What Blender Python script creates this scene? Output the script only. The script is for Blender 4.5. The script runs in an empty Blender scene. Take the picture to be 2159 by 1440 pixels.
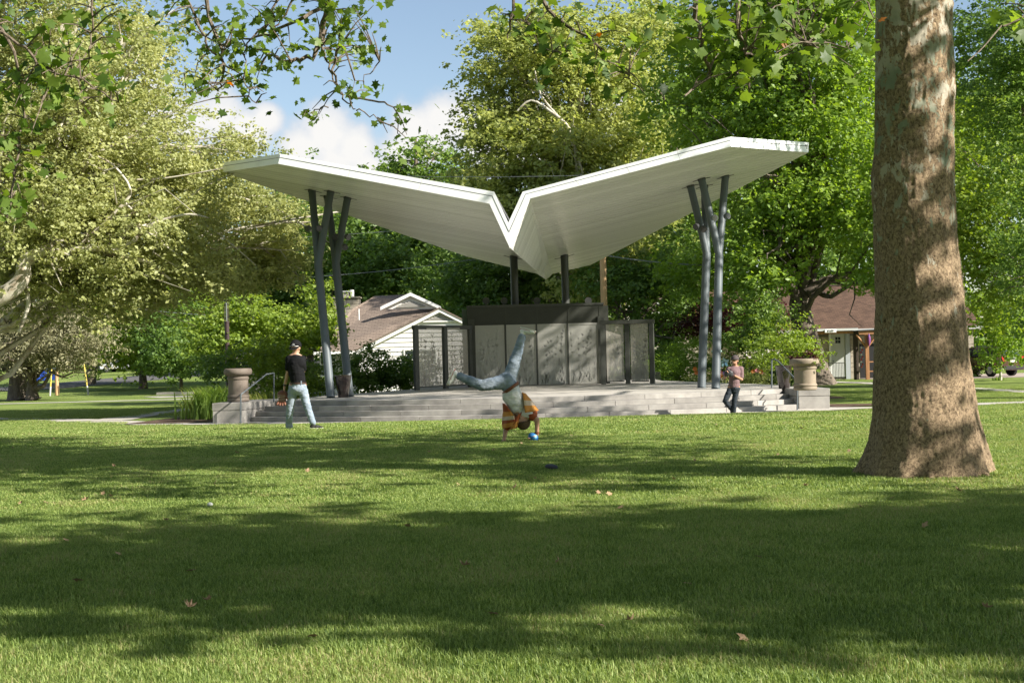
import bpy, math, random
import numpy as np
from mathutils import Vector, Matrix, noise, Quaternion

random.seed(7)
RNG = np.random.default_rng(11)
SC = bpy.context.scene
COL = SC.collection
rad = math.radians

# ------------------------------------------------------------------ camera
F = 3000.0
ROLL = rad(1.4)
PITCH = math.atan(35.5 / F)
CAMZ = 1.75
_f = Vector((0, math.cos(PITCH), math.sin(PITCH)))
_u = Vector((0, -math.sin(PITCH), math.cos(PITCH)))
_r = Vector((1, 0, 0))
RV = _r * math.cos(ROLL) - _u * math.sin(ROLL)
UV = _r * math.sin(ROLL) + _u * math.cos(ROLL)
cam_d = bpy.data.cameras.new('camera')
cam = bpy.data.objects.new('camera', cam_d)
COL.objects.link(cam)
M = Matrix.Identity(4)
for i in range(3):
    M[i][0] = RV[i]; M[i][1] = UV[i]; M[i][2] = -_f[i]
M[2][3] = CAMZ
cam.matrix_world = M
cam_d.sensor_width = 36
cam_d.lens = F / 2159 * 36
cam_d.clip_start = 0.1
cam_d.clip_end = 3000
SC.camera = cam

def ray(x, y):
    return _f * F + RV * (x - 1079.5) - UV * (y - 720)
def P(x, y, Y):
    """world point on the plane world-Y = Y seen at photo position x, y"""
    d = ray(x, y)
    return Vector((0, 0, CAMZ)) + d * (Y / d.y)
def PZ(x, y, z):
    d = ray(x, y)
    return Vector((0, 0, CAMZ)) + d * ((z - CAMZ) / d.z)

# ------------------------------------------------------------------ light
SUN_EL = 32.0
SHX, SHY = -0.906, 0.4226                      # direction in which shadows fall
sun_to = Vector((-SHX * math.cos(rad(SUN_EL)), -SHY * math.cos(rad(SUN_EL)), math.sin(rad(SUN_EL)))).normalized()
sd = bpy.data.lights.new('sun', 'SUN')
sd.energy = 5.0
sd.angle = rad(0.5)
sd.color = (1.0, 0.945, 0.85)
so = bpy.data.objects.new('sun', sd)
so.rotation_euler = sun_to.to_track_quat('Z', 'Y').to_euler()
so.location = (20, -10, 30)
COL.objects.link(so)

W = bpy.data.worlds.new('World')
SC.world = W
W.use_nodes = True
wt = W.node_tree
for n in list(wt.nodes): wt.nodes.remove(n)
def N(t, kind, **kw):
    n = t.nodes.new(kind)
    for k, v in kw.items():
        if k == 'inp':
            for a, b in v.items(): n.inputs[a].default_value = b
        else: setattr(n, k, v)
    return n
def math_n(t, op, a, b=None, c=None, clamp=False):
    n = t.nodes.new('ShaderNodeMath'); n.operation = op; n.use_clamp = clamp
    for i, v in enumerate((a, b, c)):
        if v is None: continue
        if isinstance(v, (int, float)): n.inputs[i].default_value = v
        else: t.links.new(v, n.inputs[i])
    return n.outputs[0]
def vmath(t, op, a, b=None):
    n = t.nodes.new('ShaderNodeVectorMath'); n.operation = op
    for i, v in enumerate((a, b)):
        if v is None: continue
        if isinstance(v, (tuple, list, Vector)): n.inputs[i].default_value = tuple(v)
        else: t.links.new(v, n.inputs[i])
    return n
sky = N(wt, 'ShaderNodeTexSky', sky_type='NISHITA', sun_disc=False)
sky.sun_elevation = rad(SUN_EL)
sky.sun_rotation = math.atan2(sun_to.x, sun_to.y)
sky.air_density = 1.0; sky.dust_density = 0.4; sky.ozone_density = 1.0
tc = N(wt, 'ShaderNodeTexCoord')
bg1 = N(wt, 'ShaderNodeBackground', inp={'Strength': 0.068})
hs = N(wt, 'ShaderNodeHueSaturation', inp={'Saturation': 0.93, 'Value': 1.0})
wt.links.new(sky.outputs[0], hs.inputs['Color'])
wt.links.new(hs.outputs[0], bg1.inputs['Color'])
# cumulus: puffs placed by direction in the sky, broken up with noise
blobs = [(395, 255, .026), (455, 245, .028), (515, 270, .022), (560, 250, .014), (330, 230, .03),
         (640, 315, .020), (690, 285, .024), (745, 315, .022), (775, 350, .018), (700, 350, .03),
         (870, 270, .022), (935, 245, .024), (980, 260, .03), (900, 300, .03), (1030, 300, .03),
         (840, 330, .02), (1150, 330, .04), (250, 300, .04), (1300, 250, .03)]
pos = tc.outputs['Generated']
nz = N(wt, 'ShaderNodeTexNoise', inp={'Scale': 26.0, 'Detail': 8.0, 'Roughness': 0.58})
wt.links.new(pos, nz.inputs['Vector'])
nzc = math_n(wt, 'MULTIPLY', math_n(wt, 'SUBTRACT', nz.outputs[0], 0.5), 1.5)
acc = None
for bx, by, br in blobs:
    d = ray(bx, by).normalized()
    dist = vmath(wt, 'DISTANCE', pos, d).outputs['Value']
    v = math_n(wt, 'SUBTRACT', 1.0, math_n(wt, 'DIVIDE', dist, br))
    acc = v if acc is None else math_n(wt, 'SMOOTH_MAX', acc, v, 0.35)
# the rest of the sky carries scattered clouds of the same kind
nz2 = N(wt, 'ShaderNodeTexNoise', inp={'Scale': 2.6, 'Detail': 3.0, 'Roughness': 0.5})
wt.links.new(vmath(wt, 'MULTIPLY', pos, (1, 1, 2.4)).outputs[0], nz2.inputs['Vector'])
away = math_n(wt, 'MULTIPLY', math_n(wt, 'SUBTRACT', vmath(wt, 'DISTANCE', pos, ray(700, 100).normalized()).outputs['Value'], 0.32), 4.0, clamp=True)
sc2 = math_n(wt, 'SUBTRACT', math_n(wt, 'MULTIPLY', math_n(wt, 'SUBTRACT', nz2.outputs[0], 0.56), 6.0), math_n(wt, 'MULTIPLY', math_n(wt, 'SUBTRACT', 1.0, away), 9.0))
acc = math_n(wt, 'MAXIMUM', acc, sc2)
den = math_n(wt, 'ADD', acc, nzc)
mr = N(wt, 'ShaderNodeMapRange', interpolation_type='SMOOTHSTEP', inp={'From Min': -0.12, 'From Max': 0.5, 'To Max': 0.96})
wt.links.new(den, mr.inputs['Value'])
cr = N(wt, 'ShaderNodeValToRGB')
cr.color_ramp.elements[0].position = 0.05; cr.color_ramp.elements[0].color = (0.62, 0.69, 0.80, 1)
cr.color_ramp.elements[1].position = 0.75; cr.color_ramp.elements[1].color = (0.97, 0.95, 0.92, 1)
wt.links.new(den, cr.inputs[0])
bg2 = N(wt, 'ShaderNodeBackground', inp={'Strength': 0.44})
wt.links.new(cr.outputs[0], bg2.inputs['Color'])
mx = N(wt, 'ShaderNodeMixShader')
wt.links.new(mr.outputs[0], mx.inputs[0]); wt.links.new(bg1.outputs[0], mx.inputs[1]); wt.links.new(bg2.outputs[0], mx.inputs[2])
wo = N(wt, 'ShaderNodeOutputWorld')
wt.links.new(mx.outputs[0], wo.inputs[0])

SC.view_settings.view_transform = 'Standard'
SC.view_settings.look = 'None'
SC.view_settings.exposure = 1.2
SC.view_settings.gamma = 1.0
SC.view_settings.use_curve_mapping = False
SC.render.engine = 'CYCLES'
try:
    SC.cycles.max_bounces = 8; SC.cycles.transparent_max_bounces = 12
except Exception: pass

# ------------------------------------------------------------------ materials
def col4(c): return (c[0], c[1], c[2], 1.0)
def mat(name, c, rough=0.6, c2=None, nscale=4.0, metal=0.0, spec=0.4, bump=0.0, bscale=30.0, detail=5.0,
        stretch=None, coord='Object', lo=0.35, hi=0.65, bdist=0.02, coat=0.0, transl=0.0, alpha=None):
    m = bpy.data.materials.new(name)
    m.use_nodes = True
    t = m.node_tree
    b = t.nodes['Principled BSDF']
    b.inputs['Roughness'].default_value = rough
    b.inputs['Metallic'].default_value = metal
    b.inputs['Specular IOR Level'].default_value = spec
    b.inputs['Coat Weight'].default_value = coat
    b.inputs['Base Color'].default_value = col4(c)
    co = None
    if c2 is not None or bump:
        tcn = N(t, 'ShaderNodeTexCoord')
        co = tcn.outputs[coord]
        if stretch: co = vmath(t, 'MULTIPLY', co, stretch).outputs[0]
    if c2 is not None:
        nn = N(t, 'ShaderNodeTexNoise', inp={'Scale': nscale, 'Detail': detail, 'Roughness': 0.6})
        t.links.new(co, nn.inputs['Vector'])
        r = N(t, 'ShaderNodeValToRGB')
        r.color_ramp.elements[0].position = lo; r.color_ramp.elements[0].color = col4(c)
        r.color_ramp.elements[1].position = hi; r.color_ramp.elements[1].color = col4(c2)
        t.links.new(nn.outputs[0], r.inputs[0])
        t.links.new(r.outputs[0], b.inputs['Base Color'])
    if bump:
        nb = N(t, 'ShaderNodeTexNoise', inp={'Scale': bscale, 'Detail': 6.0, 'Roughness': 0.65})
        t.links.new(co, nb.inputs['Vector'])
        bp = N(t, 'ShaderNodeBump', inp={'Strength': bump, 'Distance': bdist})
        t.links.new(nb.outputs[0], bp.inputs['Height'])
        t.links.new(bp.outputs[0], b.inputs['Normal'])
    return m

def leaf_mat(name, dark, light, transl=0.45, rough=0.45, spec=0.35, third=None):
    """foliage: colour per leaf from the 'tint' attribute, light passes through the blade"""
    m = bpy.data.materials.new(name); m.use_nodes = True
    t = m.node_tree; b = t.nodes['Principled BSDF']
    at = N(t, 'ShaderNodeAttribute', attribute_name='tint')
    r = N(t, 'ShaderNodeValToRGB')
    r.color_ramp.elements[0].position = 0.0; r.color_ramp.elements[0].color = col4(dark)
    r.color_ramp.elements[1].position = 0.9 if third else 1.0; r.color_ramp.elements[1].color = col4(light)
    if third:
        e = r.color_ramp.elements.new(1.0); e.color = col4(third)
    t.links.new(at.outputs['Fac'], r.inputs[0])
    t.links.new(r.outputs[0], b.inputs['Base Color'])
    b.inputs['Roughness'].default_value = rough
    b.inputs['Specular IOR Level'].default_value = spec
    tr = N(t, 'ShaderNodeBsdfTranslucent')
    hsn = N(t, 'ShaderNodeHueSaturation', inp={'Saturation': 1.15, 'Value': 1.5, 'Hue': 0.49})
    t.links.new(r.outputs[0], hsn.inputs['Color'])
    t.links.new(hsn.outputs[0], tr.inputs['Color'])
    ms = N(t, 'ShaderNodeMixShader', inp={0: transl})
    out = t.nodes['Material Output']
    t.links.new(b.outputs[0], ms.inputs[1]); t.links.new(tr.outputs[0], ms.inputs[2])
    t.links.new(ms.outputs[0], out.inputs['Surface'])
    return m

# ------------------------------------------------------------------ object helpers
def empty(name, loc, label, cat, group=None, rz=0.0):
    o = bpy.data.objects.new(name, None)
    o.location = loc; o.rotation_euler = (0, 0, rz); o.empty_display_size = 0.2
    o['label'] = label; o['category'] = cat
    if group: o['group'] = group
    COL.objects.link(o)
    return o
def tag(o, label, cat, group=None):
    o['label'] = label; o['category'] = cat
    if group: o['group'] = group
    return o
def link_mesh(name, me, m=None, parent=None):
    o = bpy.data.objects.new(name, me)
    if m is not None and not me.materials: me.materials.append(m)
    COL.objects.link(o)
    if parent is not None:
        o.parent = parent
        if parent.type == 'EMPTY' and parent.parent is None:
            pm = Matrix.Translation(parent.location) @ parent.rotation_euler.to_matrix().to_4x4()
            o.matrix_parent_inverse = pm.inverted() if not getattr(me, 'is_local', False) else Matrix.Identity(4)
    return o
class MB:
    """collects shapes in WORLD coordinates into one mesh"""
    def __init__(s): s.v = []; s.f = []
    def add(s, vs, fs):
        b = len(s.v); s.v += [tuple(v) for v in vs]; s.f += [tuple(i + b for i in f) for f in fs]
        return s
    def box(s, a, b, R=None, c=None):
        x0, y0, z0 = a; x1, y1, z1 = b
        vs = [Vector(p) for p in ((x0,y0,z0),(x1,y0,z0),(x1,y1,z0),(x0,y1,z0),(x0,y0,z1),(x1,y0,z1),(x1,y1,z1),(x0,y1,z1))]
        if R is not None: vs = [R @ v for v in vs]
        if c is not None: vs = [v + Vector(c) for v in vs]
        return s.add(vs, [(0,3,2,1),(4,5,6,7),(0,1,5,4),(1,2,6,5),(2,3,7,6),(3,0,4,7)])
    def prism(s, pts, off):
        """closed polygon pts (3D) pushed along off"""
        n = len(pts); off = Vector(off)
        vs = [Vector(p) for p in pts] + [Vector(p) + off for p in pts]
        fs = [tuple(range(n - 1, -1, -1)), tuple(range(n, 2 * n))]
        fs += [(i, (i + 1) % n, n + (i + 1) % n, n + i) for i in range(n)]
        return s.add(vs, fs)
    def tube(s, pts, rr, n=8, cap=True):
        pts = [Vector(p) for p in pts]
        if isinstance(rr, (int, float)): rr = [rr] * len(pts)
        vs = []; fs = []
        prev = None
        for i, p in enumerate(pts):
            d = (pts[min(i + 1, len(pts) - 1)] - pts[max(i - 1, 0)])
            if d.length < 1e-9: d = Vector((0, 0, 1))
            d.normalize()
            if prev is None:
                a = d.cross(Vector((0, 0, 1)) if abs(d.z) < .9 else Vector((1, 0, 0))).normalized()
            else:
                a = (prev - d * prev.dot(d)).normalized()
            prev = a; b = d.cross(a)
            for k in range(n):
                th = 2 * math.pi * k / n
                vs.append(p + (a * math.cos(th) + b * math.sin(th)) * rr[i])
        for i in range(len(pts) - 1):
            for k in range(n):
                k2 = (k + 1) % n
                fs.append((i * n + k, i * n + k2, (i + 1) * n + k2, (i + 1) * n + k))
        if cap:
            fs.append(tuple(range(n - 1, -1, -1))); L = (len(pts) - 1) * n
            fs.append(tuple(L + k for k in range(n)))
        return s.add(vs, fs)
    def lathe(s, prof, c, n=32, closed=True):
        """prof: list of (r, z)"""
        c = Vector(c); vs = []; fs = []
        for r, z in prof:
            for k in range(n):
                th = 2 * math.pi * k / n
                vs.append(c + Vector((r * math.cos(th), r * math.sin(th), z)))
        for i in range(len(prof) - 1):
            for k in range(n):
                k2 = (k + 1) % n
                fs.append((i * n + k, i * n + k2, (i + 1) * n + k2, (i + 1) * n + k))
        if closed:
            fs.append(tuple(range(n - 1, -1, -1))); L = (len(prof) - 1) * n
            fs.append(tuple(L + k for k in range(n)))
        return s.add(vs, fs)
    def build(s, name, m, parent=None, smooth=False, bevel=0.0):
        me = bpy.data.meshes.new(name)
        me.from_pydata(s.v, [], s.f); me.update()
        if smooth:
            me.polygons.foreach_set('use_smooth', [True] * len(me.polygons))
            try: me.set_sharp_from_angle(angle=rad(40))
            except Exception: pass
        o = link_mesh(name, me, m, parent)
        if bevel:
            md = o.modifiers.new('b', 'BEVEL'); md.width = bevel; md.segments = 2; md.limit_method = 'ANGLE'
        return o
def np_mesh(name, V, Fq, tint=None, m=None, parent=None, smooth=False):
    """V (n,3), Fq (k,3|4) int arrays"""
    me = bpy.data.meshes.new(name)
    k, w = Fq.shape
    me.vertices.add(len(V)); me.vertices.foreach_set('co', V.astype(np.float32).ravel())
    me.loops.add(k * w); me.loops.foreach_set('vertex_index', Fq.astype(np.int32).ravel())
    me.polygons.add(k)
    me.polygons.foreach_set('loop_start', (np.arange(k) * w).astype(np.int32))
    try: me.polygons.foreach_set('loop_total', np.full(k, w, np.int32))
    except Exception: pass
    if tint is not None:
        a = me.attributes.new('tint', 'FLOAT', 'FACE'); a.data.foreach_set('value', tint.astype(np.float32))
    if smooth: me.polygons.foreach_set('use_smooth', np.ones(k, bool))
    me.update(calc_edges=True)
    if m is not None: me.materials.append(m)
    return link_mesh(name, me, None, parent)

# ------------------------------------------------------------------ terrain height
_gy = [-40, 0, 10, 23, 28.8, 33, 39, 40.2, 85, 110, 130, 160, 200, 240, 700]
_gz = [.33, .35, .38, .39, .42, .27, .045, 0, 0, .22, .62, 1.35, 2.2, 2.5, 4.5]
def gz(x, y): return float(np.interp(y, _gy, _gz))
def on_ground(px, py):
    """the point of the ground seen at photo position px, py"""
    Y = 10.0; d = ray(px, py)
    lo = None
    for i in range(4000):
        Y = 5 + i * 0.1
        p = Vector((0, 0, CAMZ)) + d * (Y / d.y)
        if p.z <= gz(p.x, p.y): return p
    return p
# ------------------------------------------------------------------ ground
def ground_material():
    m = bpy.data.materials.new('lawn_soil_and_turf'); m.use_nodes = True
    t = m.node_tree; b = t.nodes['Principled BSDF']
    g = N(t, 'ShaderNodeNewGeometry')
    n1 = N(t, 'ShaderNodeTexNoise', inp={'Scale': 0.35, 'Detail': 4.0}); n2 = N(t, 'ShaderNodeTexNoise', inp={'Scale': 22.0, 'Detail': 4.0})
    t.links.new(g.outputs['Position'], n1.inputs['Vector']); t.links.new(g.outputs['Position'], n2.inputs['Vector'])
    s = math_n(t, 'ADD', math_n(t, 'MULTIPLY', n1.outputs[0], 0.6), math_n(t, 'MULTIPLY', n2.outputs[0], 0.4))
    r = N(t, 'ShaderNodeValToRGB')
    r.color_ramp.elements[0].position = 0.36; r.color_ramp.elements[0].color = (0.10, 0.155, 0.03, 1)
    r.color_ramp.elements[1].position = 0.66; r.color_ramp.elements[1].color = (0.24, 0.29, 0.075, 1)
    t.links.new(s, r.inputs[0]); t.links.new(r.outputs[0], b.inputs['Base Color'])
    b.inputs['Roughness'].default_value = 0.9; b.inputs['Specular IOR Level'].default_value = 0.15
    bp = N(t, 'ShaderNodeBump', inp={'Strength': 0.7, 'Distance': 0.05})
    n3 = N(t, 'ShaderNodeTexNoise', inp={'Scale': 60.0, 'Detail': 3.0}); t.links.new(g.outputs['Position'], n3.inputs['Vector'])
    t.links.new(n3.outputs[0], bp.inputs['Height']); t.links.new(bp.outputs[0], b.inputs['Normal'])
    return m
xs = np.concatenate([np.linspace(-900, -60, 12), np.linspace(-50, 50, 51), np.linspace(60, 900, 12)])
ys = np.concatenate([np.linspace(-300, -10, 8), np.linspace(-5, 45, 51), np.linspace(47, 240, 90), np.linspace(260, 1500, 12)])
gx, gyy = np.meshgrid(xs, ys)
gzz = np.interp(gyy, _gy, _gz)
V = np.stack([gx.ravel(), gyy.ravel(), gzz.ravel()], 1)
nx = len(xs); idx = np.arange(nx * len(ys)).reshape(len(ys), nx)
Fq = np.stack([idx[:-1, :-1].ravel(), idx[:-1, 1:].ravel(), idx[1:, 1:].ravel(), idx[1:, :-1].ravel()], 1)
ground = np_mesh('ground', V, Fq, m=ground_material(), smooth=True)
ground['kind'] = 'structure'

m_conc = mat('path_concrete', (0.36, 0.33, 0.29), 0.85, (0.46, 0.43, 0.38), 3.0, bump=0.25, bscale=60)
m_asph = mat('street_asphalt', (0.075, 0.072, 0.072), 0.9, (0.11, 0.105, 0.10), 2.0, bump=0.3, bscale=80)
m_mulch = mat('bark_mulch', (0.05, 0.028, 0.018), 0.95, (0.15, 0.09, 0.06), 18.0, bump=1.0, bscale=40, bdist=0.05)

def ribbon(name, L, R, m, dz=0.012, step=1.0):
    """strip of ground cover between two polylines, laid over the terrain"""
    def res(pl, n):
        pl = [Vector((p[0], p[1], 0)) for p in pl]
        d = [0]
        for a, b in zip(pl, pl[1:]): d.append(d[-1] + (b - a).length)
        out = []
        for i in range(n):
            t = d[-1] * i / (n - 1)
            out.append((np.interp(t, d, [p.x for p in pl]), np.interp(t, d, [p.y for p in pl])))
        return out
    n = 60; a = res(L, n); b = res(R, n); k = 5
    vs = []; fs = []
    for i in range(n):
        for j in range(k):
            s = j / (k - 1); x = a[i][0] * (1 - s) + b[i][0] * s; y = a[i][1] * (1 - s) + b[i][1] * s
            vs.append((x, y, gz(x, y) + dz))
    for i in range(n - 1):
        for j in range(k - 1): fs.append((i * k + j, (i + 1) * k + j, (i + 1) * k + j + 1, i * k + j + 1))
    mb = MB(); mb.add(vs, fs)
    o = mb.build(name, m, smooth=True); o['kind'] = 'structure'
    # keep it facing up
    if o.data.polygons[0].normal.z < 0: o.data.flip_normals()
    return o

SCX, SCY = 0.6, 54.7                       # centre of the curved steps
def arcpt(r, a): return (SCX + r * math.sin(a), SCY - r * math.cos(a))
A0 = -math.asin(8.6 / 13.6); A1 = math.asin(8.7 / 13.6)
arc_in = [arcpt(14.1, A0 + (A1 - A0) * i / 24) for i in range(25)]
arc_out = [arcpt(15.75, A0 + (A1 - A0) * i / 24) for i in range(25)]
ribbon('path', [(-28, 60.5), (-18, 52.6), (-13.6, 48.2), (-10.6, 44.2)] + arc_in + [(10.6, 43.1), (14, 44.2), (20, 45.9), (30, 47.6), (45, 49)],
       [(-29, 59.2), (-19, 51.2), (-14.6, 46.9), (-11.2, 43.0)] + arc_out + [(11.2, 41.7), (14.3, 42.9), (20, 44.6), (30, 46.2), (45, 47.4)], m_conc)
ribbon('path', [(-14.3, 47.2), (-14.0, 52), (-13.6, 58), (-12.6, 66), (-9, 74)], [(-12.8, 47.6), (-12.9, 52), (-12.5, 58), (-11.4, 66), (-8, 72.5)], m_conc, 0.018)
ribbon('path', [(19.0, 48), (18.9, 56), (18.4, 66), (17.9, 74), (16.0, 84)], [(20.2, 48), (20.1, 56), (19.6, 66), (19.1, 74), (17.4, 84)], m_conc, 0.018)
ribbon('path', [(-45, 75.2), (-20, 76.2), (-9, 76.6)], [(-45, 73.8), (-20, 74.8), (-9, 75.0)], m_conc, 0.014)
ribbon('path', [(-22, 84.5), (-9, 85.5)], [(-20, 80.5), (-9, 81.2)], m_conc, 0.014)
ribbon('driveway', [(20.5, 88), (60, 92)], [(21.5, 78.8), (60, 81)], mat('driveway_paving', (0.30, 0.24, 0.20), 0.85, (0.38, 0.32, 0.27), 1.5, bump=0.2), 0.02)
ribbon('street', [(-120, 92), (-42, 118), (-36, 150), (-30, 230)], [(-120, 82), (-36, 108), (-27, 150), (-18, 230)], m_asph, 0.03)
ribbon('planting_bed', [(9.9, 43.6), (13.2, 44.6)], [(9.7, 46.4), (12.2, 45.2)], m_mulch, 0.025)
ribbon('planting_bed', [(-12.0, 43.9), (-9.4, 43.6)], [(-11.2, 50), (-7.2, 50)], m_mulch, 0.025)
ribbon('planting_bed', [(-7.2, 50), (-3.8, 60)], [(-9.0, 51), (-6.5, 62)], m_mulch, 0.02)
ribbon('planting_bed', [(9.3, 50), (7.0, 63)], [(12.2, 52), (12.5, 66)], m_mulch, 0.02)

# ------------------------------------------------------------------ stage: platform, steps, cheek walls
def concrete_blocks():
    m = mat('stage_concrete', (0.215, 0.20, 0.185), 0.8, (0.36, 0.34, 0.31), 2.3, bump=0.3, bscale=45, lo=0.3, hi=0.7, coord='Object')
    t = m.node_tree; b = t.nodes['Principled BSDF']
    # each block takes its own tone
    oi = N(t, 'ShaderNodeObjectInfo')
    src = b.inputs['Base Color'].links[0].from_socket
    hsn = N(t, 'ShaderNodeHueSaturation')
    t.links.new(src, hsn.inputs['Color'])
    t.links.new(math_n(t, 'ADD', math_n(t, 'MULTIPLY', oi.outputs['Random'], 0.32), 0.86), hsn.inputs['Value'])
    t.links.new(hsn.outputs[0], b.inputs['Base Color'])
    return m
m_block = concrete_blocks()
m_slab = mat('stage_floor', (0.36, 0.335, 0.295), 0.75, (0.45, 0.42, 0.38), 1.6, bump=0.15, bscale=70)
stage = empty('stage_platform', (0.6, 48, 0), 'raised concrete stage with curved front steps and low end walls under the butterfly canopy', 'stage')
PLZ = 0.60
def fz(y): return PLZ + .0085 * max(0.0, y - 44)
def PS(x, y):
    """point of the sloping stage floor seen at photo position x, y"""
    d = ray(x, y); t = (PLZ - .0085 * 44 - CAMZ) / (d.z - .0085 * d.y)
    return Vector((0, 0, CAMZ)) + d * t
plan = [arcpt(12.7, math.radians(-38) + math.radians(77) * i / 30) for i in range(31)]
plan += [(9.2, 48.0), (6.0, 57.5), (6.0, 60), (-3.2, 60), (-3.75, 54), (-6.8, 47.6)]
_mb = MB(); _n = len(plan)          # the floor rises slightly toward the rear, for drainage
_mb.add([(x, y, 0.0) for x, y in plan] + [(x, y, fz(y) - .012) for x, y in plan], [tuple(range(_n - 1, -1, -1)), tuple(range(_n, 2 * _n))] + [(i, (i + 1) % _n, _n + (i + 1) % _n, _n + i) for i in range(_n)])
_mb.build('platform_slab', m_slab, stage)
def arc_block(r0, r1, a0, a1, z0, z1):
    n = 5; pts = [arcpt(r1, a0 + (a1 - a0) * i / n) for i in range(n + 1)] + [arcpt(r0, a1 - (a1 - a0) * i / n) for i in range(n + 1)]
    return MB().prism([(x, y, z0) for x, y in pts], (0, 0, z1 - z0))
for k in range(4):
    r1 = 13.1 + 0.35 * k
    z1 = PLZ - 0.15 * k
    half0 = -math.asin((8.05 + 0.27 * k) / r1); half1 = math.asin((7.75 + 0.27 * k) / r1)
    a = half0; i = 0
    L = 1.83 / r1
    off = [0.55, 0.2, 0.9, 0.4][k] * L
    while a < half1 - 1e-4:
        b_ = min(half1, a + (off if i == 0 else L))
        if half1 - b_ < 0.02: b_ = half1
        arc_block(r1 - 0.52 if k else r1 - 0.42, r1, a + 0.0004, b_ - 0.0004, z1 - 0.148, z1).build('step_block', m_block, stage, bevel=0.006)
        a = b_; i += 1
# solid core behind the joints
for k in range(1, 4):
    r1 = 13.05 + 0.35 * k
    MB().prism([(x, y, 0.0) for x, y in [arcpt(r1, A0 * .97 + (A1 - A0) * .97 * i / 20) for i in range(21)] + [arcpt(12.6, A1 * .9 - (A1 - A0) * .9 * i / 20) for i in range(21)]],
               (0, 0, PLZ - 0.15 * k - 0.02)).build('step_core', m_slab, stage)
def cheek(fx0, fx1, fy, bx0, bx1, by, side):
    base = [(fx0, fy), (fx1, fy), (bx1, by), (bx0, by)]
    MB().prism([(x, y, 0.0) for x, y in base], (0, 0, 0.385)).build('wall_base', m_block, stage, bevel=0.01)
    g = 0.012
    MB().prism([(fx0 - g, fy - g, 0.395), (fx1 + g, fy - g, 0.395), (bx1 + g, by, 0.395), (bx0 - g, by, 0.395)], (0, 0, 0.22)).build('wall_cap', m_block, stage, bevel=0.01)
cheek(-9.07, -8.18, 42.9, -8.9, -7.35, 46.4, 0)
cheek(8.62, 9.55, 43.0, 8.05, 9.5, 46.4, 1)
# drain covers in the stage floor
for px, py in ((787, 833), (1412, 820)):
    p = PS(px, py)
    MB().lathe([(0.16, 0), (0.16, 0.004), (0.13, 0.006)], (p.x, p.y, p.z - 0.009), 20).build('drain_cover', mat('drain', (0.05, 0.05, 0.05), 0.6), stage)

# ------------------------------------------------------------------ handrails
m_rail = mat('rail_painted_steel', (0.09, 0.105, 0.115), 0.6, (0.12, 0.135, 0.145), 6, spec=0.35, metal=0.0)
def rail(pts, label):
    ps = [P(*q) for q in pts]
    e = empty('handrail', (ps[0].x, ps[0].y, 0.0), label, 'handrail', 'handrails beside the stage steps')
    MB().tube([ps[0] + Vector((0, 0, -0.02)), ps[1]], 0.024, 10).build('post', m_rail, e, smooth=True)
    MB().tube(ps[1:-1], 0.023, 10).build('grab_rail', m_rail, e, smooth=True)
    MB().tube(ps[-2:], 0.024, 10).build('post', m_rail, e, smooth=True)
    for q in (ps[0], ps[-1]):
        MB().lathe([(0.05, 0), (0.05, 0.012), (0.03, 0.02)], (q.x, q.y, q.z), 14).build('foot_plate', m_rail, e)
g1 = P(507, 891, 42.65)
rail([(507, 890.5, 42.5), (507.5, 832, 42.5), (562, 789, 44.8), (577.5, 786.5, 45.2), (577.5, 846, 45.2)], 'grey steel handrail on the left of the steps, beside the brown urn planter')
rail([(1681, 865.5, 42.3), (1681, 803, 42.3), (1642, 763, 44.6), (1633, 757, 45.0), (1627, 758, 45.2), (1627, 820.5, 45.2)], 'grey steel handrail on the right of the steps, in front of the black glazed pot')

# ------------------------------------------------------------------ planters
m_urnL = mat('urn_brown_shaded', (0.125, 0.098, 0.078), 0.75, (0.16, 0.13, 0.105), 5, bump=0.15, bscale=60)  # left urn: its shade is put into this darker brown
m_urnR = mat('urn_sand', (0.225, 0.175, 0.125), 0.75, (0.28, 0.225, 0.165), 5, bump=0.15, bscale=60)
m_soil = mat('potting_soil', (0.03, 0.02, 0.012), 0.95, (0.07, 0.045, 0.03), 30, bump=0.8)
def urn(px, py, z, s, H, m, label):
    p = PZ(px, py, z) if px > 1000 else P(px, py - 3, 44.0)
    e = empty('urn_planter', (p.x, p.y, z), label, 'planter', 'large urn planters on the stage end walls')
    pr = [(0.30, 0), (0.335, .02), (0.345, .06), (0.335, .10), (0.32, .115), (0.345, .13), (0.35, .16), (0.335, .19), (0.315, .205), (0.315, .62), (0.33, .635), (0.345, .66), (0.345, .69), (0.32, .71), (0.325, .735),
          (0.40, .77), (0.435, .80), (0.445, .86), (0.43, .925), (0.40, .95), (0.36, .955), (0.33, .93), (0.33, .86)]
    MB().lathe([(r * s, h * H / .955) for r, h in pr], (p.x, p.y, z), 48, closed=False).build('urn_body', m, e, smooth=True)
    MB().lathe([(0.0, 0), (0.33 * s, 0.0)], (p.x, p.y, z + H * .90), 32, closed=False).build('soil', m_soil, e)
    return e, p
urnL, urnLp = urn(503, 852, 0.616, 0.98, 1.03, m_urnL, 'large shade-darkened brown urn planter on the left end wall of the stage')
urnR, urnRp = urn(1698, 822.5, 0.616, 1.0, 0.92, m_urnR, 'large sand coloured urn planter with purple plants on the right end wall')
m_glaze = mat('black_glaze', (0.012, 0.010, 0.010), 0.08, (0.03, 0.015, 0.012), 3, spec=0.8, coat=0.6)
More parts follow.
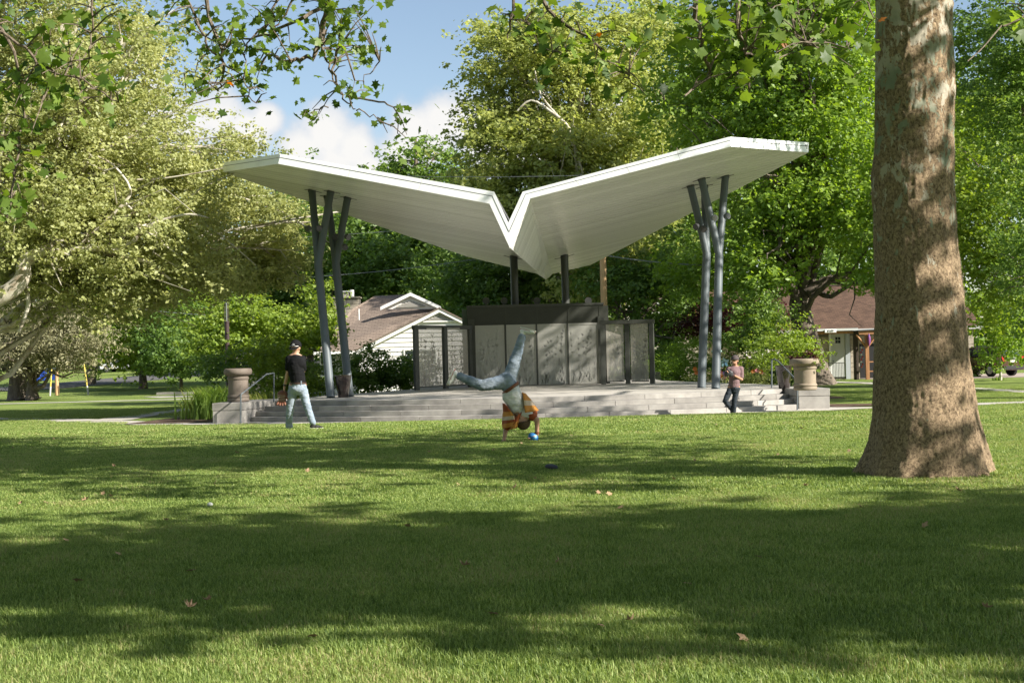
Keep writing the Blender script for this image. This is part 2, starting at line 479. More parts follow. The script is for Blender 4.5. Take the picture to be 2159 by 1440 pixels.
def pot(px, py, z, rt, rb, H, label):
    p = PZ(px, py, z)
    e = empty('glazed_pot', (p.x, p.y, z), label, 'pot', 'black glazed pots on the stage')
    MB().lathe([(rb * .9, 0), (rb, .02), (rb * 1.12, H * .25), (rt * .93, H * .72), (rt * .98, H * .95), (rt * 1.03, H * .97), (rt * 1.03, H), (rt * .93, H), (rt * .9, H * .9)], (p.x, p.y, z), 40, closed=False).build('pot_body', m_glaze, e, smooth=True)
    MB().lathe([(0, 0), (rt * .9, 0)], (p.x, p.y, z + H * .9), 24, closed=False).build('soil', m_soil, e)
    return e, p
pot(724, 838.5, PLZ, 0.275, 0.17, 0.74, 'black glazed pot beside the left pair of canopy columns')
pot(1653.5, 819.5, PLZ, 0.255, 0.17, 0.73, 'black glazed pot behind the handrail by the sand coloured urn')

# ------------------------------------------------------------------ canopy
YAW = rad(5.0)
def cx_(X, Y): return X * math.cos(YAW) - (Y - 44) * math.sin(YAW)
def cy_(X, Y): return X * math.sin(YAW) + (Y - 44) * math.cos(YAW)
def cw(xp, yp, z): return Vector((xp * math.cos(YAW) + yp * math.sin(YAW), -xp * math.sin(YAW) + yp * math.cos(YAW) + 44, z))
def wing_z(xp, yp, z0=6.48): return z0 + 0.217 * abs(xp) - 0.065 * yp
def hit_wing(px, py, side, z0=6.48):
    d = ray(px, py)
    # z = z0 + side*.217*xp - .065*yp
    gxw = side * .217 * math.cos(YAW) - .065 * math.sin(YAW)
    gyw = -side * .217 * math.sin(YAW) - .065 * math.cos(YAW)
    # z = z0 + gxw*X + gyw*(Y-44)
    t = (z0 + gyw * (-44) - CAMZ) / (d.z - gxw * d.x - gyw * d.y)
    return Vector((0, 0, CAMZ)) + d * t
def front(px, py, yp=0.0):
    """point of the vertical plane y' = yp seen at px, py"""
    d = ray(px, py)
    t = (yp + 44 * math.cos(YAW)) / (d.x * math.sin(YAW) + d.y * math.cos(YAW))
    return Vector((0, 0, CAMZ)) + d * t
zl, zr = 6.46, 6.53
B = front(587, 346); C = front(1032, 430); D = front(1118, 419); E = front(1540, 310); Vb = front(1075, 523)
A = hit_wing(472, 363.5, -1, zl); Fp = hit_wing(1703, 322, 1, zr)
G = hit_wing(985, 541, -1, zl); G2 = hit_wing(1090, 567, -1, zl); H = hit_wing(1243, 559.5, 1, zr)
T1 = hit_wing(1131, 577, -1, zl); T2 = hit_wing(1165, 577.5, 1, zr)
T = P(1151.5, 590, 0.5 * (T1.y + T2.y) - 0.2)
m_fascia = mat('white_fascia_metal', (0.70, 0.705, 0.71), 0.4, (0.85, 0.855, 0.86), 1.3, spec=0.5, lo=.2, hi=.5, stretch=(1, 1, .4))
m_roofm = mat('roof_membrane', (0.10, 0.10, 0.10), 0.7)
m_dark = mat('joint_shadow_gap', (0.12, 0.12, 0.12), 0.6)
def soffit_material():
    m = bpy.data.materials.new('ribbed_soffit_metal'); m.use_nodes = True
    t = m.node_tree; b = t.nodes['Principled BSDF']
    oi = N(t, 'ShaderNodeObjectInfo'); rr0 = N(t, 'ShaderNodeValToRGB')
    rr0.color_ramp.elements[0].color = (0.78, 0.775, 0.75, 1); rr0.color_ramp.elements[1].color = (0.92, 0.915, 0.89, 1)
    t.links.new(oi.outputs['Random'], rr0.inputs[0]); t.links.new(rr0.outputs[0], b.inputs['Base Color'])
    b.inputs['Roughness'].default_value = 0.25; b.inputs['Specular IOR Level'].default_value = 0.6
    b.inputs['Metallic'].default_value = 0.0
    g = N(t, 'ShaderNodeNewGeometry')
    # ribs run parallel to the front edge: a wave along the canopy's depth axis
    dp = vmath(t, 'DOT_PRODUCT', g.outputs['Position'], (math.sin(YAW), math.cos(YAW), 0)).outputs['Value']
    w = math_n(t, 'SINE', math_n(t, 'MULTIPLY', dp, 2 * math.pi / 0.155))
    bp = N(t, 'ShaderNodeBump', inp={'Strength': 1.0, 'Distance': 0.03})
    t.links.new(w, bp.inputs['Height']); t.links.new(bp.outputs[0], b.inputs['Normal'])
    return m
m_soffit = soffit_material()
canopy = empty('canopy', (0.6, 48, PLZ), 'white butterfly canopy with a ribbed metal soffit standing over the stage on slanting steel columns', 'canopy')
TH = 0.30
def clip(poly, nrm, dd, keep):
    """clip polygon by n.p <= d (keep=-1) or >= d"""
    out = []
    n = len(poly)
    for i in range(n):
        a = poly[i]; b = poly[(i + 1) % n]
        fa = (a.dot(nrm) - dd) * keep; fb = (b.dot(nrm) - dd) * keep
        if fa >= 0: out.append(a)
        if (fa > 0 and fb < 0) or (fa < 0 and fb > 0):
            out.append(a + (b - a) * (fa / (fa - fb)))
    return out
def poly_normal(p):
    n = Vector((0, 0, 0))
    for i in range(len(p)):
        a = p[i]; b = p[(i + 1) % len(p)]; n += a.cross(b)
    return n.normalized()
DEP = Vector((math.sin(YAW), math.cos(YAW), 0)); DEP0 = 44 * math.cos(YAW)
def soffit_strips(poly, pitch, axis, d0, start, end, gap=0.06):
    nrm = poly_normal(poly)
    if nrm.z < 0: nrm = -nrm
    s = start
    while s < end:
        q = clip(poly, axis, d0 + s + gap * .5, 1)
        if len(q) >= 3: q = clip(q, axis, d0 + s + pitch - gap * .5, -1)
        if len(q) >= 3 and poly_area(q) > 0.01:
            MB().prism(q, nrm * 0.03).build('soffit_panel', m_soffit, canopy)
        s += pitch
def poly_area(p):
    n = Vector((0, 0, 0))
    for i in range(len(p)):
        n += p[i].cross(p[(i + 1) % len(p)])
    return n.length / 2
left_wing = [B, C, T1, G2, G, A]
right_wing = [D, E, Fp, H, T2]
soffit_strips(left_wing, 0.46, DEP, DEP0, -0.6, 20)
soffit_strips(right_wing, 0.46, DEP, DEP0, -0.6, 22)
lf = [C, Vb, T, T1]; rf_ = [D, Vb, T, T2]
FX = Vector((1, 0.1, 0)).normalized()
soffit_strips([C, Vb, T], 0.46, DEP, DEP0, -0.6, 20); soffit_strips([C, T, T1], 3, DEP, DEP0, -0.6, 20)
soffit_strips([D, Vb, T], 0.46, DEP, DEP0, -0.6, 22); soffit_strips([D, T, T2], 3, DEP, DEP0, -0.6, 22)
UPV = Vector((0, 0, 1))
# top skin and body of the roof
At, Bt, Ct, Vt, Dt, Et, Ft = A + UPV * .33, front(592, 325), front(1042, 405), front(1072, 470), front(1102, 405), front(1537, 289.5), Fp + UPV * .33
Tt = T + UPV * .40
def skin(pts): return pts
mb = MB()
ins = DEP * 0.03
for bot, top in (([B, C, T1, G2, G, A], [Bt, Ct, T1 + UPV * TH, G2 + UPV * TH, G + UPV * TH, At]),
                 ([D, E, Fp, H, T2], [Dt, Et, Ft, H + UPV * TH, T2 + UPV * TH]),
                 ([C, Vb, T, T1], [Ct, Vt, Tt, T1 + UPV * TH]), ([D, Vb, T, T2], [Dt, Vt, Tt, T2 + UPV * TH])):
    cen = sum(bot, Vector()) / len(bot)
    bb = [p + UPV * .045 + (cen - p) * .004 + ins for p in bot]; tt = [p + (cen - p) * .004 + ins for p in top]
    n = len(bb)
    mb.add(bb + tt, [tuple(range(n)), tuple(range(2 * n - 1, n - 1, -1))] + [(i, (i + 1) % n, n + (i + 1) % n, n + i) for i in range(n)])
mb.build('roof_body', m_roofm, canopy)
# fascia: upper and lower band on each run, with a recessed line between
def band(b0, b1, t0, t1, name='fascia', segs=1, f0=0.0, f1=0.60, out=None, thick=0.035):
    if out is None: out = -DEP
    a0 = b0 + (t0 - b0) * f0; a1 = b1 + (t1 - b1) * f0
    c0 = b0 + (t0 - b0) * f1; c1 = b1 + (t1 - b1) * f1
    for i in range(segs):
        s0 = i / segs + (0.0006 if i else 0); s1 = (i + 1) / segs - (0.0006 if i < segs - 1 else 0)
        q = [a0 + (a1 - a0) * s0, a0 + (a1 - a0) * s1, c0 + (c1 - c0) * s1, c0 + (c1 - c0) * s0]
        MB().prism([p for p in q], out * thick).build(name, m_fascia, canopy)
runs = [(A, B, At, Bt, 2), (B, C, Bt, Ct, 3), (C, Vb, Ct, Vt, 1), (Vb, D, Vt, Dt, 1), (D, E, Dt, Et, 4), (E, Fp, Et, Ft, 1)]
for i, (b0, b1, t0, t1, sg) in enumerate(runs):
    o_ = (b1 - b0).cross(UPV).normalized()
    if o_.dot(-DEP) < 0: o_ = -o_
    if i in (1, 2, 3, 4): o_ = -DEP
    band(b0, b1, t0, t1, 'fascia_lower', sg, 0.0, 0.60, o_, 0.03)
    band(b0, b1, t0, t1, 'fascia_upper', sg, 0.66, 1.0, o_, 0.042)
for b0, b1 in ((A, G), (G, G2), (G2, T1), (H, Fp), (T2, H)):
    o_ = (b1 - b0).cross(UPV).normalized()
    c_ = Vector((0.6, 50, 0))
    if o_.dot(b0 - c_) < 0: o_ = -o_
    band(b0, b1, b0 + UPV * TH, b1 + UPV * TH, 'edge_trim', 1, 0.0, 1.0, o_, 0.02)
# small dark mark near the right tip of the fascia
m_dark_mark = mat('dark_mark', (0.03, 0.04, 0.04), 0.7)
mk = MB()
q0 = Fp + (E - Fp).normalized() * 0.16; qd = (E - Fp).normalized(); qo = (Fp - E).cross(UPV).normalized()
if qo.dot(-DEP) < 0: qo = -qo
for k in range(9):
    r_ = random.Random(k); c0 = q0 + qd * r_.uniform(-.07, .07) + UPV * r_.uniform(.12, .24) + qo * .044
    th = r_.uniform(0, 3.1)
    d1 = qd * math.cos(th) + UPV * math.sin(th); d2 = qd * -math.sin(th) + UPV * math.cos(th)
    mk.prism([c0 - d1 * .045, c0 - d2 * .014, c0 + d1 * .045, c0 + d2 * .014], qo * .002)
mk.build('dark_tip_mark', m_dark_mark, canopy)
# columns
m_col = mat('column_paint', (0.085, 0.10, 0.11), 0.5, (0.10, 0.12, 0.13), 1.0, spec=0.35)
m_rearcol = mat('rear_column_paint', (0.045, 0.048, 0.042), 0.45)
m_collar = mat('column_collar', (0.05, 0.05, 0.05), 0.5)
def soffit_hit(px, py, side): return hit_wing(px, py, side, zl if side < 0 else zr)
def column(base, fork, tops, side, r=0.138, r2=0.125):
    b = PS(base[0], base[1])
    tps = [soffit_hit(x, y, side) for x, y in tops]
    Yf = b.y + (sum(t.y for t in tps) / len(tps) - b.y) * 0.62
    f = P(fork[0], fork[1], Yf)
    o = MB().tube([b, b + (f - b) * .5, f], r, 28).build('column', m_col, canopy, smooth=True)
    MB().lathe([(r + .04, 0), (r + .04, .012), (r, .02)], (b.x, b.y, b.z - 0.012), 28).build('base_ring', m_col, canopy)
    for t_ in tps:
        mid = f + (t_ - f) * .12
        MB().tube([f - (f - b).normalized() * .06, mid, t_ + (t_ - mid).normalized() * .05], r2, 24).build('column_branch', m_col, canopy, smooth=True)
        c = MB()
        c.tube([t_ - (t_ - f).normalized() * .07, t_ - (t_ - f).normalized() * -.01], r2 + .012, 24)
        for k in range(3):
            an = 2.1 * k + 0.4
            dv = Vector((math.cos(an), math.sin(an) * .9, 0.217 * side * math.cos(an)))
            c.tube([t_ - UPV * .02, t_ + dv * .34 - UPV * .02], .012, 6)
        c.build('column_collar', m_collar, canopy)
    return b, f, tps
cL1 = column((697.5, 838.5), (671, 556), [(657.5, 401), (697.5, 403)], -1)
cL2 = column((737, 835.5), (708, 556), [(690, 414), (733, 416)], -1)
cR1 = column((1479, 817.5), (1490, 534), [(1455.5, 391.5), (1485, 392)], 1)
cR2 = column((1509, 819.5), (1516, 536), [(1479, 377), (1529.5, 371.5)], 1)
for px, py, ptop, side in ((1084.5, 640, 540, -1), (1191.5, 640, 538, 1)):
    t_ = hit_wing(px - 1.5, ptop, side, zl if side < 0 else zr)
    print('rear column depth', t_.y); b_ = Vector((t_.x + .02, t_.y, PLZ - .015))
    MB().tube([b_, t_ + UPV * .02], 0.155, 28).build('rear_column', m_rearcol, canopy, smooth=True)
    c = MB()
    for k in range(2):
        c.tube([t_ - UPV * .1, t_ + Vector(((-.4, .4)[k], 0, side * .217 * (-.4, .4)[k] - .06))], .012, 6)
    c.tube([t_ - UPV * .12, t_ - UPV * .0], .165, 24)
    c.build('column_collar', m_collar, canopy)
# floodlights clamped to the columns
m_lamp = mat('lamp_housing', (0.06, 0.06, 0.06), 0.45, spec=0.5); m_lens = mat('lamp_glass', (0.06, 0.06, 0.06), 0.12, spec=0.8)
fl = []
def flood(px, py, Y, dirv, light=False, label=''):
    c = P(px, py, Y); d = Vector(dirv).normalized()
    e = empty('floodlight', c, label, 'floodlight', 'floodlights clamped to the canopy columns')
    hm = m_col if light else m_lamp
    MB().tube([c - d * .11, c - d * .09, c + d * .04, c + d * .06], [.05, .085, .105, .105], 20).build('lamp_body', hm, e, smooth=True)
    MB().tube([c + d * .06, c + d * .064], [.09, .09], 20).build('lens', m_lens, e, smooth=True)
    MB().tube([c - d * .02 + UPV * .11, c - d * .02 - UPV * .13, c - d * .1 - UPV * .16], .012, 8).build('bracket', hm, e)
flood(649, 482, cL1[1].y - .25, (-.5, -.7, -.35), label='dark round floodlight on the outer left canopy column')
flood(673, 481, cL1[1].y + .2, (.2, -.8, -.4), label='dark floodlight between the two forks of the left column')
flood(707, 500, cL2[1].y - .3, (-.2, -.8, -.5), label='dark floodlight on the second left column, beside the inner fork')
flood(733, 500, cL2[1].y - .25, (.6, -.7, -.3), label='dark round floodlight on the right side of the left column pair')
flood(727, 521, cL2[1].y - .3, (.3, -.8, -.5), label='dark floodlight hanging lowest on the left column pair')
flood(1506, 460, cR2[1].y - .55, (.25, -.8, -.1), True, label='grey floodlight at the front fork of the right canopy columns')
flood(1533, 456, cR2[1].y - .3, (.6, -.7, .1), True, label='grey round floodlight on the outermost right column branch')
flood(1468, 478, cR1[1].y - .2, (-.6, -.7, -.3), label='dark floodlight on the inner side of the right canopy columns')
flood(1483, 483, cR1[1].y - .25, (.1, -.8, -.5), label='dark floodlight under the fork of the inner right column')

# ------------------------------------------------------------------ stage backdrop
m_frame = mat('backdrop_steel', (0.045, 0.047, 0.040), 0.5, (0.06, 0.062, 0.054), 3, spec=0.4)
m_box = mat('backdrop_wall_paint', (0.036, 0.038, 0.030), 0.55, (0.045, 0.047, 0.038), 3, spec=0.35)
m_gal = mat('galvanised_side', (0.10, 0.13, 0.11), 0.5)
def perforated(name, c, solid):
    m = bpy.data.materials.new(name); m.use_nodes = True
    t = m.node_tree; b = t.nodes['Principled BSDF']
    b.inputs['Base Color'].default_value = col4(c); b.inputs['Metallic'].default_value = 0.35
    b.inputs['Roughness'].default_value = 0.5
    tr = N(t, 'ShaderNodeBsdfTransparent')
    g = N(t, 'ShaderNodeTexCoord')
    sx = N(t, 'ShaderNodeSeparateXYZ'); t.links.new(g.outputs['Object'], sx.inputs[0])
    # round holes on a square grid, 30 mm apart
    k = 2 * math.pi / 0.03
    hx = math_n(t, 'COSINE', math_n(t, 'MULTIPLY', sx.outputs['X'], k)); hz = math_n(t, 'COSINE', math_n(t, 'MULTIPLY', sx.outputs['Z'], k))
    hole = math_n(t, 'GREATER_THAN', math_n(t, 'ADD', hx, hz), solid)
    ms = N(t, 'ShaderNodeMixShader'); t.links.new(hole, ms.inputs[0])
    t.links.new(b.outputs[0], ms.inputs[1]); t.links.new(tr.outputs[0], ms.inputs[2])
    t.links.new(ms.outputs[0], t.nodes['Material Output'].inputs['Surface'])
    return m
m_perf = perforated('perforated_metal_screen', (0.50, 0.465, 0.41), 0.55)
m_perf2 = mat('perforated_metal_over_wall', (0.345, 0.34, 0.31), 0.5, (0.355, 0.35, 0.32), 2, metal=0.3)
m_grassart = mat('grass_motif', (0.40, 0.40, 0.37), 0.5, metal=0.3)
m_grassart2 = mat('grass_motif_dark', (0.40, 0.37, 0.325), 0.55, metal=0.3)
m_edge = mat('panel_edge', (0.36, 0.35, 0.32), 0.5, metal=0.3)
screen = empty('stage_backdrop', (1.1, 55.0, PLZ), 'dark steel backdrop wall at the rear of the stage with grass patterned metal panels and two angled wings', 'backdrop')
def motif(o, x0, x1, z0, z1, ex, m, seed, dens=1.0):
    """plant silhouettes left solid in the perforated sheet: o = lower-left corner, ex = unit vector along the panel"""
    r = random.Random(seed); mb = MB(); w = x1 - x0; h = z1 - z0
    fwd = Vector((ex.y, -ex.x, 0)); 
    if fwd.y > 0: fwd = -fwd
    def quad(a, b, wd):
        d = (b - a); n = Vector((-d.y, d.x)).normalized() * wd
        ps = [a - n, b - n * .4, b + n * .4, a + n]
        ps = [Vector((min(max(p.x, x0 + .03), x1 - .03), min(max(p.y, z0 + .03), z1 - .03))) for p in ps]
        mb.add([o + ex * p.x + UPV * p.y + fwd * .004 for p in ps], [(0, 1, 2, 3)])
    for s in range(int(5 * dens)):                      # tall seed stalks
        x = r.uniform(x0 + .05, x1 - .05); top = z0 + h * r.uniform(.55, .95); lean = r.uniform(-.25, .25)
        last = Vector((x, z0 + .05))
        for k in range(8):
            t_ = (k + 1) / 8; p = Vector((x + lean * t_ * t_ * h * .4, z0 + (top - z0) * t_)); quad(last, p, .006)
            if t_ > .5:
                for sd_ in (-1, 1):
                    for q in range(2):
                        quad(p, p + Vector((sd_ * r.uniform(.03, .09), r.uniform(.06, .15))), .014)
            last = p
    for s in range(int(70 * dens)):                     # blades thickening toward the foot
        x = r.uniform(x0, x1); b_ = r.random() ** 2.2; zb = z0 + h * b_ * .4; L = h * r.uniform(.08, .26); a = r.uniform(-.6, .6)
        quad(Vector((x, zb)), Vector((x + math.sin(a) * L, zb + math.cos(a) * L)), r.uniform(.006, .018))
    return mb.build('grass_motif', m, screen)
YB = 55.0
xl = P(988, 813, YB).x; xr = P(1276, 806, YB).x
ztop = P(1130, 646, YB).z
MB().box((xl, YB + .06, PLZ - .01), (xr, YB + 2.6, ztop)).build('wall_block', m_box, screen)
MB().box((xl - .02, YB + .03, ztop + .002), (xr + .02, YB + 2.7, ztop + .09)).build('coping', m_frame, screen)
MB().box((xl - .20, YB + .3, 1.2), (xl - .003, YB + 2.6, ztop - .05)).build('side_box', m_gal, screen)
MB().box((xr + .003, YB + .5, PLZ), (xr + .22, YB + 2.6, ztop - .02)).build('side_box', m_box, screen)
px_edges = [(1003, 1064.5), (1068.5, 1130.5), (1134, 1196), (1199.5, 1262)]
zp0 = P(1133, 811, YB).z; zp1 = P(1133, 683.5, YB).z
for i, (a, b_) in enumerate(px_edges):
    x0 = P(a, 750, YB).x; x1 = P(b_, 750, YB).x
    MB().box((x0, YB - .012, zp0), (x1, YB + .045, zp1)).build('metal_panel', m_perf2, screen)
    for q in (((x0, YB - .028, zp0), (x0 + .045, YB - .014, zp1)), ((x1 - .045, YB - .028, zp0), (x1, YB - .014, zp1)), ((x0 + .046, YB - .028, zp1 - .06), (x1 - .046, YB - .014, zp1))):
        MB().box(*q).build('panel_edge', m_edge, screen)
    motif(Vector((0, YB - .012, 0)), x0 + .05, x1 - .05, zp0, zp1 - .07, Vector((1, 0, 0)), m_grassart, 31 + i, 1.2)
for i in range(4):       # seams on the dark band above
    x0 = P(px_edges[i][1] + 2, 660, YB).x
    MB().box((x0 - .012, YB + .045, zp1 + .05), (x0 + .012, YB + .058, ztop - .02)).build('seam', m_frame, screen)
for a in (995,) + tuple(e[1] + 2 for e in px_edges[:3]) + (1269,):
    x0 = P(a, 750, YB).x; wd = 0.13 if a in (995, 1269) else 0.03
    MB().box((x0 - wd, YB - .05, PLZ), (x0 + wd, YB + .055, zp1 + (.25 if wd > .1 else .0))).build('mullion', m_frame, screen)
MB().box((xl, YB - .03, PLZ), (xr, YB + .055, zp0 - .004)).build('bottom_rail', m_frame, screen)
def wing(posts, ztop_px, seed, art):
    """posts: list of (px, py) foot points on the stage floor, outer to inner"""
    feet = [PS(x, y) for x, y in posts]
    zt = P(*ztop_px).z
    n = len(feet)
    for i, f in enumerate(feet):
        d = (feet[min(i + 1, n - 1)] - feet[max(i - 1, 0)]).normalized()
        ex = Vector((d.x, d.y, 0)).normalized(); ey = Vector((-ex.y, ex.x, 0)); w_ = .09
        MB().prism([f - ex * w_ - ey * .07, f + ex * w_ - ey * .07, f + ex * w_ + ey * .07, f - ex * w_ + ey * .07], (0, 0, zt - PLZ - .1)).build('post', m_frame, screen, bevel=.006)
    a, b_ = feet[0], feet[-1]; ex = (b_ - a); ex.z = 0; ex.normalize(); ey = Vector((-ex.y, ex.x, 0))
    a2 = a - ex * .12; b2 = b_ + ex * .1
    MB().prism([Vector((q.x, q.y, zt - .098)) for q in (a2 - ey * .08, b2 - ey * .08, b2 + ey * .08, a2 + ey * .08)], (0, 0, .15)).build('top_beam', m_frame, screen, bevel=.006)
    for i in range(n - 1):
        p0 = feet[i] + (feet[i + 1] - feet[i]).normalized() * .13; p1 = feet[i + 1] - (feet[i + 1] - feet[i]).normalized() * .13
        e = (p1 - p0).normalized(); L = (p1 - p0).length; ny = Vector((-e.y, e.x, 0))
        me = bpy.data.meshes.new('screen_panel'); z0, z1 = .13, zt - PLZ - .12
        vs = [(0, 0, z0), (L, 0, z0), (L, 0, z1), (0, 0, z1), (0, .004, z0), (L, .004, z0), (L, .004, z1), (0, .004, z1)]
        me.from_pydata(vs, [], [(0, 1, 2, 3), (7, 6, 5, 4), (0, 4, 5, 1), (2, 6, 7, 3), (0, 3, 7, 4), (1, 5, 6, 2)])
        o = bpy.data.objects.new('screen_panel', me); me.materials.append(m_perf); COL.objects.link(o)
        mw = Matrix.Translation(p0) @ Matrix(((e.x, ny.x, 0, 0), (e.y, ny.y, 0, 0), (0, 0, 1, 0), (0, 0, 0, 1)))
        o.parent = screen; o.matrix_parent_inverse = Matrix.Translation(screen.location).inverted(); o.matrix_basis = mw
        MB().prism([p0 + UPV * (z0 - .05) - ny * .02, p1 + UPV * (z0 - .05) - ny * .02, p1 + UPV * (z0 - .05) + ny * .02, p0 + UPV * (z0 - .05) + ny * .02], (0, 0, .045)).build('bottom_rail', m_frame, screen)
        motif(Vector((p0.x, p0.y, 0)), .03, L - .03, PLZ + z0 + .02, PLZ + z1 - .03, e, art, seed + i, 1.6)
wing([(879, 822.5), (940, 819.5), (992, 816)], (879, 689, PS(879, 822.5).y), 61, m_grassart2)
wing([(1376, 808.5), (1324.5, 809.3), (1273, 810.5)], (1376, 676, PS(1376, 808.5).y), 71, m_grassart)
for i, px in enumerate((1025, 1063, 1132, 1240)):
    c = P(px, 633, YB + 1.0)
    e = empty('stage_lamp', (c.x, c.y, ztop + .09), ('leftmost', 'second from left', 'second from right', 'rightmost')[i] + ' of the four small black stage lamps on top of the backdrop wall', 'stage lamp', 'stage lamps on the backdrop roof')
    MB().box((c.x - .1, c.y - .1, ztop + .091), (c.x + .1, c.y + .1, ztop + .13)).build('lamp_foot', m_lamp, e)
    MB().tube([c + Vector((0, .1, 0)), c + Vector((0, -.06, -.02)), c + Vector((0, -.14, -.03))], [.08, .13, .14], 18).build('lamp_head', m_lamp, e, smooth=True)
    MB().tube([(c.x, c.y, ztop + .12), c], .02, 8).build('yoke', m_lamp, e)
# ------------------------------------------------------------------ foliage
TAU = 2 * math.pi
def leaf_cloud(rng, lobes, nclu, per, leaf, crad=0.7, flat=0.6, shell=0.55, up=0.5, droop=0.0, aspect=0.72, tintvar=0.35):
    """lobes: (cx,cy,cz,rx,ry,rz). Leaves gather in sprays that sit mostly near the surface of each lobe."""
    L = np.array(lobes, float)
    vol = (L[:, 3] * L[:, 4] * L[:, 5]) ** (0.72); vol /= vol.sum()
    npar = max(5, nclu // 10)                     # boughs, each carrying several leafy twigs
    pick = rng.choice(len(L), npar, p=vol)
    d = rng.normal(size=(npar, 3)); d /= np.linalg.norm(d, axis=1)[:, None]
    r = (shell + (1 - shell) * rng.random(npar) ** 0.6) * rng.uniform(.88, 1.14, npar)
    r *= 1 + 0.24 * np.sin(d[:, 0] * 9 + L[pick, 0] * 3) * np.cos(d[:, 2] * 6 + L[pick, 2] * 2)      # uneven outline
    cpar = L[pick, :3] + d * L[pick, 3:] * r[:, None]
    own = rng.integers(0, npar, nclu); d = d[own]
    c = cpar[own] + rng.normal(size=(nclu, 3)) * crad * np.array([.9, .9, .55])
    ct = np.clip(rng.random(npar)[own] * .7 + rng.random(nclu) * .3, 0, 1)
    n = nclu * per
    off = rng.normal(size=(nclu, per, 3)) * crad * rng.uniform(.55, 1.25, (nclu, 1, 1)) * 0.30
    off[:, :, 2] *= flat
    off[:, :, 2] -= droop * (off[:, :, 0] ** 2 + off[:, :, 1] ** 2)
    p = (c[:, None, :] + off).reshape(n, 3)
    nr = rng.normal(size=(n, 3)); nr[:, 2] = np.abs(nr[:, 2]) + up
    out = np.repeat(d, per, 0); nr += out * 0.5
    nr /= np.linalg.norm(nr, axis=1)[:, None]
    a = rng.normal(size=(n, 3)); a -= nr * (a * nr).sum(1)[:, None]; a /= np.linalg.norm(a, axis=1)[:, None]
    b = np.cross(nr, a)
    s = leaf * rng.uniform(.6, 1.25, n)[:, None]
    fold = nr * s * 0.13
    v0 = p - a * s * .5; v1 = p + b * s * .5 * aspect + fold; v2 = p + a * s * .5; v3 = p - b * s * .5 * aspect + fold
    V = np.stack([v0, v1, v2, v3], 1).reshape(-1, 3)
    base = np.arange(n) * 4
    T1_ = np.stack([base, base + 1, base + 2], 1); T2_ = np.stack([base, base + 2, base + 3], 1)
    Fq = np.stack([T1_, T2_], 1).reshape(-1, 3)
    t = np.repeat(ct, per) * (1 - tintvar) + rng.random(n) * tintvar
    return V, Fq, np.repeat(t, 2), c
def wig(rng, a, b, n, amp):
    a = np.array(a, float); b = np.array(b, float); out = [a]
    L = np.linalg.norm(b - a)
    for i in range(1, n):
        t = i / n; q = a * (1 - t) + b * t + rng.normal(size=3) * amp * L * math.sin(math.pi * t); q[2] += L * .08 * math.sin(math.pi * t); out.append(q)
    out.append(b); return out
m_bark = mat('bark_grey_brown', (0.09, 0.07, 0.052), 0.9, (0.19, 0.155, 0.12), 6, bump=0.9, bscale=18, bdist=0.05, stretch=(1, 1, .3))
m_barkw = mat('sycamore_limb_bark', (0.50, 0.46, 0.38), 0.75, (0.24, 0.19, 0.13), 2.2, bump=0.4, bscale=20, lo=0.48, hi=0.66)
LM = {
 'syc': leaf_mat('sycamore_leaves_pale', (0.19, 0.225, 0.075), (0.46, 0.475, 0.205), third=(0.55, 0.43, 0.30)),
 'sycc': leaf_mat('sycamore_leaves_mid', (0.18, 0.235, 0.06), (0.42, 0.45, 0.15), third=(0.42, 0.38, 0.18)),
 'maple': leaf_mat('maple_leaves', (0.11, 0.20, 0.03), (0.30, 0.42, 0.075)),
 'lime': leaf_mat('lime_green_leaves', (0.13, 0.21, 0.03), (0.29, 0.37, 0.07)),
 'dark': leaf_mat('dark_green_leaves', (0.07, 0.135, 0.03), (0.20, 0.30, 0.07)),
 'mid': leaf_mat('mid_green_leaves', (0.09, 0.16, 0.035), (0.22, 0.32, 0.075)),
 'cedar': leaf_mat('cedar_sprays', (0.15, 0.15, 0.075), (0.29, 0.27, 0.15), transl=0.2),
 'red': leaf_mat('dark_red_leaves', (0.045, 0.014, 0.016), (0.11, 0.035, 0.035)),
 'hang': leaf_mat('near_sycamore_leaves', (0.05, 0.10, 0.018), (0.21, 0.30, 0.055), transl=0.5, third=(0.38, 0.16, 0.05)),
 'reed': leaf_mat('reedy_leaves', (0.13, 0.19, 0.04), (0.36, 0.38, 0.14)),
}
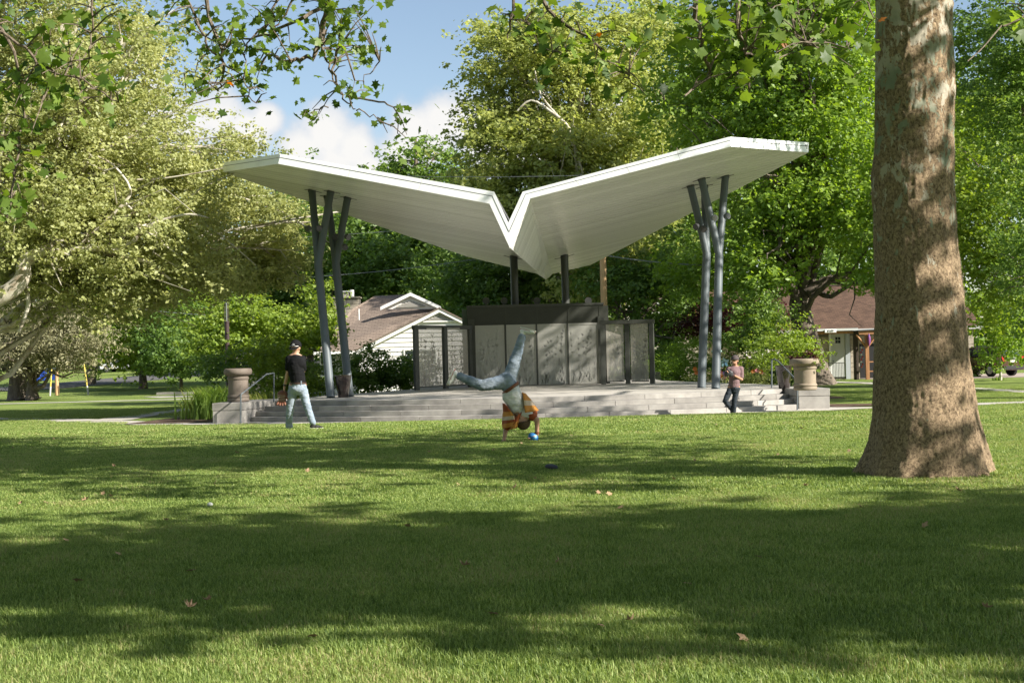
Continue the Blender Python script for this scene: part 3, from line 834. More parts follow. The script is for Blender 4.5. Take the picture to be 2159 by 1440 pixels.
def tree(name, label, base, height, lobes, style, nclu, per, leaf, trunk_r=.3, bark=None, limbs=14, group=None, seed=0, cat='tree', trunk_pts=None, trunk_base=True, **kw):
    rng = np.random.default_rng(seed + 100)
    e = empty(name, base, label, cat, group)
    V, Fq, t, cl = leaf_cloud(rng, lobes, nclu, per, leaf, **kw)
    o = np_mesh('foliage', V, Fq, t, LM[style], e); o['kind'] = 'stuff'
    bx, by, bz = base
    cz_ = np.mean([l[2] for l in lobes])
    cxm = np.average([l[0] for l in lobes]); cym = np.average([l[1] for l in lobes])
    topz = bz + (cz_ - bz) * 1.25
    tp = trunk_pts or [Vector((bx, by, bz - .15)), Vector((bx + .05, by, bz + .12)), Vector((bx + (cxm - bx) * .2, by + (cym - by) * .2, bz + (topz - bz) * .4)), Vector((cxm * .6 + bx * .4, cym * .6 + by * .4, topz))]
    rr = [trunk_r * 1.45, trunk_r * 1.1] + [trunk_r * (1 - .75 * (i + 1) / (len(tp) - 2)) for i in range(len(tp) - 2)] if trunk_base else [trunk_r * (1 - .7 * i / (len(tp) - 1)) for i in range(len(tp))]
    MB().tube(tp, rr, 14).build('trunk', bark or m_bark, e, smooth=True)
    if limbs:
        mb = MB()
        # limbs leave the trunk and reach into the sprays
        for k in range(limbs):
            c = cl[rng.integers(len(cl))]
            s_ = rng.uniform(.35, .95); i = s_ * (len(tp) - 1); i0 = min(int(i), len(tp) - 2)
            a = np.array(tp[i0].lerp(tp[i0 + 1], i - i0))
            if c[2] < a[2] - 1.5: a[2] = max(bz + 1.5, c[2] + .5); 
            r0 = trunk_r * rng.uniform(.22, .42)
            pts = wig(rng, a, c, 5, .07)
            mb.tube(pts, [r0, r0 * .8, r0 * .62, r0 * .45, r0 * .28, r0 * .12], 6)
            for q in range(3):
                j = rng.integers(2, 5); c2 = c + rng.normal(size=3) * .6
                p2 = wig(rng, pts[j], c2, 3, .08); mb.tube(p2, [r0 * .3, r0 * .2, r0 * .14, r0 * .06], 5)
        mb.build('limbs', bark or m_bark, e, smooth=True)
    return e
def PL(px, py, Y, rx, ry, rz):      # lobe centred at a photo position, radii in photo pixels (x, z) and metres (y)
    p = P(px, py, Y); s = F / Y
    return (p.x, p.y, p.z, rx / s, ry, rz / s)
def gp(px, Y):                      # ground point under photo column px at depth Y
    p = P(px, 780, Y); return (p.x, Y, gz(p.x, Y))

# left sycamore with pale limbs
Ls = [PL(60, 60, 50, 170, 4, 150), PL(230, 150, 51, 150, 4, 130), PL(370, 330, 51, 130, 3.5, 110), PL(120, 300, 50, 190, 4.5, 150),
      PL(280, 420, 50, 190, 4, 120), PL(450, 400, 55, 110, 3, 80), PL(480, 510, 55, 120, 3.5, 110), PL(90, 500, 49, 170, 4, 130), PL(300, 560, 49, 150, 3.5, 80),
      PL(530, 570, 55, 60, 2, 50), PL(150, 610, 49, 150, 3, 60), PL(-80, 250, 50, 150, 5, 260), PL(300, 60, 53, 60, 2, 50), PL(510, 330, 52, 45, 1.5, 40), PL(560, 470, 55, 50, 2, 50), PL(60, -150, 50, 200, 5, 130), PL(400, 560, 48.5, 120, 2.5, 70), PL(200, 640, 48.5, 150, 2.5, 50), PL(330, 480, 47.8, 150, 2, 70), PL(120, 420, 48, 150, 2.5, 100), PL(560, 540, 55, 50, 2, 50), PL(180, 250, 48.5, 150, 3, 90), PL(600, 460, 55, 40, 1.8, 60), PL(600, 560, 55, 40, 1.8, 50), PL(500, 300, 52, 50, 1.2, 16), PL(390, 60, 52, 50, 1.4, 18), PL(420, 150, 52, 30, 1.2, 14)]
sycL = tree('sycamore_tree', 'tall pale leaved sycamore with white limbs filling the left of the park', gp(-150, 50), 16, Ls, 'syc', 12000, 17, .145, .55, m_barkw, 110, seed=1, crad=.55, shell=.35)
def limb(pts, Y, r0, r1, parent, m=m_barkw, name='limb'):
    ps = [P(x, y, Y if len(q_) == 0 else q_[0]) for x, y, *q_ in pts]
    s = F / Y; n = len(ps)
    # round the kinks off
    out = [ps[0]]
    for i in range(n - 1):
        for k in range(1, 4):
            t = k / 3; p0 = ps[max(i - 1, 0)]; p1 = ps[i]; p2 = ps[i + 1]; p3 = ps[min(i + 2, n - 1)]
            out.append(0.5 * ((2 * p1) + (-p0 + p2) * t + (2 * p0 - 5 * p1 + 4 * p2 - p3) * t * t + (-p0 + 3 * p1 - 3 * p2 + p3) * t ** 3))
    N_ = len(out)
    MB().tube(out, [(r0 + (r1 - r0) * i / (N_ - 1)) / s for i in range(N_)], 10).build(name, m, parent, smooth=True)
limb([(-150, 720), (-30, 640), (20, 615), (48, 585), (52, 552), (82, 533), (112, 522)], 46.5, 22, 11, sycL)
limb([(150, 528), (180, 524), (240, 530), (275, 545), (310, 552), (335, 570), (360, 590)], 46.9, 6.5, 2.5, sycL)
limb([(240, 530), (280, 510), (310, 478), (350, 462), (400, 452), (440, 460)], 46.9, 5, 1.5, sycL)
limb([(150, 535), (250, 440), (275, 400), (240, 350), (205, 330)], 47.4, 4, 1.8, sycL)
limb([(310, 478), (290, 455), (262, 425), (248, 400), (215, 350)], 47.6, 3, 1.5, sycL)
limb([(-80, 560), (20, 420), (70, 300), (110, 180), (120, 60)], 49.5, 14, 4, sycL)
limb([(48, 585), (60, 640), (40, 700)], 47, 6, 3, sycL)
limb([(250, 380), (330, 378), (400, 368), (470, 355)], 48.2, 2.5, 1, sycL)
limb([(350, 462), (420, 400), (460, 380), (530, 350)], 48.8, 2.2, .8, sycL)
limb([(400, 452), (470, 500), (540, 560)], 48.4, 2, .8, sycL)

# centre sycamore behind the canopy
Ls = [PL(1060, 160, 88, 75, 3.5, 110), PL(1040, 300, 88, 70, 3.5, 90), PL(1130, 90, 89, 90, 3.5, 90), PL(1200, 200, 88, 120, 5, 130), PL(1280, 120, 90, 90, 4, 120),
      PL(1150, 350, 86, 140, 5, 110), PL(1300, 330, 88, 130, 5, 120), PL(1010, 400, 86, 60, 3, 70), PL(1120, 460, 85, 140, 4, 80), PL(1340, 480, 84, 90, 4, 90), PL(1270, 560, 83, 110, 3, 70), PL(1360, 60, 92, 60, 3, 70)]
sycC = tree('sycamore_tree', 'tall yellow green sycamore with a pale leaning limb, rising behind the middle of the canopy', gp(1240, 90), 22, Ls, 'sycc', 4700, 17, .30, .6, m_barkw, 34, seed=2, crad=1.0, shell=.3)
limb([(1240, 420), (1205, 290), (1190, 260), (1160, 235), (1120, 212), (1090, 235)], 84.2, 5.5, 1.8, sycC)
limb([(1175, 245), (1140, 200), (1128, 150)], 84.2, 3, 1.2, sycC)

# trees of the background, left to right
T_ = tree
T_('maple_tree', 'bright green maple on the far left, half behind the pale sycamore', gp(190, 120), 12, [PL(220, 640, 118, 130, 5, 80), PL(330, 620, 116, 110, 5, 70), PL(120, 600, 120, 100, 5, 60), PL(240, 720, 112, 90, 3, 40)], 'mid', 900, 16, .38, .4, seed=3, crad=1.2)
T_('maple_tree', 'light green maple over the far lawn, left of the dark shrub', gp(300, 105), 9, [PL(270, 690, 104, 80, 3, 55), PL(360, 650, 104, 100, 4, 60), PL(240, 740, 100, 60, 2, 25), PL(320, 740, 100, 60, 2, 28)], 'lime', 800, 14, .34, .3, seed=4, crad=1.1)
T_('evergreen_shrub', 'broad dark green evergreen shrub on the far lawn', gp(380, 92), 4, [PL(375, 725, 91, 55, 2.2, 55), PL(415, 700, 92, 45, 2, 45), PL(350, 760, 90, 40, 1.8, 25), PL(400, 765, 90, 50, 1.8, 28)], 'dark', 520, 22, .24, .12, seed=5, crad=.8, cat='shrub')
T_('dogwood_tree', 'small layered yellow green dogwood behind the black lamp post', gp(500, 68), 4, [PL(470, 690, 67, 65, 1.6, 16), PL(520, 665, 67, 60, 1.6, 14), PL(450, 725, 66, 70, 1.5, 14), PL(545, 710, 67, 70, 1.6, 14), PL(490, 640, 68, 45, 1.4, 12), PL(520, 745, 66, 65, 1.4, 12), PL(590, 680, 67, 40, 1.2, 16)], 'lime', 620, 16, .19, .08, seed=6, crad=.7, flat=.35, limbs=10)
T_('linden_tree', 'small yellow green tree between the left canopy columns and the white house', gp(655, 62), 4.5, [PL(640, 690, 62, 45, 1.3, 38), PL(670, 650, 62, 35, 1.2, 35), PL(625, 720, 62, 35, 1.2, 25), PL(668, 705, 62, 38, 1.2, 28)], 'lime', 300, 18, .18, .06, seed=7, crad=.6, limbs=8)
T_('oak_tree', 'deep green oak with bare dark limbs, behind the left canopy columns', gp(650, 112), 14, [PL(640, 470, 112, 60, 4, 70), PL(600, 600, 110, 70, 4, 60), PL(700, 560, 110, 80, 4, 70), PL(610, 400, 114, 40, 3, 50), PL(560, 660, 108, 60, 3, 50)], 'mid', 800, 18, .38, .5, seed=8, crad=1.3, limbs=22)
T_('oak_tree', 'dark green oak spreading behind the white house', gp(820, 108), 13, [PL(760, 500, 108, 90, 5, 60), PL(840, 540, 106, 110, 5, 70), PL(930, 590, 104, 100, 5, 60), PL(780, 600, 106, 90, 4, 50), PL(880, 480, 108, 70, 4, 50), PL(690, 640, 106, 60, 3, 40)], 'dark', 1500, 20, .36, .5, seed=9, crad=1.3, limbs=18)
T_('ash_tree', 'airy dark green ash whose top shows over the valley of the canopy', gp(880, 135), 20, [PL(880, 340, 135, 75, 4, 40), PL(900, 400, 134, 110, 5, 50), PL(830, 365, 135, 40, 3, 20), PL(950, 380, 134, 50, 3, 50), PL(860, 450, 133, 120, 5, 40)], 'mid', 700, 16, .42, .5, seed=10, crad=1.5, limbs=16)
T_('cedar_tree', 'dark cedar close behind the middle of the stage backdrop', gp(1110, 92), 9, [PL(1060, 600, 92, 80, 4, 60), PL(1160, 590, 92, 80, 4, 60), PL(1000, 620, 92, 60, 3, 50), PL(1110, 650, 90, 120, 3, 40), PL(1230, 620, 90, 60, 3, 60), PL(1120, 690, 90, 150, 3, 60)], 'dark', 1300, 20, .30, .35, seed=11, crad=1.0, limbs=22)
T_('hemlock_tree', 'drooping yellow green hemlock with a brown trunk, right of the stage backdrop', gp(1323, 80), 10, [PL(1390, 620, 80, 60, 3, 80), PL(1370, 720, 78, 60, 2.5, 60), PL(1300, 590, 80, 60, 3, 50), PL(1420, 560, 81, 60, 3, 60), PL(1440, 660, 78, 40, 2, 60), PL(1400, 780, 77, 50, 2, 30)], 'dark', 1000, 20, .24, .42, seed=12, crad=.9, droop=.5, limbs=16)

# the big trees right of the canopy
mR = T_('maple_tree', 'large spreading maple with a thick forked trunk behind the sand coloured urn', gp(1722, 73), 18,
   [PL(1500, 120, 76, 110, 4, 110), PL(1640, 100, 74, 130, 5, 130), PL(1780, 120, 72, 120, 5, 130), PL(1480, 260, 76, 90, 4, 70), PL(1620, 250, 73, 130, 4.5, 110), PL(1770, 290, 71, 110, 4, 110),
    PL(1760, 430, 70, 110, 4.5, 90), PL(1640, 430, 71, 100, 4, 70), PL(1840, 500, 69, 110, 4, 80), PL(1560, 520, 72, 90, 3.5, 50), PL(1600, 570, 70, 60, 3, 34), PL(1460, 560, 74, 60, 3, 50), PL(1850, 570, 68, 70, 3, 30), PL(1590, 612, 70, 50, 2, 20), PL(1720, -60, 74, 260, 6, 120)],
   'maple', 5600, 16, .25, .72, m_bark, 34, seed=13, crad=.95, shell=.35,
   trunk_pts=[gp(1722, 73) - 0 * Vector() if False else Vector(gp(1722, 73)) - Vector((0, 0, .1)), P(1718, 790, 73), P(1708, 740, 73), P(1693, 690, 73), P(1685, 640, 73), P(1690, 600, 73), P(1700, 540, 73.2), P(1712, 480, 73.4), P(1720, 380, 73.6), P(1715, 240, 74)])
limb([(1688, 640), (1640, 560), (1590, 520), (1540, 490)], 72.6, 13, 3, mR, m_bark)
limb([(1700, 620), (1745, 590), (1800, 585), (1870, 560)], 72.4, 13, 4, mR, m_bark)
limb([(1700, 540), (1660, 470), (1640, 400), (1600, 330)], 72.6, 11, 4, mR, m_bark)
limb([(1712, 480), (1760, 420), (1790, 340), (1800, 260)], 72.6, 11, 4, mR, m_bark)
limb([(1745, 592), (1775, 600), (1810, 612), (1845, 605)], 71.5, 3, 1.5, mR, m_bark)
kn = P(1694, 652, 72.35)
MB().tube([kn + Vector((0, .2, 0)), kn + Vector((0, -.1, 0)), kn + Vector((0, -.14, 0))], [.2, .24, .17], 16).build('knot', m_bark, mR, smooth=True)
T_('elm_tree', 'tall mid green tree behind the right wing of the canopy', gp(1480, 98), 16, [PL(1420, 250, 98, 80, 5, 120), PL(1420, 420, 96, 90, 5, 110), PL(1500, 400, 96, 90, 5, 100), PL(1440, 100, 99, 70, 4, 80), PL(1400, 560, 94, 70, 4, 60)], 'mid', 1500, 18, .36, .5, seed=14, crad=1.3, limbs=16)
T_('maple_tree', 'yellow green maple standing right of the big foreground trunk', gp(2290, 66), 10, [PL(2060, 380, 66, 90, 3.5, 80), PL(2120, 480, 65, 100, 3.5, 80), PL(2040, 540, 66, 60, 3, 50), PL(2170, 350, 66, 90, 3.5, 100), PL(2060, 240, 67, 80, 3, 60), PL(2040, 620, 66, 50, 2, 36), PL(2010, 470, 67, 40, 2, 60), PL(2090, 660, 66, 60, 2, 30), PL(2150, 600, 64, 50, 2.5, 60)], 'lime', 1500, 17, .21, .35, seed=15, crad=.85, limbs=16)
T_('conifer_tree', 'dark soft needled conifer hanging into the upper right corner', gp(2260, 56), 16, [PL(2110, 130, 56, 90, 3, 110), PL(2170, 230, 55, 90, 3, 120), PL(2060, 90, 57, 60, 2.5, 80), PL(2180, 30, 56, 130, 4, 130), PL(2190, 480, 55, 50, 2.5, 130), PL(2240, 600, 55, 90, 3, 110)], 'dark', 1500, 22, .17, .4, seed=16, crad=.8, flat=.4, droop=.5, limbs=14)
T_('young_tree', 'slender young tree with a pale leaning stem in front of the dark red car', (P(2108, 806, 74).x, 74, 0), 5, [PL(2110, 700, 73, 45, 1.2, 45), PL(2130, 650, 73, 40, 1.2, 40), PL(2085, 740, 73, 25, .8, 22), PL(2145, 730, 73, 30, .8, 30)], 'maple', 330, 16, .16, .07, m_barkw, 8, seed=17, crad=.6)
# far belts of trees that close the view
for k, (px, top, Y, sty, lab) in enumerate([
    (-180, 420, 190, 'mid', 'far tree at the left end of the tree line beyond the street'), (40, 560, 185, 'mid', 'far round tree beyond the street, behind the two cedar trunks'), (200, 520, 180, 'lime', 'far pale green tree beyond the street bend'),
    (330, 470, 175, 'mid', 'far green tree in line with the dark evergreen shrub'), (470, 520, 165, 'dark', 'far dark tree above the black lamp post'), (560, 480, 170, 'mid', 'far green tree just left of the left canopy columns'), (690, 430, 160, 'dark', 'far dark tree behind the left canopy columns'),
    (800, 470, 165, 'mid', 'far tree behind the white house ridge'), (960, 440, 150, 'dark', 'far dark tree behind the left half of the backdrop'), (1100, 450, 150, 'mid', 'far tree directly behind the valley of the canopy'),
    (1240, 420, 150, 'dark', 'far dark tree behind the utility pole'), (1400, 300, 145, 'mid', 'far tall tree behind the right wing of the canopy'), (1560, 200, 140, 'mid', 'far tall tree over the red roofed house'), (1720, 180, 140, 'dark', 'far dark tree behind the forked maple'),
    (1750, 430, 112, 'mid', 'tree filling the gap over the red roof beside the forked maple'), (1880, 160, 135, 'mid', 'far tree hidden mostly by the big foreground trunk'), (2030, 150, 130, 'maple', 'far bright tree right of the big foreground trunk'), (2200, 120, 130, 'mid', 'far tree at the right edge of the picture')]):
    s = F / Y; bz = gz(0, Y); cz_px = (780 + top) / 2
    T_('tree', lab, gp(px, Y), 12, [PL(px, top + 70, Y, 75, 5, 75), PL(px - 50, top + 190, Y - 3, 85, 5, 90), PL(px + 55, top + 210, Y - 2, 85, 5, 100), PL(px, 690, Y - 5, 110, 4, 75)], sty, 620, 15, .55, .5, limbs=0, group='far trees behind the park', seed=40 + k, crad=1.9)

# two cedars on the left lawn
for k, (px, Y, tr, lob, lab) in enumerate([
    (40, 84, .62, [PL(10, 640, 84, 60, 2.5, 50), PL(60, 690, 83, 60, 2.5, 45), PL(-20, 720, 84, 50, 2.5, 60), PL(20, 740, 82, 26, 1.5, 30)], 'thick trunked cedar with hanging grey green sprays at the left edge'),
    (66, 82, .36, [PL(110, 680, 82, 65, 2.5, 45), PL(150, 715, 81, 50, 2, 36), PL(95, 735, 81, 45, 2, 26), PL(165, 745, 81, 22, 1.5, 24), PL(55, 710, 81, 30, 1.5, 40)], 'low forked cedar with drooping grey green sprays, right of the thicker cedar')]):
    e = T_('cedar_tree', lab, gp(px, Y), 8, lob, 'cedar', 480, 34, .22, tr, m_bark, 12, seed=60 + k, crad=.9, flat=.8, droop=.5, aspect=.35, up=.1,
           trunk_pts=[Vector(gp(px, Y)), P(px, 838, Y), P(px - 2, 800, Y), P(px - 4 + 6 * k, 770, Y), P(px + 10 * k - 5, 700, Y), P(px - 5 + 20 * k, 620, Y)] if k == 0 else
                     [Vector(gp(px + 3, Y)), P(px + 2, 838, Y), P(px, 810, Y), P(px - 4, 792, Y)])
    if k == 1:
        for pts, r_ in (([(60, 795), (42, 775), (30, 740), (20, 700)], 7), ([(62, 795), (60, 760), (70, 720), (75, 680)], 8), ([(66, 796), (84, 776), (90, 740), (110, 690)], 7)):
            limb(pts, Y, r_, r_ * .5, e, m_bark)

# shrubs round the stage
def shrub(name, label, base, lobes, sty, nclu, per, leaf, seed, group=None, cat='shrub', **kw):
    return tree(name, label, base, 1, lobes, sty, nclu, per, leaf, .03, m_bark, 7, group, seed, cat, **kw)
def bl(px, py, Y, rx, ry, rz): return PL(px, py, Y, rx, ry, rz)
shrub('rhododendron_shrub', 'rounded dark glossy shrub in front of the white house', gp(790, 60), [bl(770, 780, 60, 40, .9, 36), bl(800, 800, 59.5, 38, .8, 28), bl(745, 800, 60, 26, .7, 26), bl(765, 755, 60, 26, .7, 16)], 'dark', 260, 26, .13, 80, crad=.45)
shrub('hedge_shrub', 'loose hedge with reddish tips between the dark shrub and the left screen wing', gp(840, 61), [bl(830, 785, 61, 30, .7, 28), bl(862, 792, 60.5, 28, .7, 28), bl(850, 770, 61, 40, .6, 14), bl(880, 800, 60, 20, .6, 24)], 'mid', 230, 24, .12, 81, crad=.42)
shrub('hedge_shrub', 'low green shrub behind the left canopy columns', gp(690, 55), [bl(660, 800, 55, 40, .8, 30), bl(700, 785, 56, 36, .8, 34), bl(630, 815, 54, 30, .8, 24)], 'mid', 200, 22, .12, 82, crad=.42)
shrub('camellia_shrub', 'bushy bright green shrub behind the man in the black shirt', gp(590, 54), [bl(590, 790, 54, 44, .9, 40), bl(560, 830, 52, 40, .8, 24), bl(618, 820, 53, 34, .7, 30), bl(575, 755, 55, 30, .8, 18)], 'lime', 260, 24, .13, 83, crad=.45)
shrub('camellia_shrub', 'green shrub on the left under the dogwood', gp(540, 58), [bl(540, 770, 58, 60, 1, 26), bl(480, 770, 58, 50, 1, 20), bl(450, 790, 56, 30, .8, 22)], 'mid', 200, 22, .14, 84, crad=.5)
shrub('grass_bush', 'feathery green bush right of the stage backdrop', gp(1430, 70), [bl(1430, 765, 70, 50, 1.2, 32), bl(1470, 745, 71, 40, 1.2, 28), bl(1400, 785, 69, 30, 1, 22)], 'maple', 330, 28, .14, 85, crad=.5, aspect=.3)
shrub('boxwood_hedge', 'dark clipped hedge behind the man in the mauve shirt', gp(1560, 69), [bl(1530, 785, 69, 60, .9, 22), bl(1590, 785, 69, 60, .9, 22), bl(1640, 790, 69, 40, .9, 20)], 'dark', 330, 26, .12, 86, crad=.5)
shrub('japanese_maple', 'dark red leaved ornamental maple in front of the red roofed house', gp(1540, 77), [bl(1520, 680, 77, 60, 1.6, 32), bl(1580, 670, 77, 50, 1.5, 30), bl(1480, 700, 76, 46, 1.4, 26), bl(1460, 660, 77, 26, 1, 20)], 'red', 430, 24, .15, 87, cat='tree', crad=.7)
shrub('magnolia_tree', 'glossy dark small tree with a thin stem, left of the urn on the right', gp(1600, 67), [bl(1590, 690, 67, 36, 1.1, 34), bl(1570, 735, 67, 34, 1, 26), bl(1615, 660, 67, 30, 1, 24), bl(1600, 640, 68, 30, 1, 26)], 'mid', 330, 20, .16, 88, cat='tree', crad=.6)
shrub('shrub', 'yellow green layered shrub between the thin stemmed tree and the forked trunk', gp(1650, 64), [bl(1650, 730, 64, 46, 1, 22), bl(1620, 755, 63, 44, 1, 16), bl(1680, 750, 64, 30, 1, 18), bl(1600, 770, 63, 30, .8, 12), bl(1655, 700, 65, 30, 1, 14)], 'lime', 280, 20, .13, 89, crad=.55, flat=.4)
shrub('flower_bed', 'flowering bed with orange and pink blooms beside the stage on the right', gp(1580, 61), [bl(1600, 800, 60, 26, .7, 12), bl(1570, 805, 60, 26, .6, 10), bl(1490, 800, 62, 26, .6, 12), bl(1540, 805, 60.5, 30, .6, 9)], 'reed', 200, 20, .09, 90, crad=.35, cat='flower bed')
shrub('shrub', 'low bush along the driveway at the right end house wall', gp(2010, 84), [bl(2010, 790, 84, 30, .8, 10), bl(1990, 780, 84, 24, .8, 16)], 'mid', 90, 20, .16, 92)
def reeds(name, label, cx, Y, wpx, hpx, n, seed, sty='reed'):
    rng = np.random.default_rng(seed); s = F / Y
    b = Vector(gp(cx, Y)); e = empty(name, b, label, 'plant')
    V = []; Fq = []; T = []
    for i in range(n):
        x = b.x + rng.normal() * wpx / s * .42; y = b.y + rng.normal() * .35; L = hpx / s * rng.uniform(.5, 1.05); an = rng.uniform(0, TAU); ln = rng.uniform(.15, .75) * L; w = rng.uniform(.012, .026)
        pts = []
        for k in range(5):
            t = k / 4; pts.append(np.array([x + math.cos(an) * ln * t * t, y + math.sin(an) * ln * t * t, b.z + L * (t - .35 * t ** 3)]))
        sd_ = np.array([-math.sin(an), math.cos(an), 0]) * w; ex = np.array([.4, 0, 0]) * w
        base = len(V)
        for k in range(5):
            ww = (1 - (k / 4) ** 1.5) * 1.0 + .05
            V += [pts[k] - (sd_ + ex) * ww, pts[k] + (sd_ + ex) * ww]
        tt = rng.random()
        for k in range(4): Fq.append((base + 2 * k, base + 2 * k + 1, base + 2 * k + 3, base + 2 * k + 2)); T.append(tt)
    o = np_mesh('leaves', np.array(V), np.array(Fq), np.array(T), LM[sty], e); o['kind'] = 'stuff'
reeds('bamboo_clump', 'bright striped bamboo clump between the brown urn and the left handrail', 552, 48, 46, 80, 420, 5)
reeds('bamboo_clump', 'arching green bamboo clump left of the brown urn', 455, 46.5, 60, 110, 620, 6, 'mid')
reeds('bamboo_clump', 'pale tipped bamboo clump at the outer corner of the left end wall', 440, 47.5, 50, 100, 420, 7)
reeds('ornamental_grass', 'small grassy clump behind the brown urn', 520, 50, 50, 90, 400, 8, 'mid')
reeds('ornamental_grass', 'striped grassy clump in the flower bed on the right', 1625, 60, 40, 36, 160, 9)
reeds('ornamental_grass', 'grassy clump at the foot of the young tree by the driveway', 2103, 73.5, 10, 14, 40, 10, 'maple')
# flowers (orange/pink heads) in the bed, and a mauve planting in the urn
m_fl = [mat('orange_petals', (0.55, 0.16, 0.03), 0.6), mat('pink_petals', (0.55, 0.20, 0.22), 0.6), mat('purple_petals', (0.16, 0.08, 0.32), 0.6), mat('cream_petals', (0.6, 0.5, 0.3), 0.6)]
for k, (px, py) in enumerate([(1465, 778), (1468, 786), (1496, 787), (1522, 793), (1528, 788), (1588, 783), (1596, 781), (1604, 784), (1519, 786), (1490, 795), (1610, 790)]):
    c = P(px, py, 60.2 if px > 1500 else 62)
    e = empty('flower', (c.x, c.y, gz(c.x, c.y)), ('orange bloom standing highest just left of the inner right column', 'orange bloom standing lower just left of the inner right column', 'cream bloom showing between the two right columns', 'orange bloom lowest beside the outer right column', 'purple bloom beside the outer right column', 'orange bloom topmost in the striped clump right of the mauve man',
        'pink bloom in the striped clump right of the mauve man', 'orange bloom on the right side of the striped clump', 'pink bloom beside the purple one near the outer right column', 'cream bloom low between the two right columns', 'pink bloom at the right end of the flower bed')[k], 'flower', 'flowers in the bed right of the stage')
    MB().tube([(c.x, c.y, gz(c.x, c.y)), c], .01, 5).build('stem', LM['mid'], e)
    fb = MB(); rr_ = random.Random(k)
    for q in range(6):
        an = TAU * q / 6; d = Vector((math.cos(an), -.4, math.sin(an))) * .11; n_ = Vector((-math.sin(an), 0, math.cos(an))) * .045
        fb.add([c, c + d * .6 + n_, c + d, c + d * .6 - n_], [(0, 1, 2, 3)])
    fb.build('petals', m_fl[[0, 0, 3, 0, 2, 0, 1, 0, 1, 3, 1][k]], e)
def spray(parent, c, r, rz, n, sty, leaf, seed, name='plants'):
    rng = np.random.default_rng(seed)
    V, Fq, t, cl = leaf_cloud(rng, [(c[0], c[1], c[2], r, r, rz)], n, 14, leaf, crad=.16, shell=.1)
    o = np_mesh(name, V, Fq, t, LM[sty], parent); o['kind'] = 'stuff'
spray(urnR, (urnRp.x, urnRp.y, .616 + .92), .34, .10, 60, 'red', .07, 3)
spray(urnR, (urnRp.x + .25, urnRp.y, .616 + .95), .18, .10, 25, 'lime', .07, 4, 'trailing_plants')
spray(urnR, (urnRp.x + .42, urnRp.y, .616 + .80), .08, .20, 14, 'lime', .07, 5, 'trailing_plants')

# ------------------------------------------------------------------ the big foreground sycamore
big = empty('sycamore_tree', P(1950, 985, 15.4) * 1.0, 'huge mottled sycamore trunk standing in the lawn on the right', 'tree')
prof = [(-60, 1846, 2000), (0, 1847, 2002), (145, 1847, 2009), (290, 1845, 2007), (361, 1839.5, 2009), (505, 1843, 2013), (614, 1847, 2027), (723, 1846, 2038), (867, 1845, 2056), (925, 1838, 2072), (960, 1828, 2082), (985, 1816, 2088), (1003, 1808, 2092)]
YT = 15.4
cs = []
for py, xa, xb in prof:
    a = P(xa, py + (xa - 1950) * 0.0, YT); b = P(xb, py, YT); cs.append(((a.x + b.x) / 2, (a.z + b.z) / 2, (b.x - a.x) / 2))
zs_ = np.array([c[1] for c in cs])[::-1]; xc_ = np.array([c[0] for c in cs])[::-1]; rc_ = np.array([c[2] for c in cs])[::-1]
nz_, nt_ = 420, 200
zz = np.concatenate([np.linspace(0.30, 6.3, nz_ - 40), np.linspace(6.32, 13, 40)])
xcen = np.interp(zz, zs_, xc_); rcen = np.interp(zz, zs_, rc_); rcen[zz > 6] *= np.linspace(1, .75, (zz > 6).sum())
VV = np.zeros((nz_, nt_, 3))
for i in range(nz_):
    z = zz[i]; fl_ = max(0, min(1, (1.25 - z) / .9))
    for j in range(nt_):
        th = TAU * j / nt_
        r = rcen[i] * (1 + .018 * math.sin(3 * th + z * .5))
        but = fl_ ** 1.6 * (.06 * math.sin(5 * th + .9) + .03 * math.sin(9 * th + 2.0) + .02 * math.sin(14 * th))
        q = Vector((math.cos(th) * 2.2, math.sin(th) * 2.2, z * 1.4))
        dsp = .018 * noise.noise(q * 1.5) + .012 * noise.noise(q * 5 + Vector((7, 1, 2)))
        q2 = Vector((math.cos(th) * 5, math.sin(th) * 5, z * 7))
        fine = noise.noise(q2 * 2.6) 
        dsp += .006 * max(-.5, fine) + .005 * noise.noise(q2 * 6.5)
        rr_ = r * (1 + but) + dsp
        VV[i, j] = (xcen[i] + math.cos(th) * rr_, YT + math.sin(th) * rr_ * .96, z)
idx = np.arange(nz_ * nt_).reshape(nz_, nt_); nxt = np.roll(idx, -1, 1)
Fq = np.stack([idx[:-1].ravel(), nxt[:-1].ravel(), nxt[1:].ravel(), idx[1:].ravel()], 1)
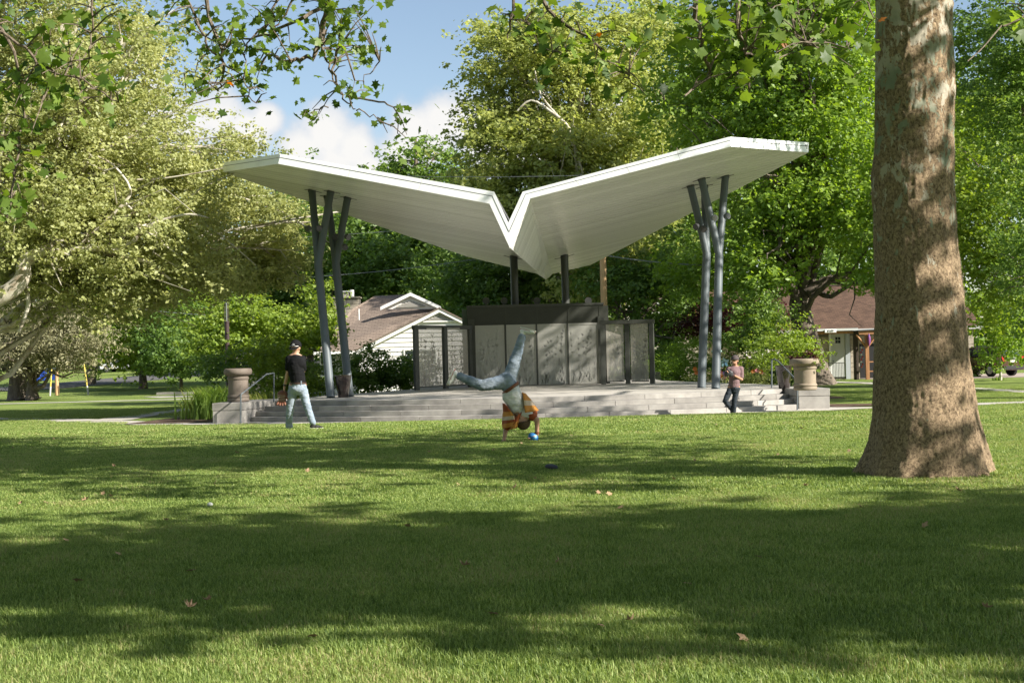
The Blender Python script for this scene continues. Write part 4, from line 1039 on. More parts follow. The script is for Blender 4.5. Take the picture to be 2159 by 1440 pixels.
def syc_bark():
    m = bpy.data.materials.new('sycamore_trunk_bark'); m.use_nodes = True
    t = m.node_tree; b = t.nodes['Principled BSDF']; b.inputs['Roughness'].default_value = .85; b.inputs['Specular IOR Level'].default_value = .2
    g = N(t, 'ShaderNodeNewGeometry'); pos = g.outputs['Position']
    st = vmath(t, 'MULTIPLY', pos, (1, 1, .75)).outputs[0]
    v = N(t, 'ShaderNodeTexNoise', inp={'Scale': 36.0, 'Detail': 7.0, 'Roughness': .7, 'Distortion': .6}); t.links.new(st, v.inputs['Vector'])
    vo = N(t, 'ShaderNodeTexVoronoi', feature='DISTANCE_TO_EDGE', inp={'Scale': 52.0, 'Randomness': 1.0})
    wob = vmath(t, 'ADD', st, vmath(t, 'MULTIPLY', v.outputs['Color'], (.16, .16, .16)).outputs[0]).outputs[0]; t.links.new(wob, vo.inputs['Vector'])
    crack = N(t, 'ShaderNodeMapRange', inp={'From Min': 0.0, 'From Max': .16}); t.links.new(vo.outputs['Distance'], crack.inputs['Value'])
    hgt_ = math_n(t, 'ADD', math_n(t, 'MULTIPLY', v.outputs[0], .93), math_n(t, 'MULTIPLY', crack.outputs[0], .09))
    r = N(t, 'ShaderNodeValToRGB'); e = r.color_ramp.elements
    e[0].position = .38; e[0].color = (.085, .056, .034, 1); e[1].position = .68; e[1].color = (.58, .425, .27, 1)
    t.links.new(hgt_, r.inputs[0])
    # pale plates: cream and grey green patches, fewer toward the foot
    st2 = vmath(t, 'MULTIPLY', pos, (1.5, 1.5, .8)).outputs[0]
    n2 = N(t, 'ShaderNodeTexNoise', inp={'Scale': 6.0, 'Detail': 5.0, 'Roughness': .7, 'Distortion': .5}); t.links.new(st2, n2.inputs['Vector'])
    sx = N(t, 'ShaderNodeSeparateXYZ'); t.links.new(pos, sx.inputs[0])
    hgt = math_n(t, 'MULTIPLY', math_n(t, 'SUBTRACT', sx.outputs['Z'], 4.1), .045)
    mk = N(t, 'ShaderNodeMapRange', inp={'From Min': .535, 'From Max': .555}); t.links.new(math_n(t, 'ADD', n2.outputs[0], hgt), mk.inputs['Value'])
    n3 = N(t, 'ShaderNodeTexNoise', inp={'Scale': 2.3}); t.links.new(pos, n3.inputs['Vector'])
    pr = N(t, 'ShaderNodeValToRGB'); pe = pr.color_ramp.elements
    pe[0].position = .42; pe[0].color = (.30, .33, .24, 1); pe[1].position = .58; pe[1].color = (.58, .52, .42, 1)
    t.links.new(n3.outputs[0], pr.inputs[0])
    mx = N(t, 'ShaderNodeMixRGB'); t.links.new(mk.outputs[0], mx.inputs[0]); t.links.new(r.outputs[0], mx.inputs[1]); t.links.new(pr.outputs[0], mx.inputs[2])
    t.links.new(mx.outputs[0], b.inputs['Base Color'])
    bp = N(t, 'ShaderNodeBump', inp={'Strength': 1.0, 'Distance': .03}); t.links.new(hgt_, bp.inputs['Height'])
    t.links.new(bp.outputs[0], b.inputs['Normal'])
    return m
m_sb = syc_bark()
np_mesh('trunk', VV.reshape(-1, 3), Fq, m=m_sb, parent=big, smooth=True)
# roots rising out of the turf
for k, (a, L, r0) in enumerate([(-1.75, .16, .045), (-.9, .15, .045)]):
    bx, bz_ = xcen[0], .36
    p0 = Vector((bx + math.cos(a) * .62, YT + math.sin(a) * .55, bz_ + .10)); p1 = p0 + Vector((math.cos(a), math.sin(a), 0)) * L
    MB().tube([p0 - Vector((math.cos(a), math.sin(a), -.1)) * .15, p0, p1 - Vector((0, 0, .05)), p1 + Vector((math.cos(a) * .15, math.sin(a) * .15, -.16))], [r0 * 1.3, r0 * 1.2, r0 * .8, r0 * .4], 12).build('root', m_sb, big, smooth=True)
# crown above the picture: it throws the dapples over the lawn
rng = np.random.default_rng(5)
crown = [(13.8, 10.6, 9.3, 1.5, .9, .9), (11.5, 14.2, 9.4, 2.8, 1.8, 1.3), (11, 18.0, 9.6, 3.2, 1.8, 1.3), (7.2, 13.0, 10.0, 2.8, 2.2, 1.5), (2.5, 15.5, 11.0, 2.6, 2.0, 1.3), (5.0, 17.0, 9.6, 2.6, 1.6, 1.2), (8.5, 14.5, 9.5, 3.4, 2.2, 1.5), (5, 15.5, 13.5, 5, 4, 2.0)]
V, Fq, t, cl = leaf_cloud(rng, crown, 1300, 20, .27, crad=1.1, shell=.2)
o = np_mesh('upper_foliage', V, Fq, t, LM['hang'], big); o['kind'] = 'stuff'
mb = MB()
for k in range(26):
    c = cl[rng.integers(len(cl))]; a = (xcen[-1], YT, rng.uniform(8, 12.5)); pts = wig(rng, a, c, 5, .06); mb.tube(pts, [.14, .12, .09, .07, .05, .02], 7)
mb.build('upper_limbs', m_sb, big, smooth=True)

# hanging boughs: branches and big lobed leaves in the top of the picture
lobed = [(0, -.5), (.10, -.30), (.36, -.36), (.26, -.12), (.52, .10), (.26, .16), (.20, .30), (0, .55), (-.20, .30), (-.26, .16), (-.52, .10), (-.26, -.12), (-.36, -.36), (-.10, -.30)]
LB = np.array(lobed)
def big_leaves(rng, P0, size, curl=.25, face=None, hang=.5):
    n = len(P0); nr = rng.normal(size=(n, 3)); nr[:, 2] += .9; nr[:, 1] -= .5
    nr /= np.linalg.norm(nr, axis=1)[:, None]
    a = rng.normal(size=(n, 3)); a[:, 2] -= 1.2 * hang; a -= nr * (a * nr).sum(1)[:, None]; a /= np.linalg.norm(a, axis=1)[:, None]
    b = np.cross(nr, a); s = size * rng.uniform(.55, 1.25, n)
    k = len(LB)
    V = np.zeros((n, k + 1, 3)); V[:, 0] = P0
    for i, (u, w) in enumerate(LB):
        V[:, i + 1] = P0 + (b * u + a * w) * s[:, None] - nr * (s * curl * (u * u + w * w * .6) * rng.uniform(.3, 1.6, n))[:, None]
    base = (np.arange(n) * (k + 1))[:, None]
    Fq = np.stack([np.concatenate([base, base + 1 + i, base + 1 + (i + 1) % k], 1) for i in range(k)], 1).reshape(-1, 3)
    t = np.repeat(np.where(rng.random(n) < .004, 1.0, rng.random(n) * .88), k)
    return V.reshape(-1, 3), Fq, t
def bough(name, parent, lines, blobs_, size, seed, Y0=13.5, mt=None, dens=.25):
    rng = np.random.default_rng(seed)
    mb = MB()
    allp = []
    for ln, r in lines:
        Yd = Y0 + rng.uniform(-.5, .5)
        ps = [P(x, y, Yd + .12 * i * rng.uniform(-1, 1)) for i, (x, y) in enumerate(ln)]
        out = []
        for i in range(len(ps) - 1):
            for k in range(4):
                q = ps[i].lerp(ps[i + 1], k / 4) + Vector(rng.normal(size=3)) * .012; out.append(q)
        out.append(ps[-1])
        s = F / Y0
        mb.tube(out, [r * (1 - .7 * i / len(out)) / s for i in range(len(out))], 7)
        allp += out
    # twigs and leaves
    pts = []
    for bx, by, rx, ry, n in blobs_:
        for c in range(max(1, int(n * dens))):
            ang = rng.uniform(0, TAU); rr = math.sqrt(rng.random())
            cx, cy = bx + math.cos(ang) * rr * rx, by + math.sin(ang) * rr * ry
            q = P(cx, cy, Y0 + rng.uniform(-.7, .7))
            near = min(allp, key=lambda w: (w - q).length)
            if (near - q).length > 1.3: continue
            if True:
                mb.tube([near, near.lerp(q, .5) + Vector((0, 0, .03)), q], [.008, .006, .003], 5)
            for k in range(5):
                pts.append(np.array(q) + rng.normal(size=3) * .10)
    mb.build('bough', mt or m_tw, parent, smooth=True)
    V, Fq, t = big_leaves(rng, np.array(pts), size)
    o = np_mesh('leaves', V, Fq, t, LM['hang'], parent); o['kind'] = 'stuff'
m_tw = mat('twig_bark', (0.07, 0.05, 0.035), .85, (0.20, .16, .12), 30, bump=.5)
bough('bough', big, [
    ([(700, -60), (693, 10), (640, 35), (573, 72), (510, 82)], 6), ([(693, 10), (680, 60), (677, 93), (660, 120), (613, 132), (585, 125), (553, 107)], 7),
    ([(677, 93), (690, 130), (703, 167), (712, 187)], 3), ([(712, 100), (704, 150), (712, 185), (735, 215), (749, 230)], 3), ([(736, 201), (790, 212), (830, 224), (836, 250), (842, 285)], 2.5),
    ([(430, -40), (440, 40), (467, 100), (470, 140), (466, 170), (460, 192)], 5), ([(467, 100), (485, 97)], 4), ([(380, -30), (420, 60), (440, 100), (480, 140), (520, 180), (540, 218)], 3),
    ([(590, -30), (570, 40), (520, 90), (515, 140)], 3), ([(640, -30), (600, 30), (560, 60)], 3), ([(435, 110), (410, 150), (380, 158)], 1.6), ([(690, 225), (660, 235), (640, 245)], 1.5),
    ([(749, 230), (790, 245), (805, 258)], 1.6), ([(800, 130), (770, 160), (735, 190)], 1.4)],
  [(400, 30, 60, 35, 60), (450, 70, 60, 40, 60), (520, 60, 70, 60, 75), (600, 20, 50, 40, 55), (540, 130, 60, 40, 45), (420, 175, 35, 25, 26), (400, 212, 28, 22, 22), (460, 130, 30, 40, 22), (480, 165, 40, 20, 20), (560, 175, 45, 22, 28),
   (680, 30, 50, 35, 45), (735, 20, 60, 40, 50), (770, 80, 45, 35, 42), (720, 110, 45, 35, 40), (780, 120, 28, 30, 18), (690, 60, 30, 60, 25), (740, 200, 45, 18, 24), (705, 185, 30, 18, 12), (668, 235, 32, 12, 16), (850, 250, 18, 18, 12), (838, 285, 26, 20, 18), (600, 100, 30, 30, 18), (660, 100, 20, 20, 8)], .098, 21, dens=.19)
bough('bough', big, [([(1085, -30), (1078, 40), (1070, 82)], 4), ([(1125, -30), (1150, 20), (1180, 45), (1240, 80), (1280, 120), (1325, 150)], 5), ([(1110, 40), (1125, 85), (1165, 110)], 2), ([(1325, 150), (1330, 175)], 2.5), ([(1160, 20), (1120, 55)], 2)],
  [(1055, 20, 22, 20, 12), (1120, 40, 35, 30, 26), (1180, 110, 35, 20, 34), (1150, 75, 30, 25, 18), (1215, 25, 25, 20, 14), (1270, 150, 30, 30, 22), (1340, 60, 30, 20, 14), (1330, 115, 26, 35, 18), (1290, 170, 20, 16, 10), (1240, 115, 20, 16, 8), (1350, 205, 18, 16, 12), (1165, 150, 14, 10, 4)], .13, 22, dens=.2)
bough('bough', big, [([(1555, -30), (1558, 30), (1560, 75), (1570, 110), (1580, 200)], 7), ([(1462, -20), (1472, 40), (1478, 90), (1490, 115), (1497, 160), (1470, 180), (1443, 203)], 5.5), ([(1497, 160), (1515, 168), (1535, 165), (1560, 150)], 3.5),
    ([(1640, -30), (1665, 30), (1700, 72), (1745, 62), (1790, 55)], 5), ([(1700, 72), (1740, 90), (1785, 105)], 2.5), ([(1570, 110), (1600, 125), (1640, 130), (1680, 105), (1705, 90)], 2.5), ([(1800, -30), (1830, 10), (1850, 40)], 3)],
  [(1450, 25, 45, 30, 36), (1490, 60, 40, 35, 34), (1540, 60, 45, 45, 40), (1600, 30, 60, 35, 50), (1600, 90, 55, 30, 40), (1660, 60, 50, 35, 40), (1640, 110, 40, 25, 26), (1730, 80, 55, 30, 44), (1760, 100, 40, 20, 26), (1530, 120, 50, 30, 36), (1480, 155, 40, 16, 20), (1560, 155, 40, 20, 22), (1700, 20, 50, 25, 30), (1790, 40, 30, 30, 22), (1810, 135, 20, 14, 10), (1835, 60, 16, 50, 16), (1440, 80, 25, 25, 12)], .14, 23, 12.5, dens=.19)
bough('bough', big, [([(-30, 60), (40, 90), (100, 150), (180, 170), (250, 215)], 4), ([(190, -30), (197, 60), (190, 120), (170, 170)], 2.5), ([(-30, 20), (30, 110), (50, 250), (30, 380), (10, 470)], 4), ([(100, 150), (170, 170), (172, 220)], 2)],
  [(60, 70, 90, 60, 60), (40, 170, 60, 60, 52), (120, 150, 70, 50, 50), (200, 100, 50, 60, 30), (30, 290, 50, 60, 46), (80, 210, 60, 50, 30), (190, 180, 60, 40, 28), (225, 225, 40, 25, 14), (50, 370, 45, 40, 22), (10, 430, 30, 60, 26), (180, 20, 90, 25, 26), (100, 350, 20, 20, 5)], .12, 24, 12.2, dens=.2)
bough('bough', big, [([(2200, 20), (2150, 40), (2110, 60), (2040, 130)], 3)], [(2120, 20, 30, 20, 8), (2150, 50, 20, 30, 8)], .15, 25, 12)

# an unseen neighbour: sycamore outside the right edge of the view, source of the near shade
nb = empty('sycamore_tree', (15.5, 2.5, .35), 'sycamore near the viewer outside the right edge, shading the near lawn', 'tree')
rng = np.random.default_rng(9)
crown = [(11.8, 4.9, 8.6, 3.6, .8, .8), (12.3, 3.6, 9.0, 5.0, .8, .8), (15.5, 2.2, 10.5, 4.2, .8, .9), (18.5, 3.0, 11.0, 3.6, .9, .9), (10.5, 3.2, 8.2, 3.0, .6, .6), (16, 1.4, 12, 4.5, .8, .9), (14.5, 5.6, 9, 3, .6, .6), (9.5, 6.4, 8.3, 2.2, .6, .5), (8.6, 5.2, 8.2, 2.2, .9, .6), (18.5, 5.4, 9.6, 2.6, .8, .7), (12, 1.6, 8.8, 3.4, .7, .7), (15, .6, 9.6, 3, .6, .7), (7.5, 4.2, 8.3, 1.6, .8, .6)]
V, Fq, t, cl = leaf_cloud(rng, crown, 900, 20, .25, crad=.75, shell=.1)
o = np_mesh('foliage', V, Fq, t, LM['hang'], nb); o['kind'] = 'stuff'
MB().tube([(15.5, 2.5, .1), (15.5, 2.5, .6), (15.4, 2.5, 5), (15.2, 2.7, 9), (15, 3, 12)], [.9, .6, .45, .35, .12], 16).build('trunk', m_sb, nb, smooth=True)
mb = MB()
for k in range(22):
    c = cl[rng.integers(len(cl))]; pts = wig(rng, (15.3, 2.6, rng.uniform(6.5, 10)), c, 5, .05); mb.tube(pts, [.13, .11, .08, .06, .04, .02], 7)
mb.build('limbs', m_sb, nb, smooth=True)
# tall crown beyond the right edge that shades the left of the stage
nb2 = empty('elm_tree', (24.5, 44, 0), 'tall elm outside the right edge of the view, shading the stage', 'tree')
crown = [(20.5, 31, 12, 4.2, 1.5, 1.5), (17.5, 27, 11, 3, 1.0, 1.2), (16, 34, 15.2, 3.2, 2.4, 1.5), (19.5, 36, 14.8, 3, 2, 1.4), (13.4, 35.2, 14, 2, 1.3, .8), (23, 40, 16.5, 4, 3.5, 3), (21, 45, 16, 3.5, 3, 2.4), (25, 46, 12, 4, 4, 4)]
V, Fq, t, cl = leaf_cloud(rng, crown, 900, 20, .24, crad=1.15, shell=.15)
o = np_mesh('foliage', V, Fq, t, LM['mid'], nb2); o['kind'] = 'stuff'
MB().tube([(24.5, 44, -.2), (24.5, 44, .4), (24.3, 44, 8), (23, 44, 15), (21, 44, 19)], [.9, .6, .5, .35, .1], 14).build('trunk', m_bark, nb2, smooth=True)
mb = MB()
for k in range(26):
    c = cl[rng.integers(len(cl))]; pts = wig(rng, (24, 44, rng.uniform(7, 15)), c, 5, .05); mb.tube(pts, [.16, .13, .1, .07, .05, .02], 6)
mb.build('limbs', m_bark, nb2, smooth=True)

# unseen trees added behind, beside and above the viewer to block sky light
for k, (x, y, h, sty, lab) in enumerate([(-22, -6, 13, 'syc', 'added unseen sycamore behind the viewer to the left'), (-8, -16, 14, 'mid', 'added unseen tree straight behind the viewer, slightly left'), (6, -20, 13, 'mid', 'added unseen tree behind the viewer, slightly right'),
                                         (-30, 14, 13, 'mid', 'added unseen tree left of the view beside the near lawn'), (-27, 32, 14, 'syc', 'added unseen pale tree left of the view beside the far lawn'), (-3, -5, 13, 'maple', 'added unseen tree with its crown shading the lawn from above the viewer')]):
    lo_ = [(x, y, h, 6.5, 5.5, 4.2), (x + 3, y + 2, h - 3, 4.5, 4, 3), (x - 4, y - 1, h - 3, 4.5, 4, 3)] if k < 5 else [(-2.0, 4, 13.2, 5.5, 9, 1.8), (-3, 17, 13.6, 5.0, 6, 1.8), (-10, 4, 12, 5, 7, 2.5)]  # last tree: flat crowns shaped to dim the sky overhead
    T_('tree', lab, (x, y, .33), h, lo_, sty, 420 if k < 5 else 1500, 14, .55, .42, limbs=10, seed=200 + k, crad=1.9)
# ------------------------------------------------------------------ houses
def brick_rows(name, c, c2, sc=1.0, bw=.3, rh=.14, mort=(.02, .015, .012), ms=.006, off=.5, rough=.85, bump=.3, axis='XZ'):
    """shingle / slate courses for a surface too far away to build piece by piece"""
    m = bpy.data.materials.new(name); m.use_nodes = True
    t = m.node_tree; b = t.nodes['Principled BSDF']; b.inputs['Roughness'].default_value = rough; b.inputs['Specular IOR Level'].default_value = .2
    g = N(t, 'ShaderNodeNewGeometry'); sx = N(t, 'ShaderNodeSeparateXYZ'); t.links.new(g.outputs['Position'], sx.inputs[0])
    cb = N(t, 'ShaderNodeCombineXYZ'); t.links.new(sx.outputs['X'], cb.inputs[0]); t.links.new(sx.outputs['Z'], cb.inputs[1])
    br = N(t, 'ShaderNodeTexBrick', offset=off, inp={'Scale': 1.0, 'Mortar Size': ms, 'Brick Width': bw, 'Row Height': rh, 'Color1': col4(c), 'Color2': col4(c2), 'Mortar': col4(mort), 'Mortar Smooth': .1, 'Bias': 0.0})
    t.links.new(cb.outputs[0], br.inputs['Vector'])
    nn = N(t, 'ShaderNodeTexNoise', inp={'Scale': 1.3, 'Detail': 3}); t.links.new(g.outputs['Position'], nn.inputs['Vector'])
    hsn = N(t, 'ShaderNodeHueSaturation'); t.links.new(br.outputs['Color'], hsn.inputs['Color'])
    t.links.new(math_n(t, 'ADD', math_n(t, 'MULTIPLY', nn.outputs[0], .5), .75), hsn.inputs['Value'])
    t.links.new(hsn.outputs[0], b.inputs['Base Color'])
    bp = N(t, 'ShaderNodeBump', inp={'Strength': bump, 'Distance': .02}); t.links.new(br.outputs['Color'], bp.inputs['Height']); t.links.new(bp.outputs[0], b.inputs['Normal'])
    return m
m_shBrown = brick_rows('brown_shingles', (.23, .18, .145), (.195, .152, .123), bw=.32, rh=.085)
m_shRed = brick_rows('red_brown_shingles', (.125, .075, .052), (.08, .048, .034), bw=.3, rh=.075)
m_white = mat('white_siding_paint', (.74, .71, .69), .6, (.78, .75, .73), 1.0)
m_trim = mat('white_trim_paint', (.78, .77, .75), .5)
m_cream = mat('tan_siding_paint', (.30, .265, .20), .65, (.34, .30, .235), 1.0)
m_glass = mat('window_glass', (.03, .04, .045), .06, spec=1.0)
m_stone = mat('limestone_blocks', (.30, .26, .20), .9, (.42, .37, .29), 5, bump=.6, bscale=20)
m_grout = mat('stone_mortar', (.20, .18, .15), .95)
m_wood = mat('cedar_timber', (.26, .12, .05), .7, (.36, .18, .08), 6, stretch=(1, 1, .2))
m_metal = mat('grey_roof_metal', (.10, .11, .12), .45, metal=.4)
def siding(parent, poly2, Y, m, pitch, name='siding_board', lap=.04):
    """horizontal boards clipped to a wall outline (x, z) facing the camera; each board laps over the one below"""
    zs = [p[1] for p in poly2]; z = min(zs)
    while z < max(zs) - .02:
        poly = [Vector((p[0], 0, p[1])) for p in poly2]
        q = clip(poly, UPV, z, 1)
        if len(q) >= 3: q = clip(q, UPV, z + pitch, -1)
        if len(q) >= 3 and poly_area(q) > .004:
            mb = MB(); n = len(q)
            fr = [Vector((p.x, Y - lap * (1 - (p.z - z) / pitch) - .004, p.z)) for p in q]; bk = [Vector((p.x, Y + .03, p.z)) for p in q]
            mb.add(fr + bk, [tuple(range(n)), tuple(range(2 * n - 1, n - 1, -1))] + [(i, n + i, n + (i + 1) % n, (i + 1) % n) for i in range(n)])
            mb.build(name, m, parent)
        z += pitch
def window(parent, x0, x1, z0, z1, Y, cols=1, rows=2, fw=.07):
    o = MB()
    o.box((x0 - fw, Y - .06, z0 - fw), (x1 + fw, Y - .005, z0)).box((x0 - fw, Y - .06, z1), (x1 + fw, Y - .005, z1 + fw))
    o.box((x0 - fw, Y - .059, z0), (x0, Y - .006, z1)).box((x1, Y - .059, z0), (x1 + fw, Y - .006, z1))
    f = o.build('window', m_trim, parent)
    for i in range(1, cols): x = x0 + (x1 - x0) * i / cols; MB().box((x - .02, Y - .05, z0), (x + .02, Y - .02, z1)).build('glazing_bar', m_trim, f)
    for i in range(1, rows): z = z0 + (z1 - z0) * i / rows; MB().box((x0, Y - .045, z - .02), (x1, Y - .018, z + .02)).build('glazing_bar', m_trim, f)
    MB().box((x0, Y - .017, z0), (x1, Y - .007, z1)).build('pane', m_glass, f)
# --- white house on the left
HY = 73.0
def hp(px, py, Y=HY): return P(px, py, Y)
hA = hp(927, 652); hL = hp(752, 741); hB = hp(1105, 741)
whouse = empty('house', (hA.x, HY, 0), 'white sided house with brown shingle roof and stone chimney, left of the stage', 'house')
MB().box((hL.x + .25, HY + .04, -.1), (hB.x - .4, HY + 9, hL.z - .1)).build('wall', m_white, whouse)
siding(whouse, [(hL.x + .2, -.1), (hB.x - .2, -.1), (hB.x - .2, hL.z + .02), (hA.x, hA.z - .12), (hL.x + .2, hL.z + .02)], HY, m_white, .235)
# rake boards of the front gable
for a, b in ((hL, hA), (hA, hB)):
    MB().prism([a - UPV * .16, b - UPV * .16, b + UPV * .06, a + UPV * .06], (0, -.22, 0)).build('rake_board', m_trim, whouse)
def roof(parent, pts, m, th=.07, name='roof'):
    n = poly_normal([Vector(p) for p in pts]); n = n if n.z > 0 else -n
    return MB().prism(pts, n * -th).build(name, m, parent)
sl = (hA.z - hL.z) / (hA.x - hL.x)
bk = Vector((0, 7.5, 0))
roof(whouse, [hL + Vector((-.1, -.25, .065)), hA + Vector((0, -.25, .09)), hA + bk + UPV * .09, hL + bk + Vector((-.1, 0, .065))], m_shBrown)
roof(whouse, [hA + Vector((0, -.25, .09)), hB + Vector((.1, -.25, .065)), hB + bk + Vector((.1, 0, .065)), hA + bk + UPV * .09], m_shBrown)
# main roof: slope toward the viewer
rL = P(790, 624, 80.5); rR = P(872, 621, 80.5); eL = P(668, 742, 74.5); 
roof(whouse, [eL, P(762, 740, 74.5), P(928, 652, 77.0), rR, rL, P(742, 652, 78.5)], m_shBrown, .08, 'main_roof')
roof(whouse, [rR + UPV * .01, P(931, 652, 77.0), P(985, 690, 78.5), P(985, 690, 82)], m_shBrown, .08, 'main_roof')
MB().box((eL.x + .6, 75.2, -.1), (hL.x + 2, 84, eL.z + .05)).build('wall', m_white, whouse)
siding(whouse, [(eL.x + .6, -.1), (hL.x + .3, -.1), (hL.x + .3, eL.z - .02), (eL.x + .6, eL.z - .02)], 75.18, m_white, .235)
MB().box((eL.x - .15, 74.25, eL.z - .14), (hL.x - .02, 74.42, eL.z + .0)).build('gutter', m_trim, whouse)
w0 = P(677, 775, 75.1); window(whouse, w0.x, w0.x + .75, 1.1, 2.2, 75.16)
cnr = P(748, 760, HY).x
MB().box((hL.x + .17, HY - .05, -.1), (hL.x + .30, HY - .0, hL.z)).build('corner_board', m_trim, whouse)
MB().tube([P(756, 745, HY - .1), (P(756, 745, HY - .1).x, HY - .1, .1)], .035, 8).build('downpipe', m_trim, whouse)
# dormer-like second gable with louvred vent
dA, dL, dR = P(866, 622, 76.9), P(803, 652, 76.9), P(930, 651, 76.9)
MB().prism([dA - UPV * .05, dL, dR], (0, .3, 0)).build('gable_wall', m_white, whouse)
for a, b in ((dL, dA), (dA, dR)):
    MB().prism([a - UPV * .06, b - UPV * .06, b + UPV * .12, a + UPV * .12], (0, -.25, 0)).build('rake_board', m_trim, whouse)
def vent(cx, zt, zb, hw, Y):
    e = MB().prism([(cx, Y, zt), (cx - hw, Y, zb), (cx + hw, Y, zb)], (0, -.03, 0)).build('gable_vent', m_cream, whouse)
    n = 5
    for i in range(n):
        z = zb + (zt - zb) * (i + .1) / n; w = hw * (1 - (i + .1) / n) * .96
        MB().prism([(cx - w, Y - .035, z), (cx + w, Y - .035, z), (cx + w, Y - .07, z - .03), (cx - w, Y - .07, z - .03)], (0, 0, .014)).build('louvre', mat_louv, e)
mat_louv = mat('vent_louvre', (.42, .40, .36), .6)
vent(dA.x, dA.z - .32, dA.z - .62, .82, 76.85)
vent(hA.x, hA.z - .26, hA.z - .58, .78, HY - .03)
MB().box((hA.x - .86, HY - .12, hA.z - .66), (hA.x + .86, HY - .03, hA.z - .60)).build('vent_sill', m_trim, whouse)
wx = hp(893, 740).x; window(whouse, wx, wx + .62, hp(893, 790).z, hp(893, 738).z, HY - .02); window(whouse, wx - .95, wx - .4, hp(893, 790).z, hp(893, 738).z, HY - .02)
# chimney of limestone blocks
c0 = P(703, 700, 79.5); c1 = P(757, 628, 79.5)
MB().box((c0.x + .03, 79.53, c0.z - 1), (c1.x - .03, 80.6, c1.z)).build('chimney', m_grout, whouse)
r_ = random.Random(3); z = c0.z - .6
while z < c1.z - .1:
    h = r_.uniform(.20, .27); x = c0.x
    while x < c1.x - .05:
        w = min(r_.uniform(.28, .5), c1.x - x)
        MB().box((x + .01, 79.5 - r_.uniform(0, .03), z + .01), (x + w - .01, 79.6, z + h - .01)).build('stone', m_stone, whouse)
        x += w
    z += h
MB().box((c0.x - .04, 79.4, c1.z), (c1.x + .04, 80.65, c1.z + .07)).build('chimney_cap', m_stone, whouse)
fx = P(729, 618, 80)
MB().box((fx.x - .16, 79.9, c1.z + .07), (fx.x + .16, 80.2, c1.z + .32)).build('flue', mat('flue_clay', (.5, .45, .4), .8), whouse)
MB().box((P(718, 615, 80).x - .1, 79.8, c1.z + .36), (P(738, 615, 80).x, 80.3, c1.z + .42)).build('flue_cover', m_trim, whouse)
MB().tube([(P(742, 615, 80).x, 80, c1.z + .07), (P(742, 615, 80).x, 80, c1.z + .48)], .12, 12).build('vent_pipe', m_trim, whouse)
vp = P(757, 675, 76.6); MB().tube([vp, vp + UPV * .6], .03, 8).build('vent_pipe', m_trim, whouse)

# --- red roofed house on the right
RY = 86.0
def rp(px, py, Y=RY): return P(px, py, Y)
rhouse = empty('house', (rp(1750, 700).x, RY, 0), 'low stone and tan house with a reddish shingle roof, right of the park', 'house')
ev = rp(1720, 697); xl_, xr_ = rp(1440, 700).x, rp(2052, 690).x
MB().box((xl_ + .1, RY + .03, -.1), (xr_ - .05, RY + 9, ev.z + .1)).build('wall', m_grout, rhouse)
siding(rhouse, [(xl_, -.1), (rp(1660, 700).x, -.1), (rp(1660, 700).x, ev.z), (xl_, ev.z)], RY, m_cream, .30)
rd = P(1840, 601, 91.5)
roof(rhouse, [Vector((xl_ - .4, RY - .5, ev.z - .02)), Vector((xr_ + .4, RY - .5, ev.z - .02)), Vector((xr_ + .4, 91.5, rd.z)), Vector((P(1500, 610, 91.5).x, 91.5, rd.z))], m_shRed, .12)
roof(rhouse, [Vector((P(1500, 610, 91.5).x, 91.5, rd.z)), Vector((xr_ + .4, 91.5, rd.z)), Vector((xr_ + .4, 97, ev.z)), Vector((xl_, 97, ev.z))], m_shRed, .12)
MB().box((xl_ - .45, RY - .66, ev.z - .14), (xr_ + .45, RY - .51, ev.z + .04)).build('gutter', mat('gutter_paint', (.45, .45, .43), .5), rhouse)
MB().box((P(1700, 601, 91.5).x, 91.4, rd.z - .02), (xr_ + .4, 91.6, rd.z + .07)).build('ridge_cap', mat('ridge_tiles', (.06, .035, .03), .8), rhouse)
# left wing: small tan gable end with an orange roof
wl, wr = P(1426, 684, 83), P(1455, 684, 83)
MB().box((wl.x + .1, 83.03, -.1), (P(1492, 684, 83).x, 86, wl.z - .05)).build('wall', m_cream, rhouse)
siding(rhouse, [(wl.x + .1, -.1), (P(1492, 684, 83).x, -.1), (P(1492, 684, 83).x, wl.z - .05), (wl.x + .1, wl.z - .05)], 83, m_cream, .30)
m_shOr = brick_rows('orange_shingles', (.42, .20, .09), (.34, .16, .08), bw=.3, rh=.08)
roof(rhouse, [wl + Vector((-.1, -.25, 0)), P(1466, 684, 83) + Vector((0, -.25, 0)), P(1470, 652, 86.5), P(1462, 655, 86.5)], m_shOr, .1)
MB().box((wl.x - .14, 82.6, wl.z - .14), (P(1462, 684, 83).x, 82.73, wl.z + .02)).build('gutter', m_trim, rhouse)
MB().box((wl.x + .06, 82.9, -.1), (wl.x + .2, 82.98, wl.z - .15)).build('corner_board', m_trim, rhouse)
# little gable over the middle windows
gA, gL, gR = P(1604, 641, 84.5), P(1560, 676, 84.5), P(1655, 681, 84.5)
MB().prism([gA, gL, gR], (0, 1.5, 0)).build('gable_wall', m_cream, rhouse)
for a, b in ((gL, gA), (gA, gR)):
    MB().prism([a - UPV * .02, b - UPV * .02, b + UPV * .2, a + UPV * .2], (0, -.3, 0)).build('rake_board', m_trim, rhouse)
for px, w, pz0, pz1 in ((1470, .55, 738, 705), (1575, .9, 752, 715), (1640, .6, 745, 700), (1601, .5, 752, 715)):
    a = rp(px, pz0); b = rp(px, pz1); window(rhouse, a.x, a.x + w, a.z, b.z, RY)
